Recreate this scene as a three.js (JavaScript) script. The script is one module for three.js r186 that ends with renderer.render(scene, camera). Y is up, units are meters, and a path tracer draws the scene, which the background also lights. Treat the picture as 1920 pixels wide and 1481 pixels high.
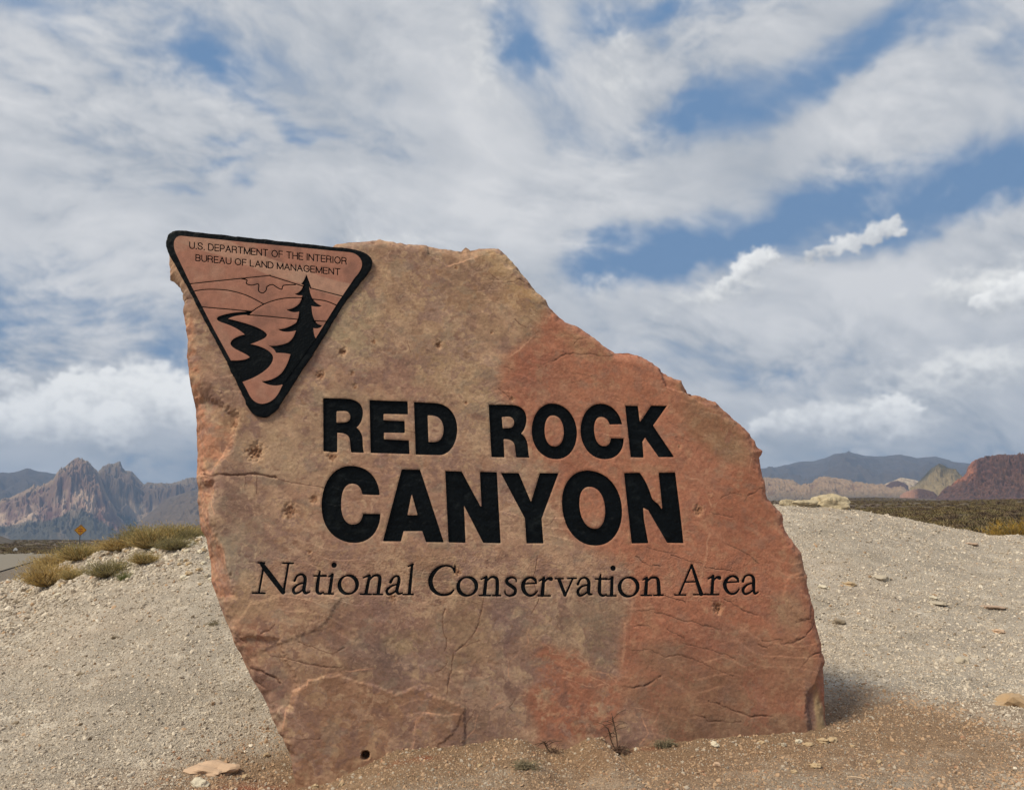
import * as THREE from 'three';
import { mergeGeometries } from 'three/addons/utils/BufferGeometryUtils.js';

// ------------------------------------------------------------------ camera, sun, exposure
const scene = new THREE.Scene();
const camera = new THREE.PerspectiveCamera(50, 1024 / 789, 0.1, 60000);
camera.position.set(0, 1.6, 0);
camera.rotation.set(THREE.MathUtils.degToRad(10), 0, 0);
const renderer = new THREE.WebGLRenderer({ antialias: true });
renderer.toneMapping = THREE.LinearToneMapping;
renderer.toneMappingExposure = 1.42;
renderer.shadowMap.enabled = true;
const sunDir = new THREE.Vector3(-0.56, 0.85, 0.42).normalize();
const sun = new THREE.DirectionalLight(new THREE.Color(1.0, 0.885, 0.69), 2.9);
sun.position.copy(sunDir).multiplyScalar(60); sun.target.position.set(0, 0, -8); sun.position.add(sun.target.position);
sun.castShadow = true; sun.shadow.radius = 30; sun.shadow.mapSize.set(2048, 2048);
Object.assign(sun.shadow.camera, { left: -30, right: 30, top: 30, bottom: -30, near: 1, far: 140 });
scene.add(sun, sun.target);
scene.fog = new THREE.FogExp2(new THREE.Color(0.42, 0.63, 1.0), 0.00008);

const D = {};
D.big = [[[[-1.2654,2.7642],[-1.0993,2.7628],[-1.0743,2.762],[-1.0507,2.7593],[-1.0289,2.7545],[-1.009,2.7475],[-0.9914,2.738],[-0.9762,2.726],[-0.9638,2.7113],
[-0.9544,2.6938],[-0.9483,2.6732],[-0.9456,2.6494],[-0.9457,2.6337],[-0.9471,2.6185],[-0.9496,2.6041],[-0.9531,2.5903],[-0.9577,2.5774],[-0.9632,2.5653],
[-0.9695,2.5541],[-0.9766,2.544],[-0.9844,2.535],[-0.9928,2.5271],[-0.9818,2.5182],[-0.9723,2.5088],[-0.9643,2.4987],[-0.9576,2.4882],[-0.9521,2.4771],[-0.9477,2.4655],
[-0.9444,2.4536],[-0.942,2.4412],[-0.9405,2.4285],[-0.9398,2.4155],[-0.9392,2.4029],[-0.9385,2.3913],[-0.9375,2.3805],[-0.9364,2.3706],[-0.9351,2.3614],
[-0.9337,2.3528],[-0.9321,2.3448],[-0.9304,2.3372],[-0.9285,2.3301],[-0.9266,2.3232],[-1.0281,2.3251],[-1.0301,2.3357],[-1.0317,2.3458],[-1.0331,2.3554],
[-1.0343,2.3645],[-1.0353,2.3733],[-1.0362,2.3818],[-1.037,2.39],[-1.0378,2.398],[-1.0387,2.406],[-1.0397,2.4138],[-1.0422,2.4284],[-1.0459,2.441],[-1.0512,2.4516],
[-1.0581,2.4603],[-1.0668,2.4674],[-1.0774,2.4729],[-1.0901,2.477],[-1.105,2.4798],[-1.1222,2.4814],[-1.142,2.482],[-1.1357,2.3235],[-1.2441,2.3305]],[[-1.1549,2.6582],
[-1.0997,2.6612],[-1.0889,2.6607],[-1.0793,2.6589],[-1.071,2.6559],[-1.0639,2.6518],[-1.058,2.6468],[-1.0532,2.6409],[-1.0494,2.6343],[-1.0467,2.6272],[-1.045,2.6196],
[-1.0443,2.6118],[-1.0446,2.6041],[-1.046,2.5971],[-1.0486,2.5907],[-1.0524,2.5851],[-1.0572,2.5801],[-1.063,2.5758],[-1.0698,2.5723],[-1.0777,2.5696],[-1.0864,2.5676],
[-1.0961,2.5665],[-1.1512,2.5645]]],[[[-0.8966,2.7552],[-0.5898,2.7517],[-0.585,2.6439],[-0.7814,2.6432],[-0.78,2.5906],[-0.6107,2.5879],[-0.607,2.4901],
[-0.7738,2.4888],[-0.7724,2.4359],[-0.573,2.4288],[-0.5657,2.3181],[-0.8749,2.324]]],[[[-0.5391,2.7484],[-0.3708,2.7442],[-0.34,2.7415],[-0.3111,2.7342],
[-0.2844,2.7224],[-0.2602,2.7065],[-0.2388,2.6866],[-0.2205,2.6629],[-0.2056,2.6358],[-0.1944,2.6053],[-0.1872,2.5718],[-0.1843,2.5355],[-0.1854,2.4988],
[-0.1902,2.4643],[-0.1985,2.4323],[-0.2099,2.4032],[-0.2242,2.3775],[-0.2411,2.3555],[-0.2605,2.3377],[-0.2821,2.3244],[-0.3056,2.3159],[-0.3308,2.3128],
[-0.5175,2.3153]],[[-0.4264,2.6401],[-0.3914,2.639],[-0.3728,2.6372],[-0.3563,2.6327],[-0.342,2.6257],[-0.3297,2.6165],[-0.3194,2.6053],[-0.311,2.5924],
[-0.3045,2.5781],[-0.2998,2.5625],[-0.2969,2.5461],[-0.2956,2.5289],[-0.296,2.5096],[-0.2983,2.4921],[-0.3021,2.4764],[-0.3075,2.4626],[-0.3144,2.4505],
[-0.3225,2.4404],[-0.332,2.4323],[-0.3426,2.4261],[-0.3542,2.422],[-0.3668,2.4199],[-0.4154,2.4191]]],[[[0.0733,2.7402],[0.246,2.7423],[0.2712,2.7413],[0.2942,2.7381],
[0.3148,2.7327],[0.333,2.7251],[0.3487,2.7151],[0.3617,2.7027],[0.3721,2.6878],[0.3797,2.6704],[0.3845,2.6504],[0.3865,2.6278],[0.3859,2.6101],[0.384,2.5935],
[0.381,2.578],[0.377,2.5636],[0.3722,2.5504],[0.3667,2.5382],[0.3607,2.5272],[0.3542,2.5173],[0.3474,2.5085],[0.3404,2.5009],[0.3508,2.4936],[0.36,2.4852],
[0.368,2.4759],[0.375,2.4656],[0.3808,2.4546],[0.3857,2.4429],[0.3896,2.4306],[0.3926,2.4177],[0.3948,2.4044],[0.3961,2.3907],[0.3967,2.3799],[0.3975,2.3697],
[0.3982,2.3599],[0.3991,2.3506],[0.4001,2.3417],[0.4012,2.3332],[0.4025,2.3251],[0.404,2.3173],[0.4057,2.3098],[0.4076,2.3025],[0.2995,2.3028],[0.298,2.3121],
[0.2966,2.3211],[0.2953,2.3299],[0.2941,2.3386],[0.293,2.3472],[0.292,2.3557],[0.291,2.3641],[0.2901,2.3724],[0.2893,2.3807],[0.2886,2.389],[0.2863,2.402],
[0.283,2.4133],[0.2784,2.4231],[0.2723,2.4315],[0.2646,2.4384],[0.2552,2.444],[0.2437,2.4482],[0.2301,2.4512],[0.2142,2.4531],[0.1957,2.4538],[0.2019,2.3024],
[0.0955,2.3036]],[[0.1814,2.6376],[0.2358,2.6406],[0.245,2.6398],[0.2531,2.6378],[0.2602,2.6346],[0.2662,2.6304],[0.2713,2.6254],[0.2754,2.6197],[0.2786,2.6135],
[0.2808,2.6068],[0.282,2.5999],[0.2824,2.5929],[0.2819,2.5849],[0.2805,2.5775],[0.2783,2.5708],[0.2752,2.5648],[0.2712,2.5596],[0.2665,2.5551],[0.261,2.5515],
[0.2546,2.5486],[0.2475,2.5466],[0.2396,2.5455],[0.189,2.5427]]],[[[0.6009,2.7619],[0.6353,2.7596],[0.6678,2.7513],[0.698,2.7373],[0.7254,2.7182],[0.7497,2.6943],
[0.7703,2.6661],[0.787,2.634],[0.7992,2.5985],[0.8067,2.5599],[0.8091,2.5188],[0.8062,2.4806],[0.7994,2.445],[0.7889,2.4123],[0.775,2.3829],[0.7578,2.357],
[0.7378,2.3351],[0.715,2.3174],[0.6897,2.3043],[0.6621,2.296],[0.6325,2.2928],[0.5976,2.2953],[0.5652,2.3035],[0.5356,2.3168],[0.509,2.335],[0.4858,2.3575],
[0.4661,2.384],[0.4502,2.414],[0.4385,2.4471],[0.4312,2.483],[0.4285,2.5211],[0.4307,2.5595],[0.437,2.596],[0.4471,2.6302],[0.4607,2.6615],[0.4776,2.6895],
[0.4975,2.7137],[0.52,2.7335],[0.545,2.7485],[0.572,2.7582],[0.6009,2.7619]],[[0.6081,2.6598],[0.6254,2.6584],[0.6408,2.6536],[0.6543,2.6457],[0.666,2.6349],
[0.6757,2.6216],[0.6837,2.606],[0.6898,2.5883],[0.6942,2.569],[0.6968,2.5481],[0.6977,2.5261],[0.6968,2.5044],[0.6941,2.4841],[0.6898,2.4655],[0.6838,2.4489],
[0.6764,2.4342],[0.6674,2.4218],[0.657,2.4118],[0.6453,2.4044],[0.6324,2.3997],[0.6182,2.398],[0.603,2.3995],[0.5893,2.4044],[0.5771,2.4124],[0.5664,2.4231],
[0.5573,2.4363],[0.5499,2.4516],[0.5441,2.4687],[0.54,2.4873],[0.5377,2.5071],[0.5372,2.5278],[0.538,2.5497],[0.5403,2.5701],[0.5439,2.5891],[0.5488,2.6063],
[0.5552,2.6215],[0.563,2.6344],[0.5722,2.645],[0.5827,2.6529],[0.5947,2.6579],[0.6081,2.6598]]],[[[1.1997,2.5962],[1.0907,2.5921],[1.0871,2.6038],[1.0827,2.6144],
[1.0776,2.6238],[1.0717,2.6321],[1.065,2.6392],[1.0574,2.6451],[1.049,2.6496],[1.0398,2.6529],[1.0297,2.6548],[1.0187,2.6552],[1.0054,2.6533],[0.994,2.6483],
[0.9843,2.6407],[0.9763,2.6307],[0.9698,2.6186],[0.9647,2.6049],[0.9609,2.5899],[0.9582,2.5739],[0.9566,2.5573],[0.9559,2.5404],[0.9566,2.5183],[0.9592,2.4976],
[0.9636,2.4785],[0.9696,2.4611],[0.9773,2.4458],[0.9866,2.4328],[0.9974,2.4224],[1.0096,2.4146],[1.0232,2.4099],[1.0382,2.4085],[1.0489,2.4094],[1.0583,2.4118],
[1.0665,2.4155],[1.0735,2.4206],[1.0795,2.427],[1.0844,2.4347],[1.0885,2.4436],[1.0916,2.4536],[1.094,2.4648],[1.0957,2.477],[1.2079,2.4752],[1.2044,2.4437],
[1.1976,2.4149],[1.1875,2.389],[1.1744,2.3661],[1.1583,2.3463],[1.1394,2.3298],[1.1179,2.3166],[1.0938,2.3069],[1.0674,2.3008],[1.0388,2.2985],[1.0046,2.301],
[0.9729,2.3093],[0.9438,2.3228],[0.9176,2.3413],[0.8948,2.3643],[0.8754,2.3915],[0.8599,2.4224],[0.8486,2.4566],[0.8417,2.4937],[0.8396,2.5335],[0.843,2.5732],
[0.8505,2.6102],[0.8618,2.6442],[0.8765,2.6749],[0.8944,2.7019],[0.915,2.7249],[0.9381,2.7435],[0.9631,2.7575],[0.9899,2.7663],[1.0181,2.7698],[1.0472,2.7682],
[1.0741,2.7623],[1.0988,2.7524],[1.1212,2.7387],[1.141,2.7216],[1.1583,2.7014],[1.1729,2.6785],[1.1847,2.6531],[1.1937,2.6255],[1.1997,2.5962]]],[[[1.2335,2.7595],
[1.3446,2.7601],[1.3553,2.6193],[1.4612,2.7657],[1.6005,2.766],[1.4688,2.5929],[1.6355,2.3237],[1.5008,2.3218],[1.3921,2.4869],[1.3682,2.4487],[1.3713,2.3162],
[1.26,2.3184]]],[[[-0.7942,1.9872],[-0.9285,1.9912],[-0.932,2.0064],[-0.9365,2.0202],[-0.942,2.0327],[-0.9486,2.0438],[-0.9562,2.0533],[-0.9649,2.0613],
[-0.9747,2.0675],[-0.9856,2.0721],[-0.9976,2.0748],[-1.0108,2.0756],[-1.0284,2.0733],[-1.0435,2.0667],[-1.0563,2.0563],[-1.0669,2.0424],[-1.0753,2.0253],
[-1.0818,2.0053],[-1.0863,1.9828],[-1.089,1.958],[-1.09,1.9313],[-1.0894,1.9029],[-1.087,1.8774],[-1.0828,1.8538],[-1.077,1.8324],[-1.0696,1.8133],[-1.0606,1.7967],
[-1.0502,1.7827],[-1.0385,1.7716],[-1.0253,1.7634],[-1.011,1.7584],[-0.9954,1.7568],[-0.9813,1.7578],[-0.9687,1.7607],[-0.9576,1.7655],[-0.948,1.7719],[-0.9398,1.7799],
[-0.933,1.7895],[-0.9276,1.8004],[-0.9236,1.8127],[-0.9209,1.8262],[-0.9195,1.8408],[-0.7834,1.8398],[-0.7854,1.8012],[-0.7918,1.7653],[-0.8024,1.7326],
[-0.8169,1.7034],[-0.8352,1.6778],[-0.8569,1.6562],[-0.8819,1.6389],[-0.9099,1.6262],[-0.9407,1.6184],[-0.974,1.6157],[-1.0172,1.6189],[-1.0576,1.6282],
[-1.095,1.6435],[-1.1289,1.6645],[-1.159,1.6909],[-1.185,1.7226],[-1.2065,1.7594],[-1.2231,1.8009],[-1.2345,1.8472],[-1.2402,1.8978],[-1.2399,1.9515],[-1.2342,2.0017],
[-1.2234,2.0479],[-1.2078,2.0896],[-1.1874,2.1263],[-1.1626,2.1575],[-1.1337,2.1828],[-1.1008,2.2016],[-1.0642,2.2135],[-1.0243,2.2179],[-0.9864,2.2155],
[-0.951,2.2075],[-0.9186,2.1943],[-0.8892,2.1762],[-0.8632,2.1537],[-0.841,2.1271],[-0.8227,2.0967],[-0.8086,2.063],[-0.799,2.0264],[-0.7942,1.9872]]],[[[-0.6257,2.1952],
[-0.4801,2.1935],[-0.285,1.6192],[-0.4244,1.6208],[-0.4553,1.7063],[-0.6008,1.706],[-0.6192,1.6266],[-0.7593,1.6274]],[[-0.5434,2.0003],[-0.4937,1.8302],
[-0.5731,1.8298]]],[[[-0.2793,2.1855],[-0.1457,2.1818],[0.0137,1.8884],[0.0009,2.1836],[0.1394,2.1817],[0.1656,1.6126],[0.0263,1.6159],[-0.1272,1.909],[-0.1132,1.6159],
[-0.2485,1.6192]]],[[[0.1701,2.1755],[0.3181,2.1754],[0.415,1.9411],[0.4919,2.1775],[0.6465,2.1774],[0.4988,1.8079],[0.5105,1.6113],[0.3723,1.6113],[0.3625,1.8117]]],
[[[0.8857,2.2041],[0.9334,2.2006],[0.9784,2.1893],[1.0199,2.1706],[1.0575,2.1452],[1.0906,2.1134],[1.1186,2.0758],[1.141,2.0329],[1.1572,1.9854],[1.1668,1.9336],
[1.1693,1.8783],[1.1651,1.8286],[1.1559,1.7827],[1.1421,1.741],[1.1238,1.7039],[1.1013,1.6715],[1.0749,1.6444],[1.0448,1.6227],[1.0113,1.6068],[0.9745,1.597],
[0.9348,1.5937],[0.8895,1.5978],[0.8471,1.6098],[0.8082,1.6293],[0.7731,1.6557],[0.7423,1.6887],[0.7162,1.7279],[0.6953,1.7729],[0.68,1.8232],[0.6709,1.8785],
[0.6683,1.9383],[0.6717,1.9829],[0.6799,2.0245],[0.6926,2.0628],[0.7097,2.0974],[0.7307,2.1279],[0.7554,2.1539],[0.7836,2.1749],[0.8149,2.1905],[0.849,2.2004],
[0.8857,2.2041]],[[0.8999,2.0687],[0.9238,2.0665],[0.9453,2.0596],[0.9643,2.0485],[0.9809,2.0336],[0.9949,2.0152],[1.0064,1.9938],[1.0153,1.9698],[1.0216,1.9437],
[1.0253,1.9158],[1.0263,1.8865],[1.0248,1.858],[1.0214,1.832],[1.0163,1.8087],[1.0095,1.7881],[1.0011,1.7703],[0.9913,1.7556],[0.9801,1.7439],[0.9677,1.7354],
[0.9541,1.7302],[0.9394,1.7284],[0.9157,1.7311],[0.8943,1.739],[0.8753,1.7517],[0.8587,1.7686],[0.8446,1.7893],[0.833,1.8135],[0.824,1.8405],[0.8177,1.8701],
[0.8142,1.9017],[0.8134,1.9348],[0.8147,1.9572],[0.8176,1.9781],[0.8222,1.9974],[0.8284,2.0149],[0.8363,2.0303],[0.8458,2.0434],[0.8569,2.0541],[0.8696,2.062],
[0.884,2.0669],[0.8999,2.0687]]],[[[1.1993,2.1875],[1.332,2.1909],[1.3472,2.1689],[1.3608,2.1468],[1.3729,2.1248],[1.3838,2.1027],[1.3936,2.0807],[1.4023,2.0587],
[1.4101,2.0367],[1.4173,2.0148],[1.4239,1.9928],[1.43,1.9709],[1.4799,1.9301],[1.5105,1.8847],[1.4939,2.1928],[1.6377,2.1964],[1.6772,1.6142],[1.5381,1.6168],
[1.3923,1.8795],[1.3483,1.902],[1.3511,1.8069],[1.379,1.6141],[1.2376,1.6114]]]];
D.serif = [[[[-1.6915,1.4662,0.0045],[-1.6454,1.464,0.0051]],[[-1.6498,1.4516,0.0056],[-1.673,1.2445,0.0056]],[[-1.7184,1.2428,0.0045],[-1.6291,1.2401,0.0045]],
[[-1.6688,1.462,0.0113],[-1.6158,1.3947,0.0169],[-1.4952,1.2472,0.0147]],[[-1.4676,1.4614,0.0056],[-1.4927,1.24,0.0068]],[[-1.5089,1.4636,0.0045],[-1.4325,1.4613,0.0045]]],
[[[-1.4156,1.3308,0.0068],[-1.3969,1.3678,0.0056],[-1.3602,1.378,0.0068],[-1.3383,1.352,0.0101],[-1.3392,1.3056,0.0113],[-1.3423,1.2645,0.0113],[-1.3288,1.2388,0.0079],
[-1.2983,1.2478,0.0034]],[[-1.3469,1.316,0.0045],[-1.3904,1.3008,0.0056],[-1.4196,1.2702,0.009],[-1.4109,1.2404,0.0079],[-1.3773,1.2443,0.0056],[-1.3447,1.2697,0.0045]]],
[[[-1.2289,1.4034,0.0034],[-1.2364,1.3619,0.009],[-1.2443,1.2844,0.0113],[-1.2406,1.2473,0.0101],[-1.2193,1.2338,0.0068],[-1.1971,1.245,0.0034]],[[-1.2729,1.3672,0.0045],
[-1.1836,1.3668,0.0068]]],[[[-1.1255,1.4468,0.018],[-1.1249,1.4468,0.018]],[[-1.1351,1.3749,0.009],[-1.1502,1.2384,0.0113]],[[-1.1605,1.3604,0.0039],[-1.132,1.3769,0.0068]],
[[-1.1914,1.2336,0.0045],[-1.122,1.232,0.0045]]],[[[-0.9452,1.299,0.0123],[-0.9478,1.2779,0.0106],[-0.9567,1.2589,0.0084],[-0.9709,1.2439,0.0062],[-0.9892,1.2343,0.0051],
[-1.0097,1.2312,0.0067],[-1.0304,1.2347,0.0089],[-1.0494,1.2445,0.011],[-1.0647,1.2597,0.0125],[-1.0749,1.2787,0.013],[-1.079,1.2999,0.0123],[-1.0765,1.321,0.0106],
[-1.0678,1.34,0.0084],[-1.0536,1.3551,0.0062],[-1.0353,1.3648,0.0051],[-1.0147,1.368,0.0067],[-0.9939,1.3646,0.0089],[-0.9748,1.3547,0.011],[-0.9594,1.3394,0.0125],
[-0.9493,1.3202,0.013],[-0.9452,1.299,0.0123]]],[[[-0.8539,1.3651,0.009],[-0.8761,1.2343,0.0113]],[[-0.9008,1.3508,0.0039],[-0.8551,1.3693,0.0068]],[[-0.9178,1.2284,0.0045],
[-0.837,1.2257,0.0045]],[[-0.8611,1.3255,0.0045],[-0.8253,1.3629,0.0062],[-0.7885,1.3669,0.009],[-0.774,1.3386,0.0113],[-0.7847,1.2336,0.0113]],[[-0.8213,1.2266,0.0045],
[-0.7498,1.225,0.0045]]],[[[-0.6919,1.3172,0.0101],[-0.6705,1.3516,0.0056],[-0.6399,1.362,0.0068],[-0.6277,1.3378,0.0101],[-0.6351,1.2908,0.0113],[-0.6427,1.2491,0.0101],
[-0.6263,1.2282,0.0068],[-0.6,1.2363,0.0034]],[[-0.6386,1.3012,0.0045],[-0.6859,1.2859,0.0056],[-0.7189,1.2549,0.009],[-0.7077,1.2267,0.0079],[-0.674,1.2337,0.0056],
[-0.6408,1.2595,0.0045]]],[[[-0.5295,1.4427,0.0079],[-0.5469,1.2317,0.0113]],[[-0.5594,1.4354,0.0039],[-0.5232,1.4501,0.0068]],[[-0.5944,1.2238,0.0045],
[-0.5169,1.2232,0.0045]]],[[[-0.1991,1.3937,0.0056],[-0.2188,1.4278,0.0056],[-0.271,1.4397,0.0056],[-0.327,1.4208,0.0101],[-0.3706,1.3733,0.0147],[-0.3861,1.3259,0.0158],
[-0.3714,1.2681,0.0147],[-0.328,1.2279,0.0101],[-0.2796,1.2171,0.0068],[-0.2314,1.2272,0.0068],[-0.2046,1.2543,0.0045]],[[-0.195,1.4384,0.0039],[-0.1969,1.3884,0.0051]]],
[[[-0.0271,1.2805,0.0128],[-0.0306,1.2589,0.011],[-0.0408,1.2396,0.0086],[-0.0566,1.2244,0.0063],[-0.0765,1.2147,0.0051],[-0.0986,1.2115,0.0068],[-0.1206,1.215,0.0092],
[-0.1405,1.225,0.0115],[-0.1564,1.2405,0.013],[-0.1666,1.2599,0.0135],[-0.1702,1.2814,0.0128],[-0.1669,1.3029,0.011],[-0.1568,1.3223,0.0086],[-0.1411,1.3376,0.0063],
[-0.1211,1.3475,0.0051],[-0.099,1.3508,0.0068],[-0.0768,1.3472,0.0092],[-0.0568,1.3372,0.0115],[-0.0408,1.3216,0.013],[-0.0306,1.3021,0.0135],[-0.0271,1.2805,0.0128]]],
[[[0.0504,1.35,0.0101],[0.0359,1.2177,0.0124]],[[0.01,1.3343,0.0039],[0.0526,1.3542,0.0068]],[[-0.0043,1.2117,0.0045],[0.0827,1.21,0.0045]],[[0.0536,1.3202,0.0045],
[0.0887,1.3498,0.0068],[0.1271,1.3443,0.0101],[0.1378,1.307,0.0124],[0.1341,1.2159,0.0124]],[[0.0991,1.2099,0.0045],[0.1624,1.2094,0.0045]]],[[[0.2881,1.3146,0.0034],
[0.2839,1.336,0.0045],[0.2498,1.3468,0.0062],[0.2167,1.3331,0.0101],[0.2153,1.3065,0.0113],[0.2459,1.2829,0.0124],[0.2787,1.2561,0.0113],[0.2739,1.2212,0.009],
[0.2342,1.2067,0.0056],[0.2037,1.2196,0.0045],[0.1973,1.245,0.0034]]],[[[0.3409,1.2972,0.0045],[0.4484,1.3019,0.0045]],[[0.4462,1.3019,0.0056],[0.4356,1.3319,0.0101],
[0.3992,1.346,0.0068],[0.3568,1.3249,0.0101],[0.3407,1.2791,0.0147],[0.3555,1.2333,0.0124],[0.3916,1.2075,0.0079],[0.4303,1.2157,0.0068],[0.4551,1.241,0.0034]]],
[[[0.508,1.339,0.0101],[0.4945,1.2109,0.0135]],[[0.4743,1.3199,0.0039],[0.5125,1.3422,0.0068]],[[0.4611,1.2048,0.0045],[0.5576,1.204,0.0045]],[[0.5096,1.3069,0.0045],
[0.538,1.3346,0.0068],[0.5659,1.3344,0.0147]]],[[[0.6307,1.3308,0.0113],[0.6747,1.2095,0.0113]],[[0.7396,1.3335,0.0056],[0.6768,1.2052,0.0056]],[[0.6017,1.3364,0.0045],
[0.6644,1.336,0.0045]],[[0.7004,1.338,0.0045],[0.7701,1.3376,0.0045]]],[[[0.78,1.2923,0.009],[0.8037,1.331,0.0056],[0.8413,1.3416,0.0068],[0.8686,1.3133,0.0113],
[0.8669,1.2595,0.0124],[0.8678,1.2187,0.0101],[0.8935,1.211,0.0034]],[[0.8655,1.2864,0.0045],[0.811,1.2728,0.0056],[0.7785,1.2386,0.0101],[0.7921,1.2043,0.0079],
[0.8317,1.2147,0.0056],[0.8639,1.238,0.0045]]],[[[0.9701,1.3669,0.0034],[0.962,1.329,0.0101],[0.955,1.2589,0.0124],[0.9579,1.2158,0.0101],[0.9834,1.2006,0.0068],
[1.0098,1.21,0.0034]],[[0.9258,1.3314,0.0045],[1.0188,1.3309,0.0068]]],[[[1.0723,1.4155,0.0192],[1.0729,1.4155,0.0192]],[[1.0625,1.3404,0.0101],[1.0515,1.2065,0.0124]],
[[1.0335,1.3264,0.0039],[1.0671,1.3425,0.0068]],[[1.0139,1.2003,0.0045],[1.0887,1.1997,0.0045]]],[[[1.2708,1.2675,0.0133],[1.266,1.2448,0.0114],[1.2543,1.2243,0.0088],
[1.2369,1.2082,0.0064],[1.2154,1.198,0.0051],[1.192,1.1946,0.0069],[1.1689,1.1984,0.0094],[1.1485,1.2089,0.0119],[1.1325,1.2253,0.0136],[1.1227,1.2458,0.0141],
[1.12,1.2685,0.0133],[1.1246,1.2912,0.0114],[1.1362,1.3117,0.0088],[1.1535,1.328,0.0064],[1.175,1.3383,0.0051],[1.1985,1.3418,0.0069],[1.2218,1.3381,0.0094],
[1.2424,1.3275,0.0119],[1.2584,1.311,0.0136],[1.2682,1.2903,0.0141],[1.2708,1.2675,0.0133]]],[[[1.3488,1.3356,0.0101],[1.3333,1.2086,0.0135]],[[1.3159,1.3216,0.0039],
[1.3514,1.341,0.0068]],[[1.294,1.2013,0.0045],[1.3823,1.2006,0.0045]],[[1.3498,1.3083,0.0045],[1.3893,1.3387,0.0068],[1.4353,1.334,0.0101],[1.4448,1.2936,0.0135],
[1.4436,1.2077,0.0135]],[[1.3995,1.2005,0.0045],[1.4779,1.202,0.0045]]],[[[1.7328,1.4384,0.0056],[1.6136,1.2085,0.0062]],[[1.7338,1.4351,0.009],[1.7965,1.2093,0.0158]],
[[1.6624,1.3032,0.0045],[1.7654,1.3059,0.0045]],[[1.575,1.2023,0.0045],[1.6655,1.2016,0.0045]],[[1.7331,1.2032,0.0045],[1.8347,1.2046,0.0045]]],[[[1.9093,1.3492,0.0101],
[1.8879,1.2108,0.0124]],[[1.8666,1.3273,0.0039],[1.9142,1.3514,0.0068]],[[1.8429,1.2035,0.0045],[1.946,1.2026,0.0045]],[[1.9092,1.3138,0.0045],[1.938,1.338,0.0068],
[1.9615,1.3356,0.0147]]],[[[2.006,1.2978,0.0045],[2.1249,1.3038,0.0045]],[[2.1226,1.3038,0.0056],[2.113,1.3337,0.0101],[2.0749,1.3483,0.0068],[2.0282,1.3264,0.0101],
[2.0023,1.2791,0.0147],[2.0165,1.2317,0.0124],[2.0524,1.2073,0.0079],[2.0944,1.2157,0.0068],[2.1239,1.2452,0.0034]]],[[[2.1608,1.3058,0.009],[2.1842,1.3456,0.0056],
[2.2244,1.3565,0.0068],[2.2524,1.333,0.0113],[2.2497,1.272,0.0124],[2.2484,1.2278,0.0101],[2.2563,1.2079,0.0079],[2.2846,1.2187,0.0034]],[[2.2492,1.2942,0.0045],
[2.1942,1.2779,0.0056],[2.1555,1.2395,0.0101],[2.1683,1.2064,0.0079],[2.2093,1.2149,0.0056],[2.2472,1.2411,0.0045]]]];
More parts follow.
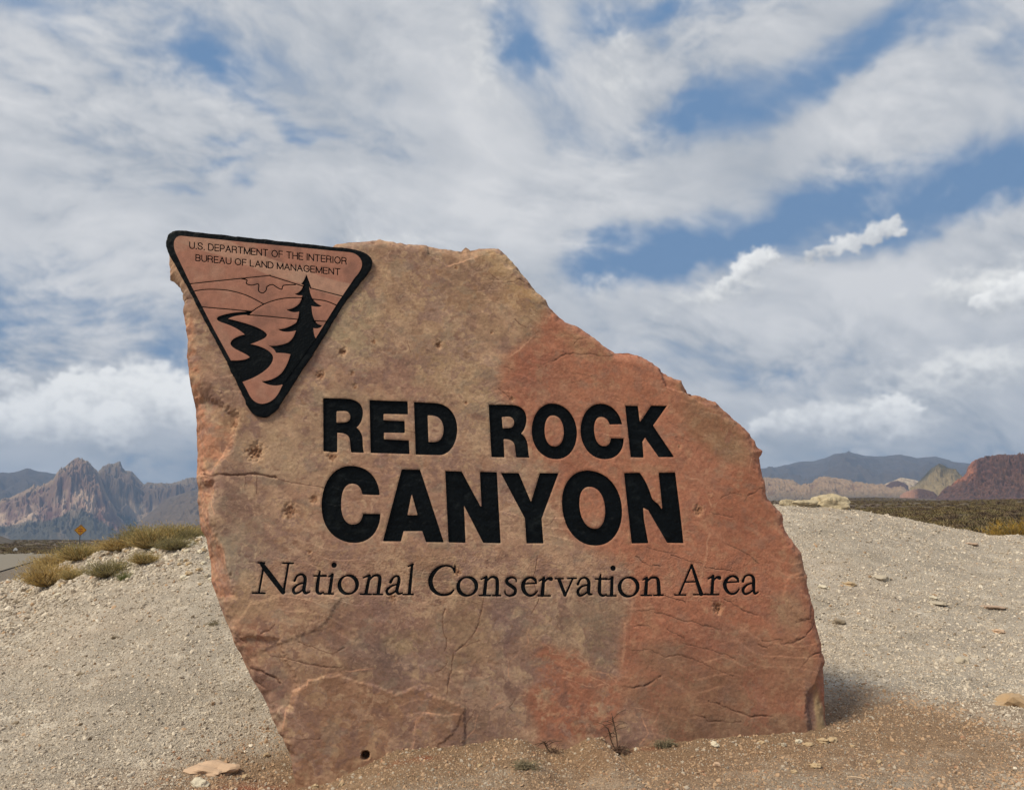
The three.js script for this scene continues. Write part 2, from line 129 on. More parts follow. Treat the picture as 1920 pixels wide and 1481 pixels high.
D.emb = {"outer":[[[-2.4841,4.1429],[-1.0847,4.0493],[-1.0575,4.0457],[-1.0309,4.0398],[-1.0053,4.0317],[-0.9814,4.0215],[-0.9598,4.0094],[-0.941,3.9955],
[-0.9258,3.9799],[-0.9145,3.9627],[-0.908,3.9441],[-0.9066,3.9242],[-0.9088,3.9118],[-0.9122,3.899],[-0.9169,3.8858],[-0.9227,3.8725],[-0.9295,3.859],[-0.937,3.8455],
[-0.9451,3.8321],[-0.9538,3.8188],[-0.9628,3.8058],[-0.972,3.7932],[-1.1299,3.5613],[-1.2968,3.2334],[-1.6119,2.6625],[-1.6217,2.6487],[-1.6321,2.6364],
[-1.6429,2.6256],[-1.6542,2.6162],[-1.6658,2.6082],[-1.6778,2.6017],[-1.6901,2.5966],[-1.7026,2.5929],[-1.7152,2.5906],[-1.728,2.5897],[-1.7435,2.5904],
[-1.7579,2.5932],[-1.7714,2.5981],[-1.7839,2.6048],[-1.7957,2.6134],[-1.8068,2.6236],[-1.8172,2.6355],[-1.8272,2.6489],[-1.8368,2.6638],[-1.846,2.6799],
[-2.0297,3.04],[-2.1846,3.3062],[-2.3845,3.6677],[-2.5471,3.9395],[-2.5583,3.9667],[-2.5663,3.9941],[-2.5708,4.021],[-2.5715,4.0468],[-2.5683,4.0709],[-2.5609,4.0926],
[-2.549,4.1113],[-2.5324,4.1263],[-2.5109,4.1371],[-2.4841,4.1429]]],"inner":[[[-2.4578,4.0897],[-1.0949,4.0133],[-1.0779,4.0107],[-1.0617,4.0057],[-1.0466,3.9986],
[-1.0328,3.9895],[-1.0207,3.9787],[-1.0104,3.9663],[-1.0023,3.9525],[-0.9965,3.9375],[-0.9933,3.9216],[-0.9929,3.9049],[-0.995,3.8901],[-0.9986,3.876],[-1.0035,3.8625],
[-1.0093,3.8495],[-1.016,3.8372],[-1.0231,3.8254],[-1.0306,3.8142],[-1.0381,3.8034],[-1.0454,3.7931],[-1.0522,3.7833],[-1.1799,3.5617],[-1.3411,3.2534],
[-1.5763,2.8642],[-1.5806,2.8555],[-1.5846,2.8467],[-1.5883,2.8381],[-1.5919,2.8296],[-1.5953,2.8212],[-1.5986,2.813],[-1.6019,2.805],[-1.6052,2.7972],[-1.6086,2.7898],
[-1.612,2.7826],[-1.6207,2.7676],[-1.6301,2.754],[-1.6403,2.7417],[-1.6512,2.7309],[-1.6628,2.7215],[-1.675,2.7136],[-1.6877,2.7071],[-1.701,2.702],[-1.7148,2.6984],
[-1.729,2.6963],[-1.746,2.6972],[-1.7617,2.7006],[-1.7762,2.7064],[-1.7895,2.7145],[-1.8019,2.7248],[-1.8135,2.7371],[-1.8244,2.7514],[-1.8347,2.7676],[-1.8445,2.7856],
[-1.854,2.8051],[-1.9935,3.0457],[-2.1531,3.3192],[-2.3515,3.6765],[-2.4831,3.9305],[-2.494,3.9552],[-2.5018,3.9789],[-2.5064,4.0012],[-2.508,4.0218],[-2.5067,4.0403],
[-2.5024,4.0565],[-2.4953,4.0698],[-2.4855,4.08],[-2.4729,4.0868],[-2.4578,4.0897]]],"road":[[[-1.8572,3.4591],[-1.8871,3.458],[-1.9171,3.4558],[-1.9467,3.4526],
[-1.9757,3.4484],[-2.0035,3.4434],[-2.0298,3.4377],[-2.054,3.4314],[-2.0759,3.4245],[-2.095,3.4173],[-2.1109,3.4097],[-2.1177,3.4046],[-2.1224,3.3994],[-2.1251,3.3941],
[-2.1256,3.3887],[-2.1239,3.3833],[-2.1199,3.3779],[-2.1136,3.3726],[-2.1049,3.3674],[-2.0937,3.3623],[-2.08,3.3574],[-2.0546,3.3495],[-2.0316,3.3413],[-2.0106,3.333],
[-1.9914,3.3244],[-1.9738,3.3154],[-1.9574,3.3061],[-1.9421,3.2962],[-1.9275,3.2859],[-1.9134,3.2749],[-1.8995,3.2634],[-1.9183,3.2585],[-1.9358,3.2524],
[-1.9518,3.2453],[-1.9661,3.2374],[-1.9786,3.2289],[-1.989,3.2199],[-1.9971,3.2106],[-2.0028,3.2013],[-2.0059,3.1921],[-2.0061,3.1831],[-2.0,3.1699],[-1.9892,3.158],
[-1.9748,3.1472],[-1.9576,3.1371],[-1.9386,3.1275],[-1.9188,3.1181],[-1.8991,3.1086],[-1.8803,3.0988],[-1.8635,3.0884],[-1.8496,3.077],[-1.8586,3.0688],
[-1.8705,3.0619],[-1.8848,3.0564],[-1.9015,3.052],[-1.9202,3.0487],[-1.9408,3.0464],[-1.9629,3.0449],[-1.9864,3.0442],[-2.011,3.044],[-2.0365,3.0444],[-1.9273,2.8605],
[-1.8867,2.8736],[-1.8476,2.8898],[-1.8105,2.9085],[-1.7762,2.9295],[-1.7454,2.9522],[-1.7187,2.9762],[-1.6969,3.0012],[-1.6807,3.0266],[-1.6707,3.052],
[-1.6677,3.0769],[-1.6719,3.094],[-1.6817,3.11],[-1.6963,3.1249],[-1.7147,3.1385],[-1.7359,3.1506],[-1.759,3.1611],[-1.783,3.17],[-1.807,3.1769],[-1.8299,3.182],
[-1.851,3.1848],[-1.8345,3.192],[-1.8173,3.1996],[-1.8001,3.2077],[-1.7833,3.2161],[-1.7677,3.2247],[-1.7537,3.2336],[-1.7421,3.2425],[-1.7333,3.2516],[-1.7281,3.2606],
[-1.727,3.2695],[-1.7377,3.285],[-1.7555,3.2998],[-1.7794,3.3139],[-1.8085,3.3273],[-1.8418,3.3401],[-1.8784,3.352],[-1.9174,3.3633],[-1.9577,3.3737],[-1.9986,3.3834],
[-2.0389,3.3922],[-2.0258,3.4001],[-2.0114,3.4069],[-1.9962,3.4129],[-1.9802,3.4179],[-1.9638,3.422],[-1.9472,3.4253],[-1.9305,3.4277],[-1.9141,3.4294],
[-1.8981,3.4303],[-1.8829,3.4305]]],"tree":[[[-1.4408,3.8025],[-1.4367,3.7899],[-1.4323,3.7776],[-1.4277,3.7656],[-1.4231,3.7538],[-1.4184,3.7422],[-1.4139,3.7307],
[-1.4095,3.7193],[-1.4053,3.7079],[-1.4014,3.6964],[-1.398,3.6848],[-1.4153,3.6927],[-1.4117,3.6736],[-1.4079,3.6567],[-1.4037,3.6417],[-1.3994,3.6285],
[-1.3949,3.6169],[-1.3905,3.6068],[-1.386,3.598],[-1.3817,3.5904],[-1.3777,3.5838],[-1.3739,3.5781],[-1.3667,3.5698],[-1.3596,3.5628],[-1.3526,3.5567],[-1.3456,3.5515],
[-1.3387,3.547],[-1.3317,3.5431],[-1.3248,3.5396],[-1.3179,3.5362],[-1.311,3.533],[-1.3041,3.5297],[-1.3124,3.5268],[-1.3208,3.5246],[-1.3291,3.5231],[-1.3375,3.5222],
[-1.346,3.5219],[-1.3544,3.5222],[-1.3629,3.5231],[-1.3714,3.5245],[-1.3799,3.5264],[-1.3885,3.5287],[-1.38,3.4684],[-1.3766,3.4545],[-1.3729,3.4417],[-1.3689,3.43],
[-1.3646,3.4193],[-1.36,3.4095],[-1.355,3.4006],[-1.3496,3.3926],[-1.3438,3.3855],[-1.3376,3.3792],[-1.3309,3.3737],[-1.2967,3.3605],[-1.3004,3.3543],[-1.3054,3.349],
[-1.3113,3.3446],[-1.318,3.3411],[-1.3254,3.3385],[-1.3332,3.3368],[-1.3413,3.336],[-1.3494,3.336],[-1.3574,3.3369],[-1.3651,3.3387],[-1.3635,3.3243],[-1.3615,3.311],
[-1.3591,3.2989],[-1.3564,3.2879],[-1.3534,3.2779],[-1.3502,3.2689],[-1.3468,3.2608],[-1.3433,3.2536],[-1.3397,3.2472],[-1.3362,3.2416],[-1.2805,3.2435],
[-1.5228,2.7791],[-1.5869,2.8582],[-1.5991,2.8534],[-1.6133,2.8499],[-1.629,2.848],[-1.6458,2.8476],[-1.6635,2.8489],[-1.6814,2.8519],[-1.6993,2.8567],[-1.7168,2.8634],
[-1.7334,2.872],[-1.7488,2.8827],[-1.7343,2.8822],[-1.719,2.8834],[-1.7032,2.8864],[-1.6871,2.8909],[-1.671,2.8971],[-1.6549,2.9048],[-1.6393,2.9141],[-1.6244,2.9248],
[-1.6103,2.937],[-1.5973,2.9506],[-1.586,2.9684],[-1.5761,2.986],[-1.5676,3.0035],[-1.5603,3.0206],[-1.5541,3.0372],[-1.5489,3.0534],[-1.5444,3.0689],[-1.5407,3.0836],
[-1.5375,3.0976],[-1.5346,3.1105],[-1.5465,3.1133],[-1.5585,3.1155],[-1.5706,3.1171],[-1.5827,3.1182],[-1.5946,3.1189],[-1.6062,3.1192],[-1.6175,3.1193],
[-1.6284,3.1192],[-1.6386,3.1189],[-1.6482,3.1186],[-1.6515,3.127],[-1.6559,3.1347],[-1.6611,3.1417],[-1.667,3.1482],[-1.6736,3.1541],[-1.6806,3.1596],[-1.688,3.1647],
[-1.6956,3.1693],[-1.7032,3.1737],[-1.7107,3.1778],[-1.6933,3.1767],[-1.6757,3.1769],[-1.6582,3.1784],[-1.6409,3.181],[-1.6241,3.1846],[-1.6081,3.1888],
[-1.5931,3.1937],[-1.5793,3.199],[-1.567,3.2046],[-1.5564,3.2102],[-1.5448,3.2213],[-1.5353,3.2323],[-1.5276,3.2431],[-1.5214,3.2538],[-1.5164,3.2644],[-1.5124,3.2747],
[-1.5091,3.2848],[-1.5063,3.2946],[-1.5036,3.3041],[-1.5009,3.3134],[-1.516,3.308],[-1.5319,3.3038],[-1.5481,3.3007],[-1.5644,3.299],[-1.5804,3.2986],[-1.5958,3.2996],
[-1.6103,3.3022],[-1.6236,3.3064],[-1.6353,3.3124],[-1.6451,3.3201],[-1.6298,3.32],[-1.6139,3.3222],[-1.5977,3.3263],[-1.5816,3.3318],[-1.5659,3.3387],[-1.5509,3.3463],
[-1.5369,3.3546],[-1.5243,3.363],[-1.5132,3.3713],[-1.5042,3.3792],[-1.5,3.3898],[-1.4965,3.3998],[-1.4935,3.4094],[-1.491,3.4187],[-1.489,3.4279],[-1.4874,3.437],
[-1.4862,3.4463],[-1.4853,3.4558],[-1.4848,3.4658],[-1.4845,3.4763],[-1.4938,3.4723],[-1.5038,3.4696],[-1.5143,3.4681],[-1.5252,3.4679],[-1.5363,3.4688],
[-1.5474,3.471],[-1.5583,3.4742],[-1.5688,3.4785],[-1.5787,3.4839],[-1.5879,3.4903],[-1.576,3.4906],[-1.5641,3.4927],[-1.5523,3.4962],[-1.5407,3.5011],[-1.5295,3.5072],
[-1.5188,3.5143],[-1.5089,3.5222],[-1.4998,3.5308],[-1.4917,3.5398],[-1.4848,3.5491],[-1.4813,3.5565],[-1.4782,3.5639],[-1.4755,3.5712],[-1.4732,3.5784],
[-1.4712,3.5854],[-1.4695,3.5922],[-1.4681,3.5988],[-1.467,3.6052],[-1.4662,3.6112],[-1.4657,3.6169],[-1.4724,3.6158],[-1.479,3.615],[-1.4857,3.6148],[-1.4922,3.615],
[-1.4986,3.6157],[-1.5049,3.6168],[-1.511,3.6185],[-1.5169,3.6206],[-1.5225,3.6233],[-1.5279,3.6265],[-1.5182,3.6294],[-1.5089,3.6338],[-1.5001,3.6394],
[-1.4921,3.6463],[-1.4847,3.6543],[-1.4781,3.6634],[-1.4724,3.6735],[-1.4676,3.6845],[-1.4638,3.6964],[-1.4612,3.709],[-1.4817,3.7143],[-1.4757,3.7221],
[-1.4702,3.7303],[-1.4654,3.7387],[-1.461,3.7473],[-1.457,3.7562],[-1.4533,3.7653],[-1.45,3.7744],[-1.4468,3.7837],[-1.4438,3.7931],[-1.4408,3.8025]]],"lines":[[[[-2.3698,3.6744,0.0043],
[-2.0836,3.7213,0.0043],[-1.7542,3.7731,0.0043],[-1.7205,3.771,0.0043],[-1.4582,3.6944,0.0043]]],[[[-1.4069,3.6832,0.0043],[-1.1149,3.6159,0.0043]]],[[[-1.9522,3.7383,0.0043],
[-1.913,3.7303,0.0043],[-1.9142,3.6985,0.0043],[-1.8713,3.6858,0.0043],[-1.8188,3.6979,0.0043],[-1.8154,3.642,0.0043],[-1.7842,3.6215,0.0043],[-1.7578,3.6445,0.0043],
[-1.7489,3.6815,0.0043],[-1.7074,3.698,0.0043],[-1.6728,3.6776,0.0043],[-1.6328,3.661,0.0043],[-1.619,3.6959,0.0043],[-1.5264,3.7061,0.0043]]],[[[-2.327,3.6125,0.0043],
[-2.263,3.6285,0.0043],[-2.1872,3.6367,0.0043],[-2.0555,3.634,0.0043],[-1.91,3.5979,0.0043],[-1.7676,3.5277,0.0043]]],[[[-1.8778,3.4367,0.0043],[-1.8259,3.4868,0.0043],
[-1.7407,3.5409,0.0043],[-1.6317,3.5794,0.0043],[-1.5429,3.5917,0.0043],[-1.4647,3.5962,0.0043]]],[[[-1.3799,3.5864,0.0043],[-1.2721,3.5738,0.0043],[-1.1628,3.5306,0.0043]]],
[[[-2.2575,3.4849,0.0043],[-1.8573,3.4615,0.0043]]],[[[-1.8883,3.4303,0.0043],[-1.7339,3.4244,0.0043],[-1.4833,3.4064,0.0043]]],[[[-1.3657,3.4001,0.0043],
[-1.2309,3.3979,0.0043]]]],"text":[[[[-2.3857,4.0403,0.0042],[-2.3827,4.0026,0.0042],[-2.3768,3.989,0.0042],[-2.3624,3.9826,0.0042],[-2.3488,3.9873,0.0042],
[-2.345,4.0002,0.0042],[-2.348,4.0379,0.0042]]],[[[-2.3297,3.9817,0.0054],[-2.3297,3.9822,0.0054]]],[[[-2.2849,4.0197,0.0042],[-2.2896,4.0305,0.0042],[-2.3026,4.0363,0.0042],
[-2.3148,4.032,0.0042],[-2.3174,4.0217,0.0042],[-2.3113,4.0119,0.0042],[-2.2905,4.004,0.0042],[-2.2825,3.9942,0.0042],[-2.286,3.9828,0.0042],[-2.2982,3.9786,0.0042],
[-2.3121,3.9844,0.0042],[-2.3169,3.9963,0.0042]]],[[[-2.2668,3.9777,0.0054],[-2.2669,3.9783,0.0054]]],[[[-2.2325,3.9756,0.0042],[-2.2366,4.0311,0.0042],
[-2.2171,4.0299,0.0042],[-2.203,4.0213,0.0042],[-2.1957,4.0009,0.0042],[-2.2001,3.9813,0.0042],[-2.2131,3.9744,0.0042],[-2.2325,3.9756,0.0042]]],[[[-2.1549,4.0261,0.0042],
[-2.186,4.028,0.0042],[-2.182,3.9725,0.0042],[-2.151,3.9705,0.0042]],[[-2.1841,4.0013,0.0042],[-2.1559,3.9996,0.0042]]],[[[-2.1393,3.9698,0.0042],[-2.1432,4.0254,0.0042],
[-2.1228,4.0241,0.0042],[-2.1126,4.0179,0.0042],[-2.11,4.0078,0.0042],[-2.1112,3.9979,0.0042],[-2.1206,3.9935,0.0042],[-2.1411,3.9948,0.0042]]],[[[-2.0955,3.9671,0.0042],
[-2.0799,4.0215,0.0042],[-2.0565,3.9646,0.0042]],[[-2.0896,3.9866,0.0042],[-2.0652,3.9851,0.0042]]],[[[-2.0448,3.9639,0.0042],[-2.0486,4.0195,0.0042],[-2.0261,4.0182,0.0042],
[-2.016,4.012,0.0042],[-2.0134,4.0029,0.0042],[-2.0148,3.9942,0.0042],[-2.0243,3.9903,0.0042],[-2.0467,3.9917,0.0042]],[[-2.0243,3.9903,0.0042],[-2.0161,3.9854,0.0042],
[-2.0129,3.973,0.0042],[-2.0097,3.9617,0.0042]]],[[[-2.0007,4.0166,0.0042],[-1.9635,4.0143,0.0042]],[[-1.9821,4.0155,0.0042],[-1.9784,3.9598,0.0042]]],[[[-1.9481,3.9579,0.0042],
[-1.9517,4.0136,0.0042],[-1.9257,3.9576,0.0042],[-1.9066,4.0108,0.0042],[-1.9031,3.955,0.0042]]],[[[-1.8633,4.0082,0.0042],[-1.8948,4.0101,0.0042],[-1.8913,3.9543,0.0042],
[-1.8599,3.9524,0.0042]],[[-1.8931,3.9833,0.0042],[-1.8646,3.9815,0.0042]]],[[[-1.8481,3.9516,0.0042],[-1.8515,4.0074,0.0042],[-1.8098,3.9492,0.0042],[-1.8131,4.0051,0.0042]]],
[[[-1.8013,4.0044,0.0042],[-1.7638,4.002,0.0042]],[[-1.7826,4.0032,0.0042],[-1.7793,3.9473,0.0042]]],[[[-1.7081,3.9997,0.0042],[-1.6913,3.9909,0.0042],[-1.6832,3.9692,0.0042],
[-1.6889,3.9484,0.0042],[-1.7048,3.9416,0.0042],[-1.7215,3.9504,0.0042],[-1.7296,3.9721,0.0042],[-1.7239,3.9929,0.0042],[-1.7081,3.9997,0.0042]]],[[[-1.6698,3.9405,0.0042],
[-1.6729,3.9965,0.0042],[-1.6432,3.9946,0.0042]],[[-1.6714,3.9696,0.0042],[-1.6447,3.9679,0.0042]]],[[[-1.6104,3.9926,0.0042],[-1.5727,3.9903,0.0042]],[[-1.5916,3.9915,0.0042],
[-1.5886,3.9354,0.0042]]],[[[-1.5579,3.9335,0.0042],[-1.5608,3.9896,0.0042]],[[-1.5202,3.9312,0.0042],[-1.523,3.9873,0.0042]],[[-1.5594,3.9626,0.0042],[-1.5216,3.9603,0.0042]]],
[[[-1.4792,3.9846,0.0042],[-1.511,3.9865,0.0042],[-1.5082,3.9304,0.0042],[-1.4764,3.9284,0.0042]],[[-1.5097,3.9596,0.0042],[-1.4808,3.9578,0.0042]]],[[[-1.4416,3.9262,0.0042],
[-1.4443,3.9824,0.0042]]],[[[-1.4276,3.9254,0.0042],[-1.4303,3.9816,0.0042],[-1.3887,3.923,0.0042],[-1.3913,3.9792,0.0042]]],[[[-1.3793,3.9784,0.0042],[-1.3413,3.9761,0.0042]],
[[-1.3603,3.9773,0.0042],[-1.3578,3.921,0.0042]]],[[[-1.2972,3.9734,0.0042],[-1.3293,3.9754,0.0042],[-1.3268,3.9191,0.0042],[-1.2948,3.9171,0.0042]],[[-1.3281,3.9483,0.0042],
[-1.299,3.9465,0.0042]]],[[[-1.2828,3.9163,0.0042],[-1.2851,3.9726,0.0042],[-1.262,3.9712,0.0042],[-1.2518,3.965,0.0042],[-1.2494,3.9558,0.0042],[-1.251,3.9469,0.0042],
[-1.2609,3.943,0.0042],[-1.2839,3.9445,0.0042]],[[-1.2609,3.943,0.0042],[-1.2527,3.938,0.0042],[-1.2496,3.9255,0.0042],[-1.2467,3.9141,0.0042]]],[[[-1.2316,3.9131,0.0042],
[-1.2339,3.9695,0.0042]]],[[[-1.1962,3.9683,0.0042],[-1.1793,3.9594,0.0042],[-1.1714,3.9375,0.0042],[-1.1777,3.9165,0.0042],[-1.1939,3.9097,0.0042],[-1.2108,3.9186,0.0042],
[-1.2187,3.9404,0.0042],[-1.2125,3.9614,0.0042],[-1.1962,3.9683,0.0042]]],[[[-1.1583,3.9086,0.0042],[-1.1604,3.965,0.0042],[-1.1372,3.9636,0.0042],[-1.1269,3.9573,0.0042],
[-1.1246,3.9481,0.0042],[-1.1263,3.9392,0.0042],[-1.1362,3.9353,0.0042],[-1.1594,3.9367,0.0042]],[[-1.1362,3.9353,0.0042],[-1.128,3.9303,0.0042],[-1.125,3.9177,0.0042],
[-1.122,3.9063,0.0042]]],[[[-2.3247,3.8784,0.0042],[-2.3288,3.9309,0.0042],[-2.3082,3.9297,0.0042],[-2.298,3.9249,0.0042],[-2.2954,3.9163,0.0042],[-2.2977,3.9081,0.0042],
[-2.3063,3.905,0.0042],[-2.3268,3.9062,0.0042]],[[-2.3063,3.905,0.0042],[-2.2942,3.8995,0.0042],[-2.2915,3.8899,0.0042],[-2.2946,3.8797,0.0042],[-2.3041,3.8771,0.0042],
[-2.3247,3.8784,0.0042]]],[[[-2.2827,3.9282,0.0042],[-2.28,3.8924,0.0042],[-2.2741,3.8795,0.0042],[-2.2595,3.8733,0.0042],[-2.2457,3.8777,0.0042],[-2.2417,3.89,0.0042],
[-2.2444,3.9259,0.0042]]],[[[-2.2287,3.8725,0.0042],[-2.2326,3.9251,0.0042],[-2.21,3.9238,0.0042],[-2.1998,3.9179,0.0042],[-2.1972,3.9094,0.0042],[-2.1985,3.901,0.0042],
[-2.208,3.8974,0.0042],[-2.2306,3.8988,0.0042]],[[-2.208,3.8974,0.0042],[-2.1999,3.8927,0.0042],[-2.1966,3.881,0.0042],[-2.1934,3.8703,0.0042]]],[[[-2.1529,3.9203,0.0042],
[-2.1844,3.9222,0.0042],[-2.1806,3.8695,0.0042],[-2.1491,3.8676,0.0042]],[[-2.1826,3.8969,0.0042],[-2.154,3.8952,0.0042]]],[[[-2.1373,3.8669,0.0042],[-2.1213,3.9184,0.0042],
[-2.0979,3.8645,0.0042]],[[-2.1313,3.8854,0.0042],[-2.1066,3.8839,0.0042]]],[[[-2.0897,3.9165,0.0042],[-2.0872,3.8806,0.0042],[-2.0814,3.8677,0.0042],[-2.0668,3.8615,0.0042],
[-2.0528,3.8659,0.0042],[-2.0487,3.8783,0.0042],[-2.0512,3.9142,0.0042]]],[[[-1.9953,3.9119,0.0042],[-1.9784,3.9035,0.0042],[-1.9702,3.883,0.0042],[-1.9758,3.8633,0.0042],
[-1.9917,3.8569,0.0042],[-2.0085,3.8653,0.0042],[-2.0167,3.8858,0.0042],[-2.0111,3.9055,0.0042],[-1.9953,3.9119,0.0042]]],[[[-1.9566,3.8558,0.0042],[-1.96,3.9087,0.0042],
[-1.9302,3.9069,0.0042]],[[-1.9584,3.8833,0.0042],[-1.9316,3.8817,0.0042]]],[[[-1.8974,3.9049,0.0042],[-1.8941,3.852,0.0042],[-1.8653,3.8503,0.0042]]],[[[-1.8534,3.8495,0.0042],
[-1.8367,3.9013,0.0042],[-1.8136,3.8471,0.0042]],[[-1.8471,3.8681,0.0042],[-1.8222,3.8666,0.0042]]],[[[-1.8016,3.8464,0.0042],[-1.8048,3.8994,0.0042],[-1.7627,3.844,0.0042],
[-1.7658,3.897,0.0042]]],[[[-1.7508,3.8432,0.0042],[-1.7538,3.8963,0.0042],[-1.7338,3.8951,0.0042],[-1.7194,3.8868,0.0042],[-1.7123,3.8673,0.0042],[-1.7172,3.8486,0.0042],
[-1.7308,3.842,0.0042],[-1.7508,3.8432,0.0042]]],[[[-1.6778,3.8388,0.0042],[-1.6808,3.8919,0.0042],[-1.6549,3.8384,0.0042],[-1.6346,3.8891,0.0042],[-1.6318,3.836,0.0042]]],
[[[-1.6197,3.8352,0.0042],[-1.6025,3.8872,0.0042],[-1.5796,3.8328,0.0042]],[[-1.6132,3.8539,0.0042],[-1.5881,3.8523,0.0042]]],[[[-1.5676,3.832,0.0042],[-1.5703,3.8852,0.0042],
[-1.5284,3.8296,0.0042],[-1.5311,3.8829,0.0042]]],[[[-1.5163,3.8289,0.0042],[-1.4988,3.8809,0.0042],[-1.476,3.8264,0.0042]],[[-1.5097,3.8476,0.0042],[-1.4845,3.846,0.0042]]],
[[[-1.4234,3.8615,0.0042],[-1.4289,3.8724,0.0042],[-1.4433,3.8786,0.0042],[-1.4596,3.8722,0.0042],[-1.4652,3.8523,0.0042],[-1.4577,3.8317,0.0042],[-1.4407,3.8232,0.0042],
[-1.4278,3.8277,0.0042],[-1.4218,3.839,0.0042],[-1.4223,3.8486,0.0042],[-1.4399,3.8497,0.0042]]],[[[-1.3785,3.8737,0.0042],[-1.4109,3.8756,0.0042],[-1.4084,3.8223,0.0042],
[-1.3761,3.8203,0.0042]],[[-1.4097,3.85,0.0042],[-1.3804,3.8482,0.0042]]],[[[-1.364,3.8196,0.0042],[-1.3664,3.8729,0.0042],[-1.3407,3.8192,0.0042],[-1.3197,3.8701,0.0042],
[-1.3174,3.8167,0.0042]]],[[[-1.275,3.8674,0.0042],[-1.3075,3.8694,0.0042],[-1.3052,3.816,0.0042],[-1.2728,3.814,0.0042]],[[-1.3064,3.8437,0.0042],[-1.277,3.8419,0.0042]]],
[[[-1.2606,3.8132,0.0042],[-1.2628,3.8667,0.0042],[-1.221,3.8108,0.0042],[-1.2231,3.8643,0.0042]]],[[[-1.2109,3.8636,0.0042],[-1.1722,3.8612,0.0042]],[[-1.1916,3.8624,0.0042],
[-1.1894,3.8089,0.0042]]]]};
D.outline = [[-1.3358,-0.1298],[-1.3688,-0.0027],[-1.384,0.0703],[-1.448,0.2],[-1.4892,0.2562],[-1.5538,0.3872],[-1.6179,0.5005],[-1.7015,0.6148],[-1.7754,0.7455],
[-1.8502,0.8812],[-1.8956,0.9785],[-1.953,1.0765],[-1.9989,1.1749],[-2.0437,1.2541],[-2.0769,1.3335],[-2.0936,1.4532],[-2.1184,1.5739],[-2.1408,1.663],[-2.1859,1.7362],
[-2.2113,1.8591],[-2.2289,1.983],[-2.2346,2.1081],[-2.2531,2.1919],[-2.255,2.3189],[-2.269,2.4468],[-2.2865,2.6192],[-2.3124,2.7933],[-2.3345,2.9696],[-2.3574,3.103],
[-2.3598,3.2382],[-2.3854,3.351],[-2.4112,3.4646],[-2.4037,3.5804],[-2.4099,3.6402],[-2.4654,3.7585],[-2.5122,3.8685],[-2.542,3.9753],[-2.5319,4.0564],[-2.4543,4.0891],
[-1.7885,4.076],[-1.2625,4.0936],[-1.2105,4.1256],[-1.1312,4.1493],[-0.9525,4.1686],[-0.8403,4.1894],[-0.7037,4.162],[-0.4526,4.1553],[-0.2685,4.1401],[-0.1529,4.1261],
[-0.1113,4.1681],[-0.0741,4.1351],[-0.0136,4.1532],[0.1734,4.1629],[0.2434,4.1013],[0.3131,4.0199],[0.4287,3.8765],[0.5206,3.7574],[0.6121,3.6388],[0.681,3.5684],
[0.7499,3.5079],[0.8663,3.4686],[0.9587,3.409],[1.0735,3.3164],[1.1888,3.2432],[1.3076,3.2471],[1.4252,3.2171],[1.5174,3.1526],[1.5853,3.0827],[1.679,3.0471],
[1.7731,3.0162],[1.8159,2.9315],[1.8234,2.8984],[1.9559,2.8684],[2.0594,2.8329],[2.0947,2.7863],[2.185,2.7032],[2.3199,2.5741],[2.3848,2.4816],[2.4051,2.4353],
[2.4551,2.3989],[2.4158,2.3334],[2.4272,2.2413],[2.4366,2.1269],[2.463,1.9908],[2.5286,1.9234],[2.5702,1.8561],[2.6034,1.6998],[2.6663,1.611],[2.7216,1.5447],
[2.7345,1.4348],[2.7495,1.3473],[2.7554,1.2172],[2.7799,1.088],[2.7996,0.9598],[2.8238,0.8327],[2.8339,0.7067],[2.8439,0.5818],[2.8357,0.4174],[2.8233,0.2146],
[2.8287,0.094],[2.8212,-0.1436],[2.7627,-0.6049],[0.4032,-0.6487],[-1.2389,-0.5741]];
